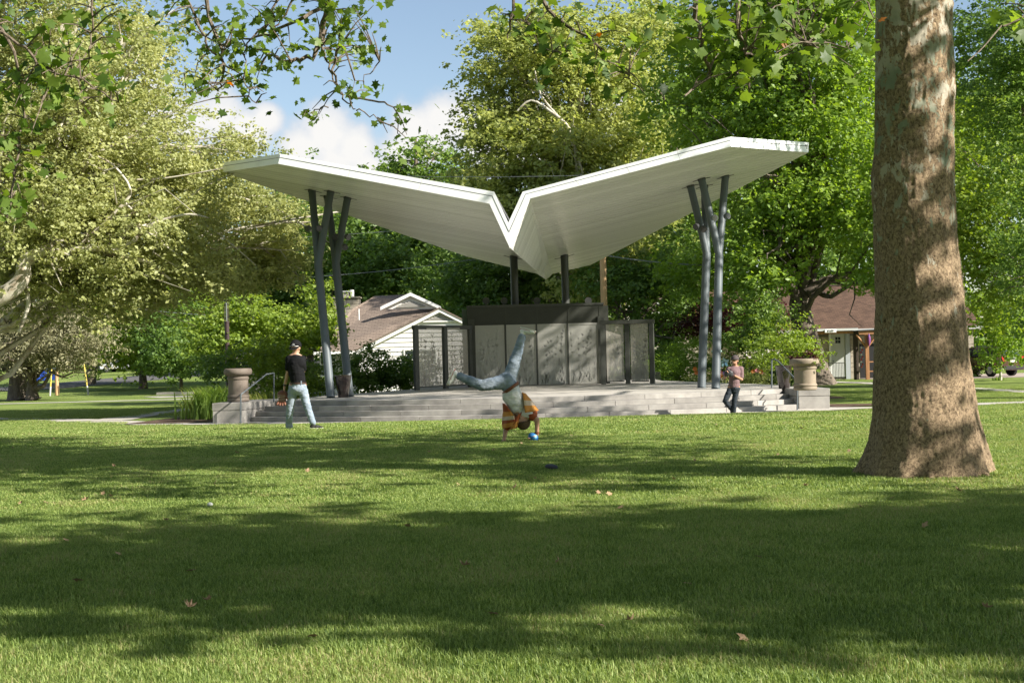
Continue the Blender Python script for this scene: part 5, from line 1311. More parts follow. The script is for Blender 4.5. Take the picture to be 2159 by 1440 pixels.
# stone facing, stone by stone
def stones(x0, x1, z0, z1, Y, seed):
    r = random.Random(seed); z = z0
    while z < z1 - .05:
        h = min(r.choice([.24, .32, .4]), z1 - z); x = x0
        while x < x1 - .04:
            w = min(r.uniform(.32, .68), x1 - x)
            if x1 - x - w < .2: w = x1 - x
            MB().box((x + .012, Y - r.uniform(.01, .05), z + .012), (x + w - .012, Y + .029, z + h - .012)).build('stone', m_stone, rhouse)
            x += w
        z += h
dx0, dx1 = rp(1752, 740).x, rp(1782, 740).x
stones(rp(1662, 740).x, dx0 - .12, 0, ev.z - .35, RY, 4); stones(dx1 + .3, rp(1850, 740).x, 0, ev.z - .35, RY, 5); stones(rp(2030, 740).x, xr_, 0, ev.z - .1, RY, 6)
# door, frame and porch
dz0, dz1 = .15, rp(1768, 702).z
door = MB().box((dx0, RY - .03, dz0), (dx1, RY + .02, dz1)).build('door', mat('pale_door_paint', (.46, .47, .45), .5), rhouse)
dc = (dx0 + dx1) / 2
for i in range(2):
    for j in range(2): MB().box((dc - .16 + i * .17, RY - .036, dz1 - .62 + j * .2), (dc - .02 + i * .17, RY - .031, dz1 - .45 + j * .2)).build('pane', m_glass, door)
MB().tube([(dx0 + .12, RY - .03, 1.1), (dx0 + .12, RY - .1, 1.1)], .035, 10).build('handle', m_metal, door)
for a, b in ((dx0 - .12, dx0 - .005), (dx1 + .005, dx1 + .28)):
    MB().box((a, RY - .08, 0), (b, RY - .0, dz1 + .1)).build('door_frame', m_trim if a < dx0 else mat('grey_post', (.35, .38, .40), .6), rhouse)
pl, pr_ = P(1722, 695, 83.6), P(1806, 690, 83.6)
roof(rhouse, [pl, pr_, Vector((pr_.x + .1, RY - .05, ev.z - .1)), Vector((pl.x, RY - .05, ev.z - .1))], m_shRed, .08, 'porch_roof')
MB().box((pl.x, 83.45, pl.z - .1), (pr_.x + .05, 83.6, pl.z + .03)).build('porch_gutter', mat('porch_gutter_paint', (.48, .50, .49), .45), rhouse)
MB().box((pl.x, 83.65, pl.z - .28), (pr_.x, 83.8, pl.z - .11)).build('porch_beam', m_wood, rhouse)
MB().box((P(1800, 740, 83.7).x, 83.6, 0), (P(1809, 740, 83.7).x, 83.85, pl.z - .11)).build('porch_post', mat('dark_post', (.05, .035, .025), .8), rhouse)
sg = P(1750, 698, 83.5)
sign = MB().box((sg.x - .34, 83.38, sg.z - .10), (sg.x + .34, 83.43, sg.z + .10)).build('house_number', m_trim, rhouse, bevel=.03)
def text(s, loc, size, m, parent, rz=0.0, name='lettering'):
    cu = bpy.data.curves.new(name, 'FONT'); cu.body = s; cu.size = size; cu.extrude = .004; cu.align_x = 'CENTER'; cu.align_y = 'CENTER'
    tmp = bpy.data.objects.new('tmp', cu); COL.objects.link(tmp)
    me = bpy.data.meshes.new_from_object(tmp.evaluated_get(bpy.context.evaluated_depsgraph_get()))
    bpy.data.objects.remove(tmp); bpy.data.curves.remove(cu)
    me.name = name
    me.transform(Matrix.Translation(loc) @ Matrix.Rotation(rz, 4, 'Z') @ Matrix.Rotation(rad(90), 4, 'X'))
    me.materials.clear(); me.materials.append(m)
    return link_mesh(name, me, None, parent)
text('8109', Vector((sg.x, 83.37, sg.z)), .19, m_dark_mark, sign, 0, 'number')
# timber framed side canopy with a metal roof
tl, tr_ = P(1812, 696, 83), P(1880, 692, 83)
roof(rhouse, [tl, tr_, Vector((tr_.x, RY - .1, ev.z - .12)), Vector((tl.x - .2, RY - .1, ev.z - .12))], m_metal, .05, 'canopy_roof')
MB().box((tl.x, 83.1, tl.z - .26), (tr_.x, 83.25, tl.z - .06)).build('canopy_beam', m_wood, rhouse)
tp_ = P(1827, 700, 83.2)
MB().box((tp_.x - .1, 83.12, 0), (tp_.x + .1, 83.3, tl.z - .26)).build('canopy_post', m_wood, rhouse)
for sgn in (-1, 1):
    MB().tube([(tp_.x + sgn * .08, 83.2, tl.z - .95), (tp_.x + sgn * .6, 83.2, tl.z - .28)], .06, 4).build('brace', m_wood, rhouse)
for z in (1.0, .45): MB().box((tp_.x + .1, 83.15, z), (tp_.x + 1.6, 83.22, z + .07)).build('rail', m_wood, rhouse)
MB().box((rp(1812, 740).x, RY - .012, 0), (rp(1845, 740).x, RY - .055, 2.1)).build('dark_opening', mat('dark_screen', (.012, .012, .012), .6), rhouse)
# garden ornament strings hanging at the porch
wc = P(1816, 720, 83.4)
e = empty('wind_chime', wc, 'string of red and cream hanging ornaments beside the porch post', 'wind chime')
MB().tube([wc + UPV * .4, wc - UPV * 1.7], .008, 5).build('cord', m_metal, e)
for k in range(9):
    MB().lathe([(0, -.07), (.06, -.03), (.045, .03), (0, .07)], wc - UPV * (.35 + k * .14) + Vector((.05 * math.sin(k * 2), 0, 0)), 8, False).build('ornament', mat('red_glass', (.5, .06, .05), .3) if k % 3 else m_trim, e, smooth=True)
wc = P(1832, 712, 83.05)
e = empty('wind_sock', wc, 'purple and red fabric spinner hanging from the timber post', 'windsock')
MB().tube([wc + UPV * .25, wc, wc - UPV * .25, wc - UPV * .5], [.02, .10, .09, .03], 10).build('fabric', mat('spinner_cloth', (.25, .05, .12), .7, (.10, .06, .28), 4), e, smooth=True)
# black garden fence and railings
m_iron = mat('black_iron', (.015, .015, .015), .5)
def railing(x0, x1, Y, h, label, n):
    e = empty('railing', (x0, Y, 0), label, 'fence')
    MB().box((x0, Y - .015, h - .04), (x1, Y + .015, h)).build('top_rail', m_iron, e); MB().box((x0, Y - .015, .12), (x1, Y + .015, .16)).build('bottom_rail', m_iron, e)
    for i in range(n):
        x = x0 + (x1 - x0) * i / (n - 1); MB().box((x - .011, Y - .011, 0), (x + .011, Y + .011, h - .04)).build('baluster', m_iron, e)
railing(P(1738, 760, 82).x, P(1780, 760, 82).x, 82, 1.05, 'black iron railing in front of the pale door', 14)
railing(P(1380, 790, 66).x, P(1392, 790, 66).x, 66, .95, 'black iron railing just right of the stage backdrop', 7)
# pinwheel ornaments in the garden bed
def pinwheel(px, py, Y, label):
    c = P(px, py, Y); e = empty('pinwheel', (c.x, c.y, gz(c.x, c.y)), label, 'garden spinner')
    MB().tube([(c.x, c.y, 0), c], .012, 6).build('stake', m_iron, e)
    for k in range(5):
        an = TAU * k / 5 + .3; d = Vector((math.cos(an), -.15, math.sin(an))); n_ = Vector((-math.sin(an), .2, math.cos(an)))
        MB().prism([c, c + d * .10 + n_ * .09, c + d * .23 + n_ * .03, c + d * .14 - n_ * .05], (0, .008, 0)).build('blade', m_pin, e)
    MB().tube([c - Vector((0, .03, 0)), c + Vector((0, .02, 0))], .03, 10).build('hub', m_iron, e)
m_pin = mat('spinner_blue_metal', (.25, .5, .62), .25, (.55, .7, .75), 8, metal=.5)
pinwheel(1527, 764, 61, 'pale blue metal flower spinner behind the man with the raised glove')
b_ = P(1511, 742, 66)
e = empty('bird_feeder', (b_.x, b_.y, 0), 'pale green bird feeder on a pole between the two right columns', 'bird feeder')
MB().tube([(b_.x, b_.y, 0), b_], .02, 6).build('pole', m_iron, e)
MB().lathe([(.0, .25), (.25, .05), (.24, .0), (.15, -.02), (.15, -.28), (.2, -.3), (0, -.32)], b_, 14, False).build('feeder_body', mat('feeder_green', (.30, .42, .38), .5), e, smooth=True)

# ------------------------------------------------------------------ utility pole, wires, lamp post, fence and small things on the left
m_pole = mat('pole_wood', (.42, .25, .12), .8, (.55, .36, .19), 4, stretch=(3, 3, .3), bump=.3)
pb = P(1273.5, 640, 73); pt = P(1268.5, 362, 73)
up = empty('utility_pole', (pb.x, 73, 0), 'brown wooden utility pole behind the canopy, right of the rear columns', 'utility pole')
MB().tube([(pb.x, 73, -.2), (pb.x, 73, pt.z)], [.185, .15], 18).build('pole', m_pole, up, smooth=True)
MB().box((pb.x - .5, 72.75, pt.z - .7), (pb.x + .5, 72.87, pt.z - .58)).build('cross_arm', m_pole, up)
for k in (-.4, -.25, .25, .4): MB().lathe([(.0, 0), (.05, .02), (.06, .1), (.03, .16)], (pb.x + k, 72.8, pt.z - .575), 10).build('insulator', mat('insulator', (.6, .6, .6), .3), up, smooth=True)
m_wire = mat('cable', (.20, .21, .21), .6)
def wire(a, b, sag, r, label):
    pts = []
    for i in range(25):
        t = i / 24; q = Vector(a).lerp(Vector(b), t); q.z -= sag * 4 * t * (1 - t); pts.append(q)
    o = MB().tube(pts, r, 5).build('cable', m_wire, None, smooth=True)
    tag(o, label, 'cable', 'overhead cables')
wire(P(470, 352, 84), (pb.x - .4, 72.8, pt.z - .2), .3, .014, 'thin cable running left from the top of the utility pole')
wire(P(-60, 515, 84), P(835, 487, 84), .3, .014, 'thin cable crossing behind the left canopy columns')
wire(P(835, 487, 84), (pb.x, 73, pt.z - 2.9), .2, .014, 'thin cable passing behind the left wing of the canopy')
wire(P(300, 590, 84), P(1000, 547, 84), .45, .018, 'cable strung low over the white house')
wire(P(100, 625, 80), P(640, 672, 80), .3, .016, 'low cable in front of the trees above the black lamp post')
wire((pb.x, 73, P(1272, 538, 73).z), P(1500, 560, 73), .1, .03, 'cable leaving the utility pole to the right under the canopy')
m_lpost = mat('lamp_post_paint', (.045, .03, .032), .4, (.07, .045, .045), 3)
lp = P(480, 765, 64); lt = P(475.5, 632, 64)
e = empty('lamp_post', (lp.x, 64, 0), 'slim dark bollard style lamp post with an open lantern cage behind the brown urn', 'lamp post')
zc = P(478, 680, 64).z; zl_ = lt.z
MB().tube([(lp.x, 64, 0), (lp.x, 64, zc)], .105, 20).build('post', m_lpost, e, smooth=True)
MB().tube([(lp.x, 64, zc - .005), (lp.x, 64, zc + .05)], .125, 20).build('collar', m_lpost, e, smooth=True)
for k in range(4):
    an = TAU * k / 4 + .5; MB().tube([(lp.x + .095 * math.cos(an), 64 + .095 * math.sin(an), zc + .05), (lp.x + .095 * math.cos(an), 64 + .095 * math.sin(an), zl_ - .08)], .014, 6).build('lantern_bar', m_lpost, e)
MB().tube([(lp.x, 64, zl_ - .08), (lp.x, 64, zl_)], .125, 20).build('lantern_cap', m_lpost, e, smooth=True)
MB().tube([(lp.x, 64, zc + .05), (lp.x, 64, zl_ - .08)], .045, 12).build('lens', mat('lens_frost', (.25, .27, .26), .3), e, smooth=True)
m_fence = mat('weathered_boards', (.10, .095, .085), .85, (.18, .17, .155), 5)
f0, f1 = P(495, 768, 76), P(585, 768, 76)
fe = empty('picket_fence', (f0.x, 76, 0), 'grey weathered board fence in the shade behind the dogwood', 'fence')
n = 17
ft = P(540, 735, 76).z
for i in range(n):
    x = f0.x + (f1.x - f0.x) * i / (n - 1); MB().box((x - .05, 75.98, 0), (x + .05, 76.0, ft - .02 * (i % 3))).build('picket', m_fence, fe)
for z in (.4, ft - .4): MB().box((f0.x, 76.005, z), (f1.x, 76.05, z + .09)).build('rail', m_fence, fe)
def bin_(px, Y, label, hgt=1.05):
    b = gp(px, Y); e = empty('recycling_bin', b, label, 'bin', 'blue wheeled bins at the roadside')
    mb = MB(); w0, w1 = .24, .31
    mb.add([(b[0] - w0, Y - w0, b[2] + .05), (b[0] + w0, Y - w0, b[2] + .05), (b[0] + w0, Y + w0, b[2] + .05), (b[0] - w0, Y + w0, b[2] + .05), (b[0] - w1, Y - w1, b[2] + hgt), (b[0] + w1, Y - w1, b[2] + hgt), (b[0] + w1, Y + w1, b[2] + hgt), (b[0] - w1, Y + w1, b[2] + hgt)],
           [(0, 3, 2, 1), (4, 5, 6, 7), (0, 1, 5, 4), (1, 2, 6, 5), (2, 3, 7, 6), (3, 0, 4, 7)])
    mb.build('bin_body', m_blue, e, bevel=.02)
    MB().prism([(b[0] - .34, Y - .36, b[2] + hgt), (b[0] - .34, Y + .36, b[2] + hgt), (b[0] - .34, Y + .36, b[2] + hgt + .05), (b[0] - .34, Y, b[2] + hgt + .1), (b[0] - .34, Y - .36, b[2] + hgt + .03)], (.68, 0, 0)).build('lid', m_blue, e)
    for s in (-1, 1): MB().tube([(b[0] + s * .2, Y + .25, b[2] + .11), (b[0] + s * .27, Y + .25, b[2] + .11)], .11, 14).build('wheel', m_iron, e)
m_blue = mat('blue_plastic', (.02, .06, .32), .45)
bin_(78, 132, 'blue wheeled bin standing nearer the left edge, between the cedar trunks'); bin_(90, 133, 'blue wheeled bin standing close against the other one'); bin_(112, 134, 'blue wheeled bin half hidden by the cedar sprays, rightmost')
m_yel = mat('yellow_paint', (.62, .50, .10), .5); m_ylw = mat('white_base_paint', (.6, .58, .52), .5)
for (a, b, Y, lab) in (((105, 815), (109, 770), 92, 'upright yellow marker pole left of the wooden stub post'), ((186, 813), (177, 768), 92, 'leaning yellow marker pole on the left lawn')):
    A_, B_ = P(*a, Y), P(*b, Y); e = empty('marker_pole', (A_.x, Y, gz(0, Y)), lab, 'marker pole', 'yellow marker poles on the left lawn')
    A_.z = gz(0, Y); MB().tube([A_, A_.lerp(B_, .3)], .055, 10).build('pole_base', m_ylw, e, smooth=True); MB().tube([A_.lerp(B_, .3), B_], .05, 10).build('pole', m_yel, e, smooth=True)
a = P(120, 815, 93); b = P(120, 778, 93)
e = empty('post', (a.x, 93, gz(0, 93)), 'short brown wooden post on the left lawn between the marker poles', 'post')
MB().tube([(a.x, 93, gz(0, 93) - .05), (a.x, 93, b.z)], [.14, .11], 12).build('post_shaft', m_pole, e, smooth=True); MB().tube([(a.x, 93, b.z), (a.x, 93, b.z + .06)], [.12, .05], 12).build('post_top', m_bark, e, smooth=True)
# pale slab edging strip on the left lawn
a0 = on_ground(330, 833); a1 = on_ground(430, 831)
o = MB().box((a0.x, a0.y, gz(0, a0.y) - .05), (a1.x + 2, a0.y + .5, gz(0, a0.y) + .16)).build('low_wall', m_conc); tag(o, 'long low concrete kerb wall on the lawn left of the brown urn', 'kerb wall')

# ------------------------------------------------------------------ cars
def car(loc, rz, paint, label, L=4.6, Wd=1.82, Ht=1.72, group=None):
    e = empty('parked_car', loc, label, 'car', group)
    R = Matrix.Rotation(rz, 4, 'Z'); T0 = Matrix.Translation(loc)
    def W_(p): return T0 @ (R @ Vector(p))
    def prof(pts, y0, y1, tuck=0.0):
        mb = MB(); n = len(pts)
        mb.add([W_((x, y0 + (tuck if z > 1.0 else 0), z)) for x, z in pts] + [W_((x, y1 - (tuck if z > 1.0 else 0), z)) for x, z in pts],
               [tuple(range(n)), tuple(range(2 * n - 1, n - 1, -1))] + [(i, n + i, n + (i + 1) % n, (i + 1) % n) for i in range(n)])
        return mb
    h = Wd / 2; l = L / 2
    wheels_x = (-l + .88, l - .92)
    def arch(cx, r, a0, a1, n=8): return [(cx + r * math.cos(a0 + (a1 - a0) * i / n), .36 + r * math.sin(a0 + (a1 - a0) * i / n)) for i in range(n + 1)]
    low = [(-l, .35)] + arch(wheels_x[0], .42, math.pi, 0) + arch(wheels_x[1], .42, math.pi, 0) + [(l, .35), (l + .02, .62), (l - .08, .98), (l - 1.15, 1.10), (-l + .12, 1.14), (-l - .03, .9), (-l - .03, .5)]
    prof(low, -h, h).build('body', paint, e, bevel=.03)
    cab = [(-l + .10, 1.12), (l - 1.12, 1.10), (l - 1.75, 1.60), (l - 2.2, Ht), (-l + .55, Ht), (-l + .28, 1.62)]
    prof(cab, -h + .06, h - .06, .10).build('cabin', paint, e, bevel=.04)
    for s in (-1, 1):
        y = s * (h - .150)
        for (xa, xb, xc, xd) in ((l - 1.35, l - 1.85, l - 2.28, l - 2.28), (l - 2.34, l - 2.34, -l + 1.4, -l + 1.4), (-l + 1.34, -l + 1.34, -l + .62, -l + .42)):
            q = [W_((xa, y + s * .10, 1.16)), W_((xb, y + s * .012, 1.60)), W_((xc, y + s * .012, 1.60)), W_((xd, y + s * .10, 1.16))]
            MB().prism(q, R @ Vector((0, s * .012, 0))).build('side_window', m_glass, e)
        MB().tube([W_((l - 1.45, s * h, 1.12)), W_((l - 1.45, s * (h + .16), 1.16))], [.03, .09], 10).build('mirror', paint, e, smooth=True)
        MB().box((-l + .2, s * h - .02, Ht + .01), (0, 0, 0)) if False else None
        MB().tube([W_((-l + .6, s * (h - .28), Ht + .05)), W_((l - 2.3, s * (h - .28), Ht + .05))], .02, 8).build('roof_rail', m_metal, e)
        for wx_ in wheels_x:
            w = MB().tube([W_((wx_, s * (h - .20), .36)), W_((wx_, s * (h + .012), .36))], .355, 26).build('wheel', m_tyre, e, smooth=True)
            MB().tube([W_((wx_, s * (h + .0), .36)), W_((wx_, s * (h + .022), .36))], [.23, .215], 22).build('rim', m_rim, w, smooth=True)
            for k in range(5):
                an = TAU * k / 5; MB().tube([W_((wx_, s * (h + .03), .36)), W_((wx_ + .2 * math.cos(an), s * (h + .026), .36 + .2 * math.sin(an)))], .028, 5).build('spoke', m_rim, w)
        MB().prism([W_((-l - .045, s * (h - .28), .86)), W_((-l - .045, s * (h - .04), .86)), W_((-l + .02, s * (h - .04), 1.12)), W_((-l + .02, s * (h - .28), 1.12))], R @ Vector((-.03, 0, 0))).build('tail_light', m_red, e)
        MB().prism([W_((l - .02, s * (h - .42), .72)), W_((l - .02, s * (h - .06), .72)), W_((l - .1, s * (h - .06), .92)), W_((l - .1, s * (h - .42), .92))], R @ Vector((.05, 0, 0))).build('headlight', m_lens, e)
    q = [W_((-l + .075, -h + .26, 1.17)), W_((-l + .075, h - .26, 1.17)), W_((-l + .27, h - .32, 1.60)), W_((-l + .27, -h + .32, 1.60))]
    MB().prism(q, R @ Vector((-.03, 0, .01))).build('rear_window', m_glass, e)
    q = [W_((l - 1.14, -h + .2, 1.14)), W_((l - 1.14, h - .2, 1.14)), W_((l - 1.76, h - .28, 1.60)), W_((l - 1.76, -h + .28, 1.60))]
    MB().prism(q, R @ Vector((.03, 0, .02))).build('windscreen', m_glass, e)
    MB().prism([W_((-l - .05, -.26, .80)), W_((-l - .05, .26, .80)), W_((-l - .05, .26, .93)), W_((-l - .05, -.26, .93))], R @ Vector((-.01, 0, 0))).build('licence_plate', mat('plate', (.5, .5, .42), .5), e)
    MB().prism([W_((-l - .06, -h + .1, .42)), W_((-l - .06, h - .1, .42)), W_((-l - .06, h - .1, .60)), W_((-l - .06, -h + .1, .60))], R @ Vector((-.05, 0, 0))).build('bumper', m_iron, e)
    MB().prism([W_((-l - .04, -h + .35, 1.0)), W_((-l - .04, h - .35, 1.0)), W_((-l - .04, h - .35, 1.05)), W_((-l - .04, -h + .35, 1.05))], R @ Vector((-.02, 0, 0))).build('chrome_strip', m_rim, e)
    return e
m_tyre = mat('tyre_rubber', (.012, .012, .012), .8); m_rim = mat('alloy_rim', (.35, .36, .37), .3, metal=.8); m_red = mat('tail_light_glass', (.45, .01, .01), .15)
m_maroon = mat('maroon_car_paint', (.045, .006, .008), .2, spec=.6, coat=.8)
cc = P(2108, 797, 81.5)
car((cc.x - .35, 83.4, .03), rad(118), m_maroon, 'dark red sport utility car parked on the driveway at the right edge')
m_grey = mat('silver_car_paint', (.35, .36, .38), .3, spec=.6, coat=.5)
q = gp(232, 158); car((q[0], q[1], q[2]), rad(60), m_grey, 'pale grey car parked far off in the street, seen between the trees on the left')
# ------------------------------------------------------------------ people
def sphere_vf(c, r, n=10, m=14, R=None, sc=(1, 1, 1)):
    vs = []; fs = []
    for i in range(n + 1):
        ph = math.pi * i / n
        for j in range(m):
            th = TAU * j / m; v = Vector((math.sin(ph) * math.cos(th) * sc[0], math.sin(ph) * math.sin(th) * sc[1], math.cos(ph) * sc[2])) * r
            if R is not None: v = R @ v
            vs.append(Vector(c) + v)
    for i in range(n):
        for j in range(m): fs.append((i * m + j, (i + 1) * m + j, (i + 1) * m + (j + 1) % m, i * m + (j + 1) % m))
    return vs, fs
def blob(name, prims, m, parent, voxel=.009, fold=0.0, fscale=9.0, smooth=6):
    """closed primitives (capsules 'c', ellipsoids 'e') fused into ONE continuous surface"""
    mb = MB()
    for p in prims:
        if p[0] == 'c':
            _, a, ra, b, rb = p; a = Vector(a); b = Vector(b)
            n = 6; pts = []; rs = []
            mb.tube([a.lerp(b, i / n) for i in range(n + 1)], [ra + (rb - ra) * i / n for i in range(n + 1)], 16)
            for c_, r_ in ((a, ra), (b, rb)): mb.add(*sphere_vf(c_, r_))
        else:
            _, c_, r_, R = p; mb.add(*sphere_vf(c_, 1.0, 14, 20, R, r_))
    me = bpy.data.meshes.new('t'); me.from_pydata(mb.v, [], mb.f); me.update()
    o = bpy.data.objects.new('t', me); COL.objects.link(o)
    md = o.modifiers.new('r', 'REMESH'); md.mode = 'VOXEL'; md.voxel_size = voxel; md.use_smooth_shade = True
    ms = o.modifiers.new('s', 'SMOOTH'); ms.iterations = smooth; ms.factor = .6
    dg = bpy.context.evaluated_depsgraph_get(); me2 = bpy.data.meshes.new_from_object(o.evaluated_get(dg))
    bpy.data.objects.remove(o); bpy.data.meshes.remove(me)
    me2.name = name
    if fold:
        n = len(me2.vertices); co = np.empty(n * 3, np.float32); no = np.empty(n * 3, np.float32)
        me2.vertices.foreach_get('co', co); me2.vertices.foreach_get('normal', no); co = co.reshape(-1, 3); no = no.reshape(-1, 3)
        d = np.array([noise.noise(Vector((x * fscale, y * fscale, z * fscale * 1.8))) + .5 * noise.noise(Vector((x * fscale * 2.3 + 5, y * fscale * 2.3, z * fscale * 4.2))) for x, y, z in co])
        co += no * (d * fold)[:, None]; me2.vertices.foreach_set('co', co.ravel())
    me2.polygons.foreach_set('use_smooth', [True] * len(me2.polygons))
    me2.materials.clear(); me2.materials.append(m)
    return link_mesh(name, me2, None, parent)
m_skin = mat('skin', (.42, .24, .16), .5, (.48, .28, .19), 6, spec=.35)
m_skin2 = mat('skin_tanned', (.36, .19, .12), .5, (.42, .235, .15), 6, spec=.35)
m_jean = mat('light_blue_denim', (.15, .195, .255), .85, (.29, .335, .39), 5, bump=.3, bscale=40, stretch=(1, 1, .5))
m_black = mat('black_cotton', (.007, .007, .008), .9, (.010, .010, .011), 6, spec=.15)
m_mauve = mat('mauve_cotton', (.16, .095, .10), .85, (.20, .125, .13), 6)
m_navy = mat('dark_navy_trousers', (.012, .018, .026), .8, (.02, .028, .038), 6)
m_shoe = mat('black_shoe', (.015, .014, .014), .6); m_whiteR = mat('white_rubber', (.65, .62, .56), .5)
m_glove = mat('brown_leather', (.13, .045, .025), .5, (.19, .075, .04), 10); m_gloveb = mat('dark_leather', (.035, .035, .038), .5, (.07, .07, .075), 10)
m_hair = mat('dark_hair', (.02, .012, .008), .6); m_belt = mat('brown_belt', (.20, .07, .03), .5); m_belt2 = mat('dark_belt', (.05, .025, .018), .5); m_cream_ = mat('cream_lacing', (.5, .45, .36), .6)
def rotz(a): return Matrix.Rotation(a, 3, 'Z')
def head(prims, c, r, fwd, up, nose=True, chin=True):
    """skull, jaw, nose, ears in a frame given by where the face looks"""
    f = Vector(fwd).normalized(); u = Vector(up); u = (u - f * u.dot(f)).normalized(); s = f.cross(u)
    R = Matrix((s, f, u)).transposed()
    c = Vector(c)
    prims += [('e', c + u * .02, (r * .78, r * .98, r * .98), R), ('e', c + f * r * .28 - u * r * .55, (r * .56, r * .62, r * .58), R)]
    prims += [('e', c + f * r * .98 - u * r * .22, (.016, .022, .024), R), ('e', c + f * r * .93 - u * r * .62, (.026, .014, .010), R)]
    for k in (-1, 1): prims += [('e', c + s * k * r * .78 - u * r * .12, (.012, .024, .034), R), ('e', c + f * r * .80 + s * k * .034 + u * r * .08, (.020, .014, .008), R)]
    return f, u, s, R
def fingers(prims, palm, out, side, n=5, curl=.5, size=1.0):
    """palm block with four fingers and a thumb; 'out' is where fingers point, 'side' the thumb side"""
    o = Vector(out).normalized(); s = Vector(side); s = (s - o * s.dot(o)).normalized(); nrm = o.cross(s)
    p = Vector(palm); R = Matrix((s, o, nrm)).transposed()
    prims.append(('e', p + o * .03 * size, (.044 * size, .052 * size, .02 * size), R))
    for k in range(4):
        b = p + o * .07 * size + s * (.03 - .02 * k) * size; L = (.045, .05, .047, .036)[k] * size
        d1 = (o + nrm * curl * .5).normalized(); d2 = (o * .5 + nrm * curl * 1.4).normalized(); m_ = b + d1 * L
        prims += [('c', b, .0095, m_, .009), ('c', m_, .009, m_ + d2 * L * .8, .0075)]
    t0 = p + s * .038 * size + o * .01; t1 = t0 + (s * .8 + o * .7).normalized() * .04; t2 = t1 + (o + nrm * curl).normalized() * .032
    prims += [('c', t0, .013, t1, .011), ('c', t1, .011, t2, .009)]
def cap_mesh(parent, c, r, f, u, s, m, brim_dir, brim_m=None, name='cap'):
    R = Matrix((s, f, u)).transposed()
    mb = MB(); rings = 8; nn = 24; vs = []; fs = []
    for i in range(rings + 1):
        ph = (math.pi / 2) * i / rings * 1.08
        for j in range(nn):
            th = TAU * j / nn; v = Vector((math.sin(ph) * math.cos(th) * .86, math.sin(ph) * math.sin(th) * 1.08, math.cos(ph) * 1.0)) * r * 1.06
            vs.append(c + u * .025 + R @ v)
    for i in range(rings):
        for j in range(nn): fs.append((i * nn + j, (i + 1) * nn + j, (i + 1) * nn + (j + 1) % nn, i * nn + (j + 1) % nn))
    mb.add(vs, fs); cp = mb.build(name, m, parent, smooth=True)
    b = Vector(brim_dir).normalized(); sb = b.cross(u); bv = []; n2 = 10
    for k in range(n2 + 1):
        a = -1.15 + 2.3 * k / n2
        e1 = c + u * .022 + b * math.cos(a) * r * 1.02 + sb * math.sin(a) * r * .92
        e2 = c + u * (.012 - .012 * math.cos(a)) + b * (math.cos(a) * r * 1.0 + .072 * math.cos(a * .95)) + sb * math.sin(a) * r * .92
        bv.append((e1, e2))
    vs = []; fs = []
    for e1, e2 in bv: vs += [e1, e2, e1 - u * .008, e2 - u * .008]
    for k in range(n2):
        a = 4 * k; b_ = a + 4; fs += [(a, a + 1, b_ + 1, b_), (a + 2, b_ + 2, b_ + 3, a + 3), (a + 1, a + 3, b_ + 3, b_ + 1)]
    mb = MB(); mb.add(vs, fs); mb.build('brim', brim_m or m, cp, smooth=True)
    return cp
def shoe(parent, ankle, toe, upv, m, sole, L=.28, name='shoe', stripe=None):
    """a shoe with its sole turned away from the shin"""
    a = Vector(ankle); f = (Vector(toe) - a); u = Vector(upv).normalized(); f = (f - u * f.dot(u)).normalized(); s = f.cross(u)
    R = Matrix((s, f, u)).transposed(); heel = a - u * .07 - f * .05
    o = blob(name, [('e', heel + f * .04 + u * .03, (.038, .055, .045), R), ('e', heel + f * .12 + u * .02, (.042, .09, .036), R), ('e', heel + f * .19 + u * .008, (.046, .065, .026), R), ('c', heel + f * .045 + u * .03, .038, a + u * .01, .04)], m, parent, .007, 0, smooth=3)
    pts = []
    for k in range(20):
        t = TAU * k / 20; l_ = math.cos(t); w_ = math.sin(t) * (.040 + .008 * l_) ; pts.append(heel + f * (.115 + .145 * l_) + s * w_ - u * .028)
    MB().prism(pts, u * .026).build('sole', sole, o, smooth=False)
    if stripe: MB().prism([p + u * .027 for p in pts], u * .006).build('stripe', stripe, o)
    return o
def glove(parent, c, out, side, m, size=1.0, name='baseball_glove'):
    """ball glove: spread fingers, webbing, heel pad"""
    o = Vector(out).normalized(); s = Vector(side); s = (s - o * s.dot(o)).normalized(); n_ = o.cross(s)
    R = Matrix((s, o, n_)).transposed(); pr = [('e', Vector(c), (.10 * size, .085 * size, .045 * size), R)]
    for k in range(4):
        a_ = -.45 + .26 * k; d = (o * math.cos(a_) - s * math.sin(a_)).normalized(); b = Vector(c) + d * .05 * size
        pr += [('c', b, .036 * size, b + d * .10 * size + n_ * .02, .027 * size), ('c', b + d * .10 * size + n_ * .02, .027 * size, b + d * .15 * size + n_ * .05, .02 * size)]
    d = (o * .75 + s * .75).normalized(); b = Vector(c) + s * .06 * size
    pr += [('c', b, .038 * size, b + d * .13 * size + n_ * .03, .025 * size)]
    pr += [('e', Vector(c) + (o * .9 + s * .35) * .11 * size + n_ * .01, (.05 * size, .05 * size, .012), R)]
    g_ = blob(name, pr, m, parent, .008, .002, 30, smooth=3)
    for k in range(4):
        q = Vector(c) + o * (.02 + .03 * k) * size
        MB().tube([q - s * .07 * size + n_ * .046 * size, q + n_ * .052 * size, q + s * .07 * size + n_ * .046 * size], .004, 5).build('lacing', m_cream_, g_)
    return g_

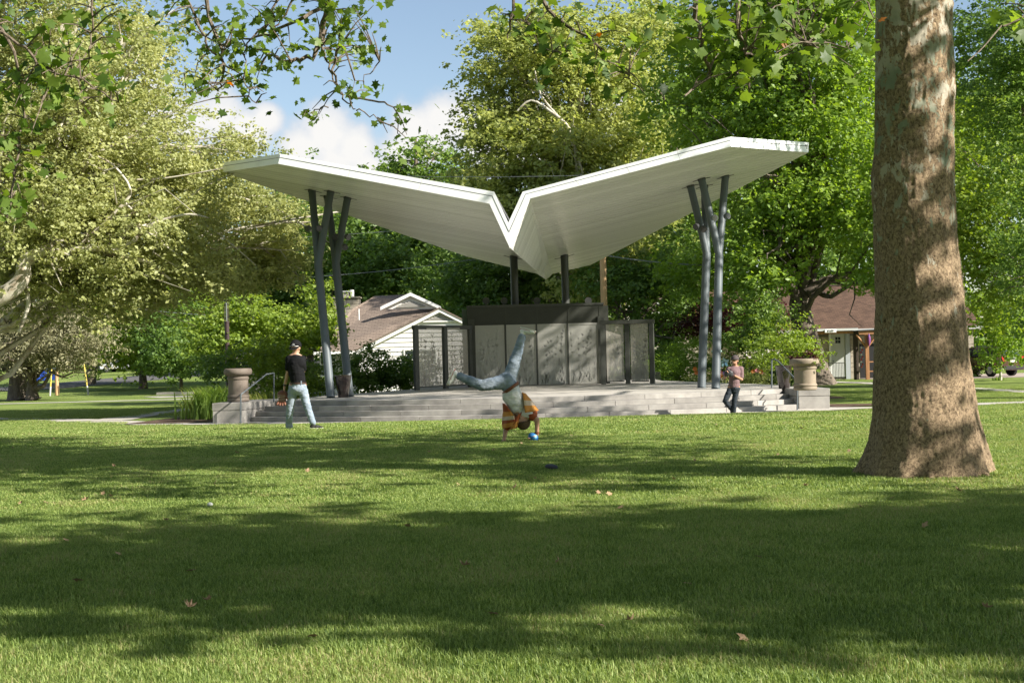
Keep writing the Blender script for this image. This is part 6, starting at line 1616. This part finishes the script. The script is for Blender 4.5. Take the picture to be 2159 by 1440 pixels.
# --- man in black T-shirt, walking away, glove in the left hand
Y1 = 28.8
def J(px, py, dy=0.0): return P(px, py, Y1 + dy)
gzz1 = gz(0, Y1)
man1 = empty('person', (J(632, 900).x, Y1, gzz1), 'man in a black T-shirt, light jeans and backward black cap, walking away', 'person')
hc = J(623.6, 733, .0); fw = Vector((.30, .95, -.02)); upn = Vector((0, 0, 1))
nb_ = J(622.5, 748, .0); shL = J(609.5, 756.5, 0); shR = J(637.5, 757, .03); chest = J(624, 770); waist = J(628.5, 802)
elL = J(607.5, 783, .02); wrL = J(600, 814, .05); elR = J(640, 781, .22); wrR = J(632, 797, .46)
hipL = J(619.5, 812); hipR = J(636, 813); knL = J(611.5, 856, .05); knR = J(648.5, 858, -.03); anL = J(609.5, 896.5, .18); anR = J(659.5, 894.5, -.1)
anL.z = gzz1 + .09; anR.z = gzz1 + .10
pr = []
f_, u_, s_, R_ = head(pr, hc, .112, fw, upn)
pr += [('c', hc - UPV * .06, .058, nb_ - UPV * .02, .062), ('c', nb_, .065, shL, .06), ('c', nb_, .065, shR, .06), ('e', chest, (.17, .11, .2), rotz(-.3)), ('e', waist, (.15, .10, .16), rotz(-.3)),
       ('c', chest, .13, waist, .12), ('c', shL, .055, elL, .042), ('c', elL, .041, wrL, .028), ('c', shR, .055, elR, .042), ('c', elR, .041, wrR, .028),
       ('c', waist, .12, hipL, .10), ('c', waist, .12, hipR, .10), ('c', hipL, .085, knL, .052), ('c', knL, .05, anL, .036), ('c', hipR, .085, knR, .052), ('c', knR, .05, anR, .036)]
fingers(pr, wrL + (wrL - elL).normalized() * .02, (-.1, .1, -1), (-.4, .9, 0), curl=.8); fingers(pr, wrR + (wrR - elR).normalized() * .02, (-.3, .8, -.3), (0, .2, 1), curl=.6)
blob('body', pr, m_skin, man1, .008)
blob('t_shirt', [('c', nb_ - UPV * .035, .075, shL + Vector((0, 0, -.01)), .072), ('c', nb_ - UPV * .035, .075, shR + Vector((0, 0, -.01)), .074), ('e', chest + UPV * .03, (.21, .135, .17), rotz(-.3)), ('c', chest, .155, waist - UPV * .02, .142), ('e', chest + Vector((0, 0, -.12)), (.172, .13, .2), rotz(-.3)),
                ('e', waist - UPV * .02, (.158, .118, .075), rotz(-.3)), ('c', shL, .074, shL.lerp(elL, .75), .066), ('c', shR, .074, shR.lerp(elR, .85), .066), ('c', chest, .16, waist - UPV * .06, .152), ('e', nb_ - UPV * .05, (.10, .085, .05), rotz(-.3)), ('c', nb_ - UPV * .04, .07, nb_ - UPV * .0, .064)], m_black, man1, .009, .008, 8)
blob('jeans', [('e', waist - UPV * .11, (.172, .135, .10), rotz(-.3)), ('c', waist - UPV * .10, .155, waist - UPV * .14, .155), ('e', (hipL + hipR) / 2 + Vector((0, -.035, -.07)), (.168, .13, .13), rotz(-.3)), ('c', hipL - UPV * .03, .105, knL, .078), ('c', knL, .078, anL + UPV * .03, .068), ('c', hipR - UPV * .03, .105, knR, .076), ('c', knR, .076, anR + UPV * .04, .066), ('c', anL + UPV * .05, .07, anL - UPV * .03, .074)], m_jean, man1, .009, .010, 10)
bz = waist.z - .045
MB().lathe([(.155, -.016), (.166, -.016), (.166, .016), (.155, .016)], Vector((waist.x + .0, waist.y, bz - .012)), 36, closed=False).build('belt', m_belt2, man1)
lb = Vector((waist.x + .085, waist.y - .14, bz)); MB().box((lb.x - .011, lb.y - .012, bz - .035), (lb.x + .011, lb.y, bz + .035)).build('belt_loop', m_jean, man1)
cp = cap_mesh(man1, hc + UPV * .008, .122, f_, u_, s_, m_black, -f_ * .9 - UPV * .25)
# backward strap with white line and pale patch on the rear of the cap
bv = -f_; sb_ = bv.cross(UPV)
MB().prism([hc + bv * .142 * math.cos(a) * 1.0 + sb_ * math.sin(a) * .116 + UPV * .022 for a in [x * .2 - 1 for x in range(11)]] + [hc + bv * .142 * math.cos(a) + sb_ * math.sin(a) * .116 + UPV * .031 for a in [1 - x * .2 for x in range(11)]], bv * .004).build('piping', m_trim, cp)
q = hc + bv * .135 + UPV * .058 - sb_ * .012
MB().prism([q - sb_ * .035 - UPV * .022, q + sb_ * .035 - UPV * .022, q + sb_ * .018 + UPV * .024 - bv * .010, q - sb_ * .018 + UPV * .024 - bv * .010], bv * .004).build('patch', mat('patch_grey', (.35, .35, .36), .6), cp)
MB().tube([hc + s_ * -.09 + f_ * .05 + UPV * -.0, hc + s_ * -.1 - f_ * .03], .006, 6).build('glasses_arm', m_iron, man1)
shoe(man1, anL, anL + Vector((-.15, 1, 0)), UPV, m_shoe, m_whiteR); shoe(man1, anR, anR + Vector((.95, .3, 0)), UPV, m_shoe, m_whiteR)
wd = (wrL - elL).normalized()
MB().tube([wrL - wd * .035, wrL - wd * .005], .036, 16).build('watch', m_iron, man1)
gl = glove(None, J(595.5, 832, .06), (-.12, -.1, -1), (1, -.15, 0), m_glove, 1.1); tag(gl, 'brown leather baseball glove held low by the man in the black T-shirt', 'baseball glove')

# --- man in the mauve T-shirt with a dark glove at his chest
Y2 = 40.15; sc2_ = F / Y2
def K(px, py, dy=0.0): return P(px, py, Y2 + dy)
man2 = empty('person', (K(1547, 874).x, Y2, .012), 'man in a mauve T-shirt and dark trousers standing before the steps', 'person')
hc = K(1549.8, 760.5); fw = Vector((-.55, -.83, .10)); nb_ = K(1550, 773.5, .02); shL = K(1537, 778, .0); shR = K(1562.5, 778, .0); chest = K(1549.5, 786); waist = K(1547.5, 808)
elA = K(1527.5, 797, .02); wrA = K(1531.5, 789, -.22); elB = K(1563.5, 800, -.02); wrB = K(1549.5, 792.5, -.25)
hipL = K(1541, 817); hipR = K(1553, 817); knL = K(1528.5, 845.5, -.12); knR = K(1548, 846, -.03); anL = K(1542.5, 866.5, .06); anR = K(1547.3, 869, -.02)
anL.z = .13; anR.z = .09
pr = []
f_, u_, s_, R_ = head(pr, hc, .115, fw, upn)
pr += [('c', hc - UPV * .06, .058, nb_ - UPV * .02, .062), ('c', nb_, .065, shL, .06), ('c', nb_, .065, shR, .06), ('e', chest, (.17, .11, .2), rotz(.3)), ('e', waist, (.14, .10, .16), rotz(.3)),
       ('c', chest, .13, waist, .12), ('c', shL, .055, elA, .044), ('c', elA, .042, wrA, .030), ('c', shR, .055, elB, .046), ('c', elB, .045, wrB, .03),
       ('c', waist, .12, hipL, .10), ('c', waist, .12, hipR, .10), ('c', hipL, .085, knL, .052), ('c', knL, .05, anL, .036), ('c', hipR, .085, knR, .052), ('c', knR, .05, anR, .036)]
fingers(pr, wrA + (wrA - elA).normalized() * .02, (.3, -.6, .5), (-.2, 0, 1), curl=.8)
blob('body', pr, m_skin2, man2, .008)
for k in (-1, 1):
    ec = hc + f_ * .100 + s_ * k * .036 + u_ * .006; MB().add(*sphere_vf(ec, .010, 6, 8)).build('eye', m_hair, man2)
MB().box((-.022, -.004, -.003), (.022, .004, .003), R_, hc + f_ * .108 - u_ * .072).build('mouth', mat('lips', (.25, .10, .08), .5), man2)
blob('t_shirt', [('c', nb_ - UPV * .045, .078, shL, .075), ('c', nb_ - UPV * .045, .078, shR, .077), ('e', chest + UPV * .02, (.21, .135, .18), rotz(.2)), ('c', chest, .155, waist - UPV * .02, .142),
                ('e', waist - UPV * .06, (.170, .135, .11), rotz(.2)), ('c', chest, .16, waist - UPV * .09, .15), ('c', nb_ - UPV * .04, .07, nb_ - UPV * .01, .064), ('c', shL, .074, shL.lerp(elA, .7), .066), ('c', shR, .076, shR.lerp(elB, .72), .068)], m_mauve, man2, .009, .008, 8)
blob('trousers', [('e', waist - UPV * .13, (.165, .13, .10), rotz(.2)), ('c', waist - UPV * .12, .148, waist - UPV * .17, .15), ('e', (hipL + hipR) / 2 + Vector((0, .01, -.05)), (.162, .13, .12), rotz(.2)), ('c', hipL - UPV * .03, .10, knL, .07), ('c', knL, .072, anL + UPV * .02, .055), ('c', hipR - UPV * .03, .10, knR, .074), ('c', knR, .074, anR + UPV * .0, .062)], m_navy, man2, .009, .010, 10)
cap_mesh(man2, hc + UPV * .012, .122, f_, u_, s_, mat('grey_brown_cap', (.06, .045, .045), .8), f_ + UPV * .05, mat('dark_brim', (.015, .012, .012), .7))
MB().add(*sphere_vf(hc - f_ * .035 - u_ * .03, .1, 10, 14, R_, (.84, .85, .8))).build('hair', m_hair, man2, smooth=True)
shoe(man2, anL, anL + Vector((.2, -1, 0)), UPV, m_shoe, m_shoe); shoe(man2, anR, anR + Vector((.55, -.8, 0)), UPV, m_shoe, m_shoe)
gl = glove(None, K(1541, 788, -.30), (-.9, -.2, -.1), (.05, -.2, 1), m_gloveb, .85); tag(gl, 'dark grey baseball glove held at the chest by the man in the mauve T-shirt', 'baseball glove')

# --- man doing a handstand kick
Y3 = 23.0; z3 = gz(0, Y3)
def H_(px, py, dy=0.0): return P(px, py, Y3 + dy)
man3 = empty('person', (H_(1095, 932).x, Y3, z3), 'man upside down in a handstand, in light jeans and open orange shirt', 'person')
hipc = H_(1066, 803); hipU = H_(1074, 798, .06); hipH = H_(1056, 806, -.06); knU = H_(1089, 750, .08); anU = H_(1102, 706, .10); knH = H_(1016.5, 813, -.14); anH = H_(966, 792, -.08)
waist = H_(1078, 822); chest = H_(1087, 850, .0); neck = H_(1094, 874, -.02); hc = H_(1102, 886, -.02)
shA = H_(1072, 880, .06); elA = H_(1067, 902, .10); wrA = H_(1063.5, 927, .0); shB = H_(1117, 872, -.05); elB = H_(1132, 886, -.10); wrB = H_(1132.5, 916, -.06)
ballc = H_(1124.5, 929, -.06); ballc.z = z3 + .085
pr = []
f3, u3, s3, R3 = head(pr, hc, .110, Vector((-.35, -.55, -.15)), (H_(1104, 900) - H_(1098, 875)))
pr += [('c', hc - u3 * .06, .058, neck, .06), ('c', neck, .065, shA, .055), ('c', neck, .065, shB, .055), ('c', chest, .135, waist, .12), ('c', chest, .13, neck.lerp(chest, .3), .10), ('c', waist, .12, hipc, .12),
       ('c', shA, .055, elA, .044), ('c', elA, .042, wrA, .031), ('c', shB, .056, elB, .046), ('c', elB, .044, wrB, .030),
       ('c', hipc, .11, hipU, .10), ('c', hipc, .11, hipH, .10), ('c', hipU, .09, knU, .055), ('c', knU, .052, anU, .036), ('c', hipH, .09, knH, .055), ('c', knH, .052, anH, .036)]
wrA.z = z3 + .07
fingers(pr, wrA - UPV * .035, (-.4, -.7, -.25), (1, -.2, 0), curl=.25); fingers(pr, wrB - UPV * .02 + Vector((-.02, 0, 0)), (-.75, -.25, -.45), (.1, -1, .2), curl=.55)
blob('body', pr, m_skin, man3, .008)
ax = (waist - chest).normalized()
blob('white_t_shirt', [('c', chest + ax * .02, .155, waist + ax * .02, .135), ('c', chest - ax * .06, .145, neck + ax * .06, .085), ('e', chest.lerp(waist, .5) + Vector((-.02, -.03, 0)), (.16, .13, .16), None), ('c', neck + ax * .05, .085, shA, .06), ('c', neck + ax * .05, .085, shB, .072), ('c', shB, .07, shB.lerp(elB, .35), .062)], mat('white_cotton', (.62, .61, .59), .8, (.70, .69, .67), 5), man3, .009, .012, 9)
blob('jeans', [('c', waist - ax * -.05, .138, hipc, .142), ('e', hipc, (.15, .15, .14), None), ('c', hipU, .118, knU, .088), ('c', knU, .088, anU + (knU - anU).normalized() * .03, .062), ('c', hipH, .115, knH, .092), ('c', knH, .090, anH + (knH - anH).normalized() * .03, .064)], m_jean, man3, .009, .010, 9)
bo = (H_(1087, 811) - H_(1066, 826)).normalized(); bn = ax.copy(); wc_ = (H_(1087, 811) + H_(1066, 826)) / 2
bd = bo.cross(bn).normalized(); vs = []; fs = []
for k in range(32):
    t = TAU * k / 32; p = wc_ + bo * math.cos(t) * .160 + bd * math.sin(t) * .150
    vs += [p - bn * .026, p + bn * .026]
for k in range(32): fs.append((2 * k, 2 * ((k + 1) % 32), 2 * ((k + 1) % 32) + 1, 2 * k + 1))
o = MB().add(vs, fs).build('belt', m_belt, man3, smooth=True); md = o.modifiers.new('s', 'SOLIDIFY'); md.thickness = .006; md.offset = 1
m_stripe = mat('red_stripe', (.45, .05, .05), .5); m_canvas = mat('white_canvas', (.80, .78, .75), .7)
shoe(man3, anU + (anU - knU).normalized() * .02, H_(1140, 697), (knU - anU), m_canvas, m_whiteR, stripe=m_stripe); 
shoe(man3, anH + (anH - knH).normalized() * .02, H_(953, 822, -.1), (knH - anH), m_canvas, m_whiteR, stripe=m_stripe)
# open orange shirt: cloth flaps hanging down past the shoulders
m_or = mat('orange_cotton', (.50, .20, .035), .8, (.58, .25, .05), 6); m_or2 = mat('rust_cotton', (.26, .055, .015), .8, (.33, .08, .02), 6); m_crm = mat('cream_cotton', (.55, .42, .30), .8)
def flap(rows, mats_, label_seed, name):
    """rows: list of ((xL, yL, dL), (xR, yR, dR)); a draped sheet with folds, coloured band by band"""
    nn = 14; vs = []; fs = []; mi = []
    sub = 4; full = []
    for i in range(len(rows) - 1):
        for k in range(sub): 
            t = k / sub; full.append((tuple(np.array(rows[i][0]) * (1 - t) + np.array(rows[i + 1][0]) * t), tuple(np.array(rows[i][1]) * (1 - t) + np.array(rows[i + 1][1]) * t), i))
    full.append((rows[-1][0], rows[-1][1], len(rows) - 2))
    for ri, (a, b, bi) in enumerate(full):
        for j in range(nn):
            t = j / (nn - 1); x = a[0] + (b[0] - a[0]) * t; y = a[1] + (b[1] - a[1]) * t; d = a[2] + (b[2] - a[2]) * t
            d += -.05 * math.sin(math.pi * t) + .022 * math.sin(t * 11 + ri * .35 + label_seed) * (ri / len(full))
            vs.append(H_(x, y, d))
    for ri in range(len(full) - 1):
        for j in range(nn - 1): a = ri * nn + j; fs.append((a, a + 1, a + nn + 1, a + nn)); mi.append(full[ri][2])
    me = bpy.data.meshes.new(name); me.from_pydata(vs, [], fs)
    for m_ in mats_: me.materials.append(m_)
    for p_, k in zip(me.polygons, mi): p_.material_index = k; p_.use_smooth = True
    o = link_mesh(name, me, None, man3); md = o.modifiers.new('s', 'SOLIDIFY'); md.thickness = .006
    return o
flap([((1101, 827, -.04), (1108, 830, .05)), ((1104, 844, -.14), (1121, 845, .06)), ((1105, 855, -.16), (1128, 855, .06)), ((1107, 870, -.17), (1136, 866, .05))], [m_or, m_crm, m_or], .3, 'shirt_flap')
flap([((1060, 850, -.02), (1064, 851, -.1)), ((1061, 868, .04), (1078, 868, -.15)), ((1059.5, 879, .05), (1084, 876, -.16)), ((1058.5, 887, .05), (1085, 884, -.17)), ((1058.5, 894, .05), (1087, 889, -.17)), ((1060, 904, .05), (1089, 898, -.16))], [m_or2, m_or, m_crm, m_or2, m_or], 1.7, 'shirt_flap')
flap([((1082, 884, -.12), (1100, 868, -.14)), ((1080, 898, -.14), (1094, 884, -.16)), ((1076, 906, -.12), (1091, 902, -.14))], [m_or2, m_or], 2.2, 'shirt_collar')
blob('shirt_back', [('c', H_(1100, 838, .10), .07, H_(1104, 862, .12), .12), ('c', H_(1104, 862, .10), .10, H_(1124, 872, .0), .075), ('c', H_(1084, 868, .12), .12, H_(1070, 886, .09), .085), ('c', H_(1070, 886, .09), .085, H_(1070, 898, .08), .07), ('c', shB + Vector((0, .02, 0)), .078, shB.lerp(elB, .55), .068), ('c', H_(1071, 832, .06), .06, H_(1082, 850, .1), .10)], m_or2, man3, .009, .016, 10)
cap_mesh(man3, hc + u3 * .01, .118, f3, u3, s3, mat('brown_cap', (.10, .06, .03), .8), f3)
wd = (wrB - elB).normalized()
MB().tube([wrB - wd * .05, wrB - wd * .015], .036, 16).build('watch', m_belt, man3)
MB().tube([neck + Vector((.05, -.10, .02)), neck + Vector((0, -.12, -.03)), neck + Vector((-.05, -.08, .02))], .004, 6).build('necklace', m_rim, man3)
q = hc + f3 * .105 + u3 * .01
MB().tube([q - s3 * .07 - f3 * .04, q - s3 * .05, q + s3 * .05, q + s3 * .07 - f3 * .04], .006, 6).build('glasses', m_iron, man3)
# blue ball under his hand
ball = MB().add(*sphere_vf(ballc, .076, 16, 24, Matrix.Rotation(.5, 3, 'Y'), (1.15, 1, .86))).build('ball', mat('blue_ball', (.025, .13, .36), .5, (.03, .18, .44), 5), None, smooth=True)
tag(ball, 'blue ball gripped in the grass by the hand of the man doing a handstand', 'ball')
MB().add(*sphere_vf(ballc + Vector((.02, -.006, .004)), .0745, 12, 18, Matrix.Rotation(.5, 3, 'Y'), (.7, .99, .62))).build('ball_panel', mat('light_blue_panel', (.25, .55, .75), .4), ball, smooth=True)

# ------------------------------------------------------------------ small things on the lawn
fr = on_ground(1163, 994)
e = empty('flying_disc', (fr.x, fr.y, gz(fr.x, fr.y)), 'small black disc lying tilted in the grass in the middle of the lawn', 'flying disc')
MB().lathe([(.0, .028), (.10, .026), (.125, .015), (.13, 0), (.122, 0), (.115, .012), (0, .02)], (0, 0, 0), 30, False)
dm = MB(); R_ = Matrix.Rotation(rad(14), 3, 'X') @ Matrix.Rotation(rad(6), 3, 'Y')
for (r0, h0) in [(0, .022), (.055, .021), (.075, .012), (.08, 0), (.074, -.002)]:
    for k in range(30): dm.v.append(tuple(R_ @ Vector((r0 * math.cos(TAU * k / 30), r0 * math.sin(TAU * k / 30), h0)) + Vector((fr.x, fr.y, gz(fr.x, fr.y) + .05))))
for i in range(4):
    for k in range(30): dm.f.append((i * 30 + k, i * 30 + (k + 1) % 30, (i + 1) * 30 + (k + 1) % 30, (i + 1) * 30 + k))
dm.build('disc', m_shoe, e, smooth=True)
wp = on_ground(443, 1074)
o = MB().add(*sphere_vf((wp.x, wp.y, wp.z + .05), .024, 7, 9, None, (1.2, 1, .8))).build('paper_scrap', m_trim, None, smooth=True); tag(o, 'tiny crumpled white scrap in the sunlit grass on the left', 'litter')
# dry leaves: dropped one by one
m_dry = mat('dry_leaf', (.30, .18, .10), .8, (.42, .29, .18), 9)
leafme = []
for k in range(5):
    r = random.Random(k + 50); vs = [(0, 0, .02)]; fs = []
    for i, (u, w) in enumerate(lobed): vs.append((u * .9, w, .02 + (u * u + w * w) * r.uniform(.5, 1.5) * (1 if k % 2 else -.3) + r.uniform(0, .06)))
    n_ = len(lobed)
    for i in range(n_): fs.append((0, 1 + i, 1 + (i + 1) % n_))
    me = bpy.data.meshes.new('fallen_leaf'); me.from_pydata(vs, [], fs); me.materials.append(m_dry); leafme.append(me)
LP_ = [(404, 1218), (437, 1282), (1308, 1080), (1088, 1036), (1815, 1078), (966, 1030), (113, 931), (358, 942), (182, 1064), (635, 1032), (96, 1067), (233, 1057), (648, 1000), (1546, 915), (140, 1152), (660, 1366), (1178, 1200), (1268, 1340), (1420, 1020),
       (1285, 1052), (1262, 1048), (1128, 1018), (1080, 1020), (240, 990), (27, 949), (1040, 955), (1240, 950), (1205, 923), (1466, 980), (1640, 965), (1790, 958), (28, 931), (578, 954), (45, 1072), (217, 1050), (454, 1025), (500, 962), (1510, 900), (1690, 910), (720, 990), (880, 1000), (905, 960),
       (1568, 1365), (400, 1300), (165, 1240), (1100, 940), (1700, 1035), (1880, 1060), (2020, 1045), (1950, 1120), (860, 1120), (980, 1210), (1040, 1310), (350, 1110), (250, 1180), (1450, 1250), (1330, 1330), (1600, 1190), (2080, 1300)]
rl = random.Random(77)
for k, (px, py) in enumerate(LP_):
    g_ = on_ground(px, py)
    o = bpy.data.objects.new('fallen_leaf', leafme[k % 5]); COL.objects.link(o)
    s = rl.uniform(.05, .085) if k > 3 else rl.uniform(.07, .09)
    o.location = (g_.x, g_.y, gz(g_.x, g_.y) + .045); o.rotation_euler = (rl.uniform(-.5, .9), rl.uniform(-.5, .5), rl.uniform(0, TAU)); o.scale = (s, s, s)
    o['label'] = {0: 'dry tan leaf standing on edge in the shaded foreground, left of centre', 1: 'dull curled leaf in the foreground shade, nearest below the tan one', 2: 'pale dry leaf alone at the edge of the shade right of centre', 3: 'dry leaf alone in foreground shade below the black disc', 4: 'pale dry leaf on sunlit grass left of the big trunk'}.get(k, 'small dry tan sycamore leaf lying on the mown grass of the lawn'); o['category'] = 'leaf'; o['group'] = 'dry leaves on the lawn'

# ------------------------------------------------------------------ turf
def turf():
    rng = np.random.default_rng(4)
    def blades(n, R, hgt, wid, nseg=2):
        a = rng.uniform(0, TAU, n); r = R * np.sqrt(rng.random(n)); x = r * np.cos(a); y = r * np.sin(a)
        h = hgt * rng.uniform(.45, 1.15, n); an = rng.uniform(0, TAU, n); ln = h * rng.uniform(.15, 1.0, n); w = wid * rng.uniform(.7, 1.2, n)
        wa = an + math.pi / 2 + rng.uniform(-.6, .6, n)
        V = []; 
        dx, dy = np.cos(an), np.sin(an); wx_, wy_ = np.cos(wa) * w, np.sin(wa) * w
        mz = h * .6; mxx = x + dx * ln * .28; myy = y + dy * ln * .28
        tx, ty, tz = x + dx * ln, y + dy * ln, h * (1 - .25 * (ln / h))
        V = np.stack([np.stack([x - wx_, y - wy_, 0 * h - .01], 1), np.stack([x + wx_, y + wy_, 0 * h - .01], 1), np.stack([mxx - wx_ * .8, myy - wy_ * .8, mz], 1), np.stack([mxx + wx_ * .8, myy + wy_ * .8, mz], 1), np.stack([tx, ty, tz], 1)], 1).reshape(-1, 3)
        b = np.arange(n) * 5
        Fq = np.stack([np.stack([b, b + 1, b + 3], 1), np.stack([b, b + 3, b + 2], 1), np.stack([b + 2, b + 3, b + 4], 1)], 1).reshape(-1, 3)
        return V, Fq, np.repeat(rng.random(n), 3)
    def blocked(x, y):
        # keep turf off paving, stage and trunk
        if (x - SCX) ** 2 + (y - SCY) ** 2 < 15.95 ** 2 and y < 47 and -8.9 < x < 9.4: return True
        if (x - 4.47) ** 2 + (y - 15.4) ** 2 < .62 ** 2: return True
        if y > 38.5:
            yc = np.interp(x, [-29, -19, -14.4, -11, -9.3], [60, 52, 47.6, 43.7, 41.6]) if x < -9 else np.interp(x, [9.3, 10.9, 14.2, 20, 30, 45], [41.2, 42.3, 43.5, 45.2, 46.9, 48.2])
            if abs(x) > 8.5 and abs(y - yc) < 1.15: return True
            if -9.6 < x < 9.8 and y > 42: return True
            if -15.4 < x < -12.4 and 47 < y < 66 and abs(x - np.interp(y, [47, 52, 58, 66], [-13.55, -13.45, -13.05, -12.0])) < .95: return True
            if -12.4 < x < -7 and 43.2 < y < 51: return True
            if 9.4 < x < 13.0 and 43.2 < y < 46.2: return True
            if -9 < x < 12.5 and y > 45: return True
            if abs(x - np.interp(y, [48, 56, 66], [19.6, 19.5, 19.0])) < .9: return True
        return False
    defs = [(0, 2600, .42, .052, .0022, 4.6, 13.5, .46), (1, 2600, .42, .050, .0024, 4.6, 13.5, .46), (2, 2000, .6, .05, .0042, 13.2, 24, .62), (3, 2200, 1.1, .045, .0075, 23.6, 62, 1.15)]
    mg = leaf_mat('turf_blades', (.085, .15, .028), (.36, .44, .135), transl=.40, rough=.5, spec=.3, third=(.40, .36, .17))
    t = mg.node_tree
    # slow change of tone across the lawn
    g = N(t, 'ShaderNodeNewGeometry'); nn = N(t, 'ShaderNodeTexNoise', inp={'Scale': 1.1, 'Detail': 7.0, 'Roughness': .65}); t.links.new(g.outputs['Position'], nn.inputs['Vector'])
    at = [n for n in t.nodes if n.type == 'ATTRIBUTE'][0]; rp_ = [n for n in t.nodes if n.type == 'VALTORGB'][0]
    s = math_n(t, 'ADD', at.outputs['Fac'], math_n(t, 'MULTIPLY', math_n(t, 'SUBTRACT', nn.outputs[0], .5), 1.5), clamp=True); t.links.new(s, rp_.inputs[0])
    VV_ = []; FF = []; TT = []; kind = []; nv = 0; pts = []; pk = []
    for kd, n, R, h, w, ya, yb, sp in defs:
        V, Fq, tt = blades(n, R, h, w); FF.append(Fq + nv); VV_.append(V); TT.append(tt); kind += [kd] * len(V); nv += len(V)
    y = 4.6
    for kd, n, R, h, w, ya, yb, sp in defs:
        if kd == 1: continue
        yy = ya
        while yy < yb:
            xm = .40 * yy + 1.2
            for x in np.arange(-xm, xm, sp):
                xx = x + rng.uniform(-.3, .3) * sp; y2 = yy + rng.uniform(-.3, .3) * sp
                if blocked(xx, y2): continue
                pts.append((xx, y2, gz(xx, y2))); pk.append(kd if kd else int(rng.integers(0, 2)))
            yy += sp * .9
    VV_.append(np.array(pts)); kind += [10 + k for k in pk]
    V = np.concatenate(VV_); Fq = np.concatenate(FF); tt = np.concatenate(TT)
    o = np_mesh('grass', V, Fq, tt, mg)
    a = o.data.attributes.new('role', 'INT', 'POINT'); a.data.foreach_set('value', np.array(kind, np.int32))
    a = o.data.attributes.new('spin', 'FLOAT', 'POINT'); a.data.foreach_set('value', rng.uniform(0, TAU, len(V)).astype(np.float32))
    ng = bpy.data.node_groups.new('turf', 'GeometryNodeTree')
    ng.interface.new_socket('Geometry', in_out='INPUT', socket_type='NodeSocketGeometry'); ng.interface.new_socket('Geometry', in_out='OUTPUT', socket_type='NodeSocketGeometry')
    gi = ng.nodes.new('NodeGroupInput'); go = ng.nodes.new('NodeGroupOutput'); jn = ng.nodes.new('GeometryNodeJoinGeometry')
    def attr(nm, ty):
        n = ng.nodes.new('GeometryNodeInputNamedAttribute'); n.data_type = ty; n.inputs['Name'].default_value = nm; return n.outputs['Attribute']
    def eq(v):
        c = ng.nodes.new('FunctionNodeCompare'); c.data_type = 'INT'; c.operation = 'EQUAL'; ng.links.new(attr('role', 'INT'), c.inputs[2]); c.inputs[3].default_value = v; return c.outputs[0]
    def sep(v):
        s = ng.nodes.new('GeometryNodeSeparateGeometry'); s.domain = 'POINT'; ng.links.new(gi.outputs[0], s.inputs[0]); ng.links.new(eq(v), s.inputs[1]); return s.outputs[0]
    for k in range(4):
        inst = ng.nodes.new('GeometryNodeInstanceOnPoints')
        ng.links.new(sep(10 + k), inst.inputs['Points']); ng.links.new(sep(k), inst.inputs['Instance'])
        cx = ng.nodes.new('ShaderNodeCombineXYZ'); ng.links.new(attr('spin', 'FLOAT'), cx.inputs[2])
        ng.links.new(cx.outputs[0], inst.inputs['Rotation'])
        ng.links.new(inst.outputs[0], jn.inputs[0])
    ng.links.new(jn.outputs[0], go.inputs[0])
    md = o.modifiers.new('turf', 'NODES'); md.node_group = ng
    o['kind'] = 'stuff'; o['label'] = 'mown lawn grass with yellowish tips covering the park'; o['category'] = 'grass'
    print('turf patches', len(pts))
turf()
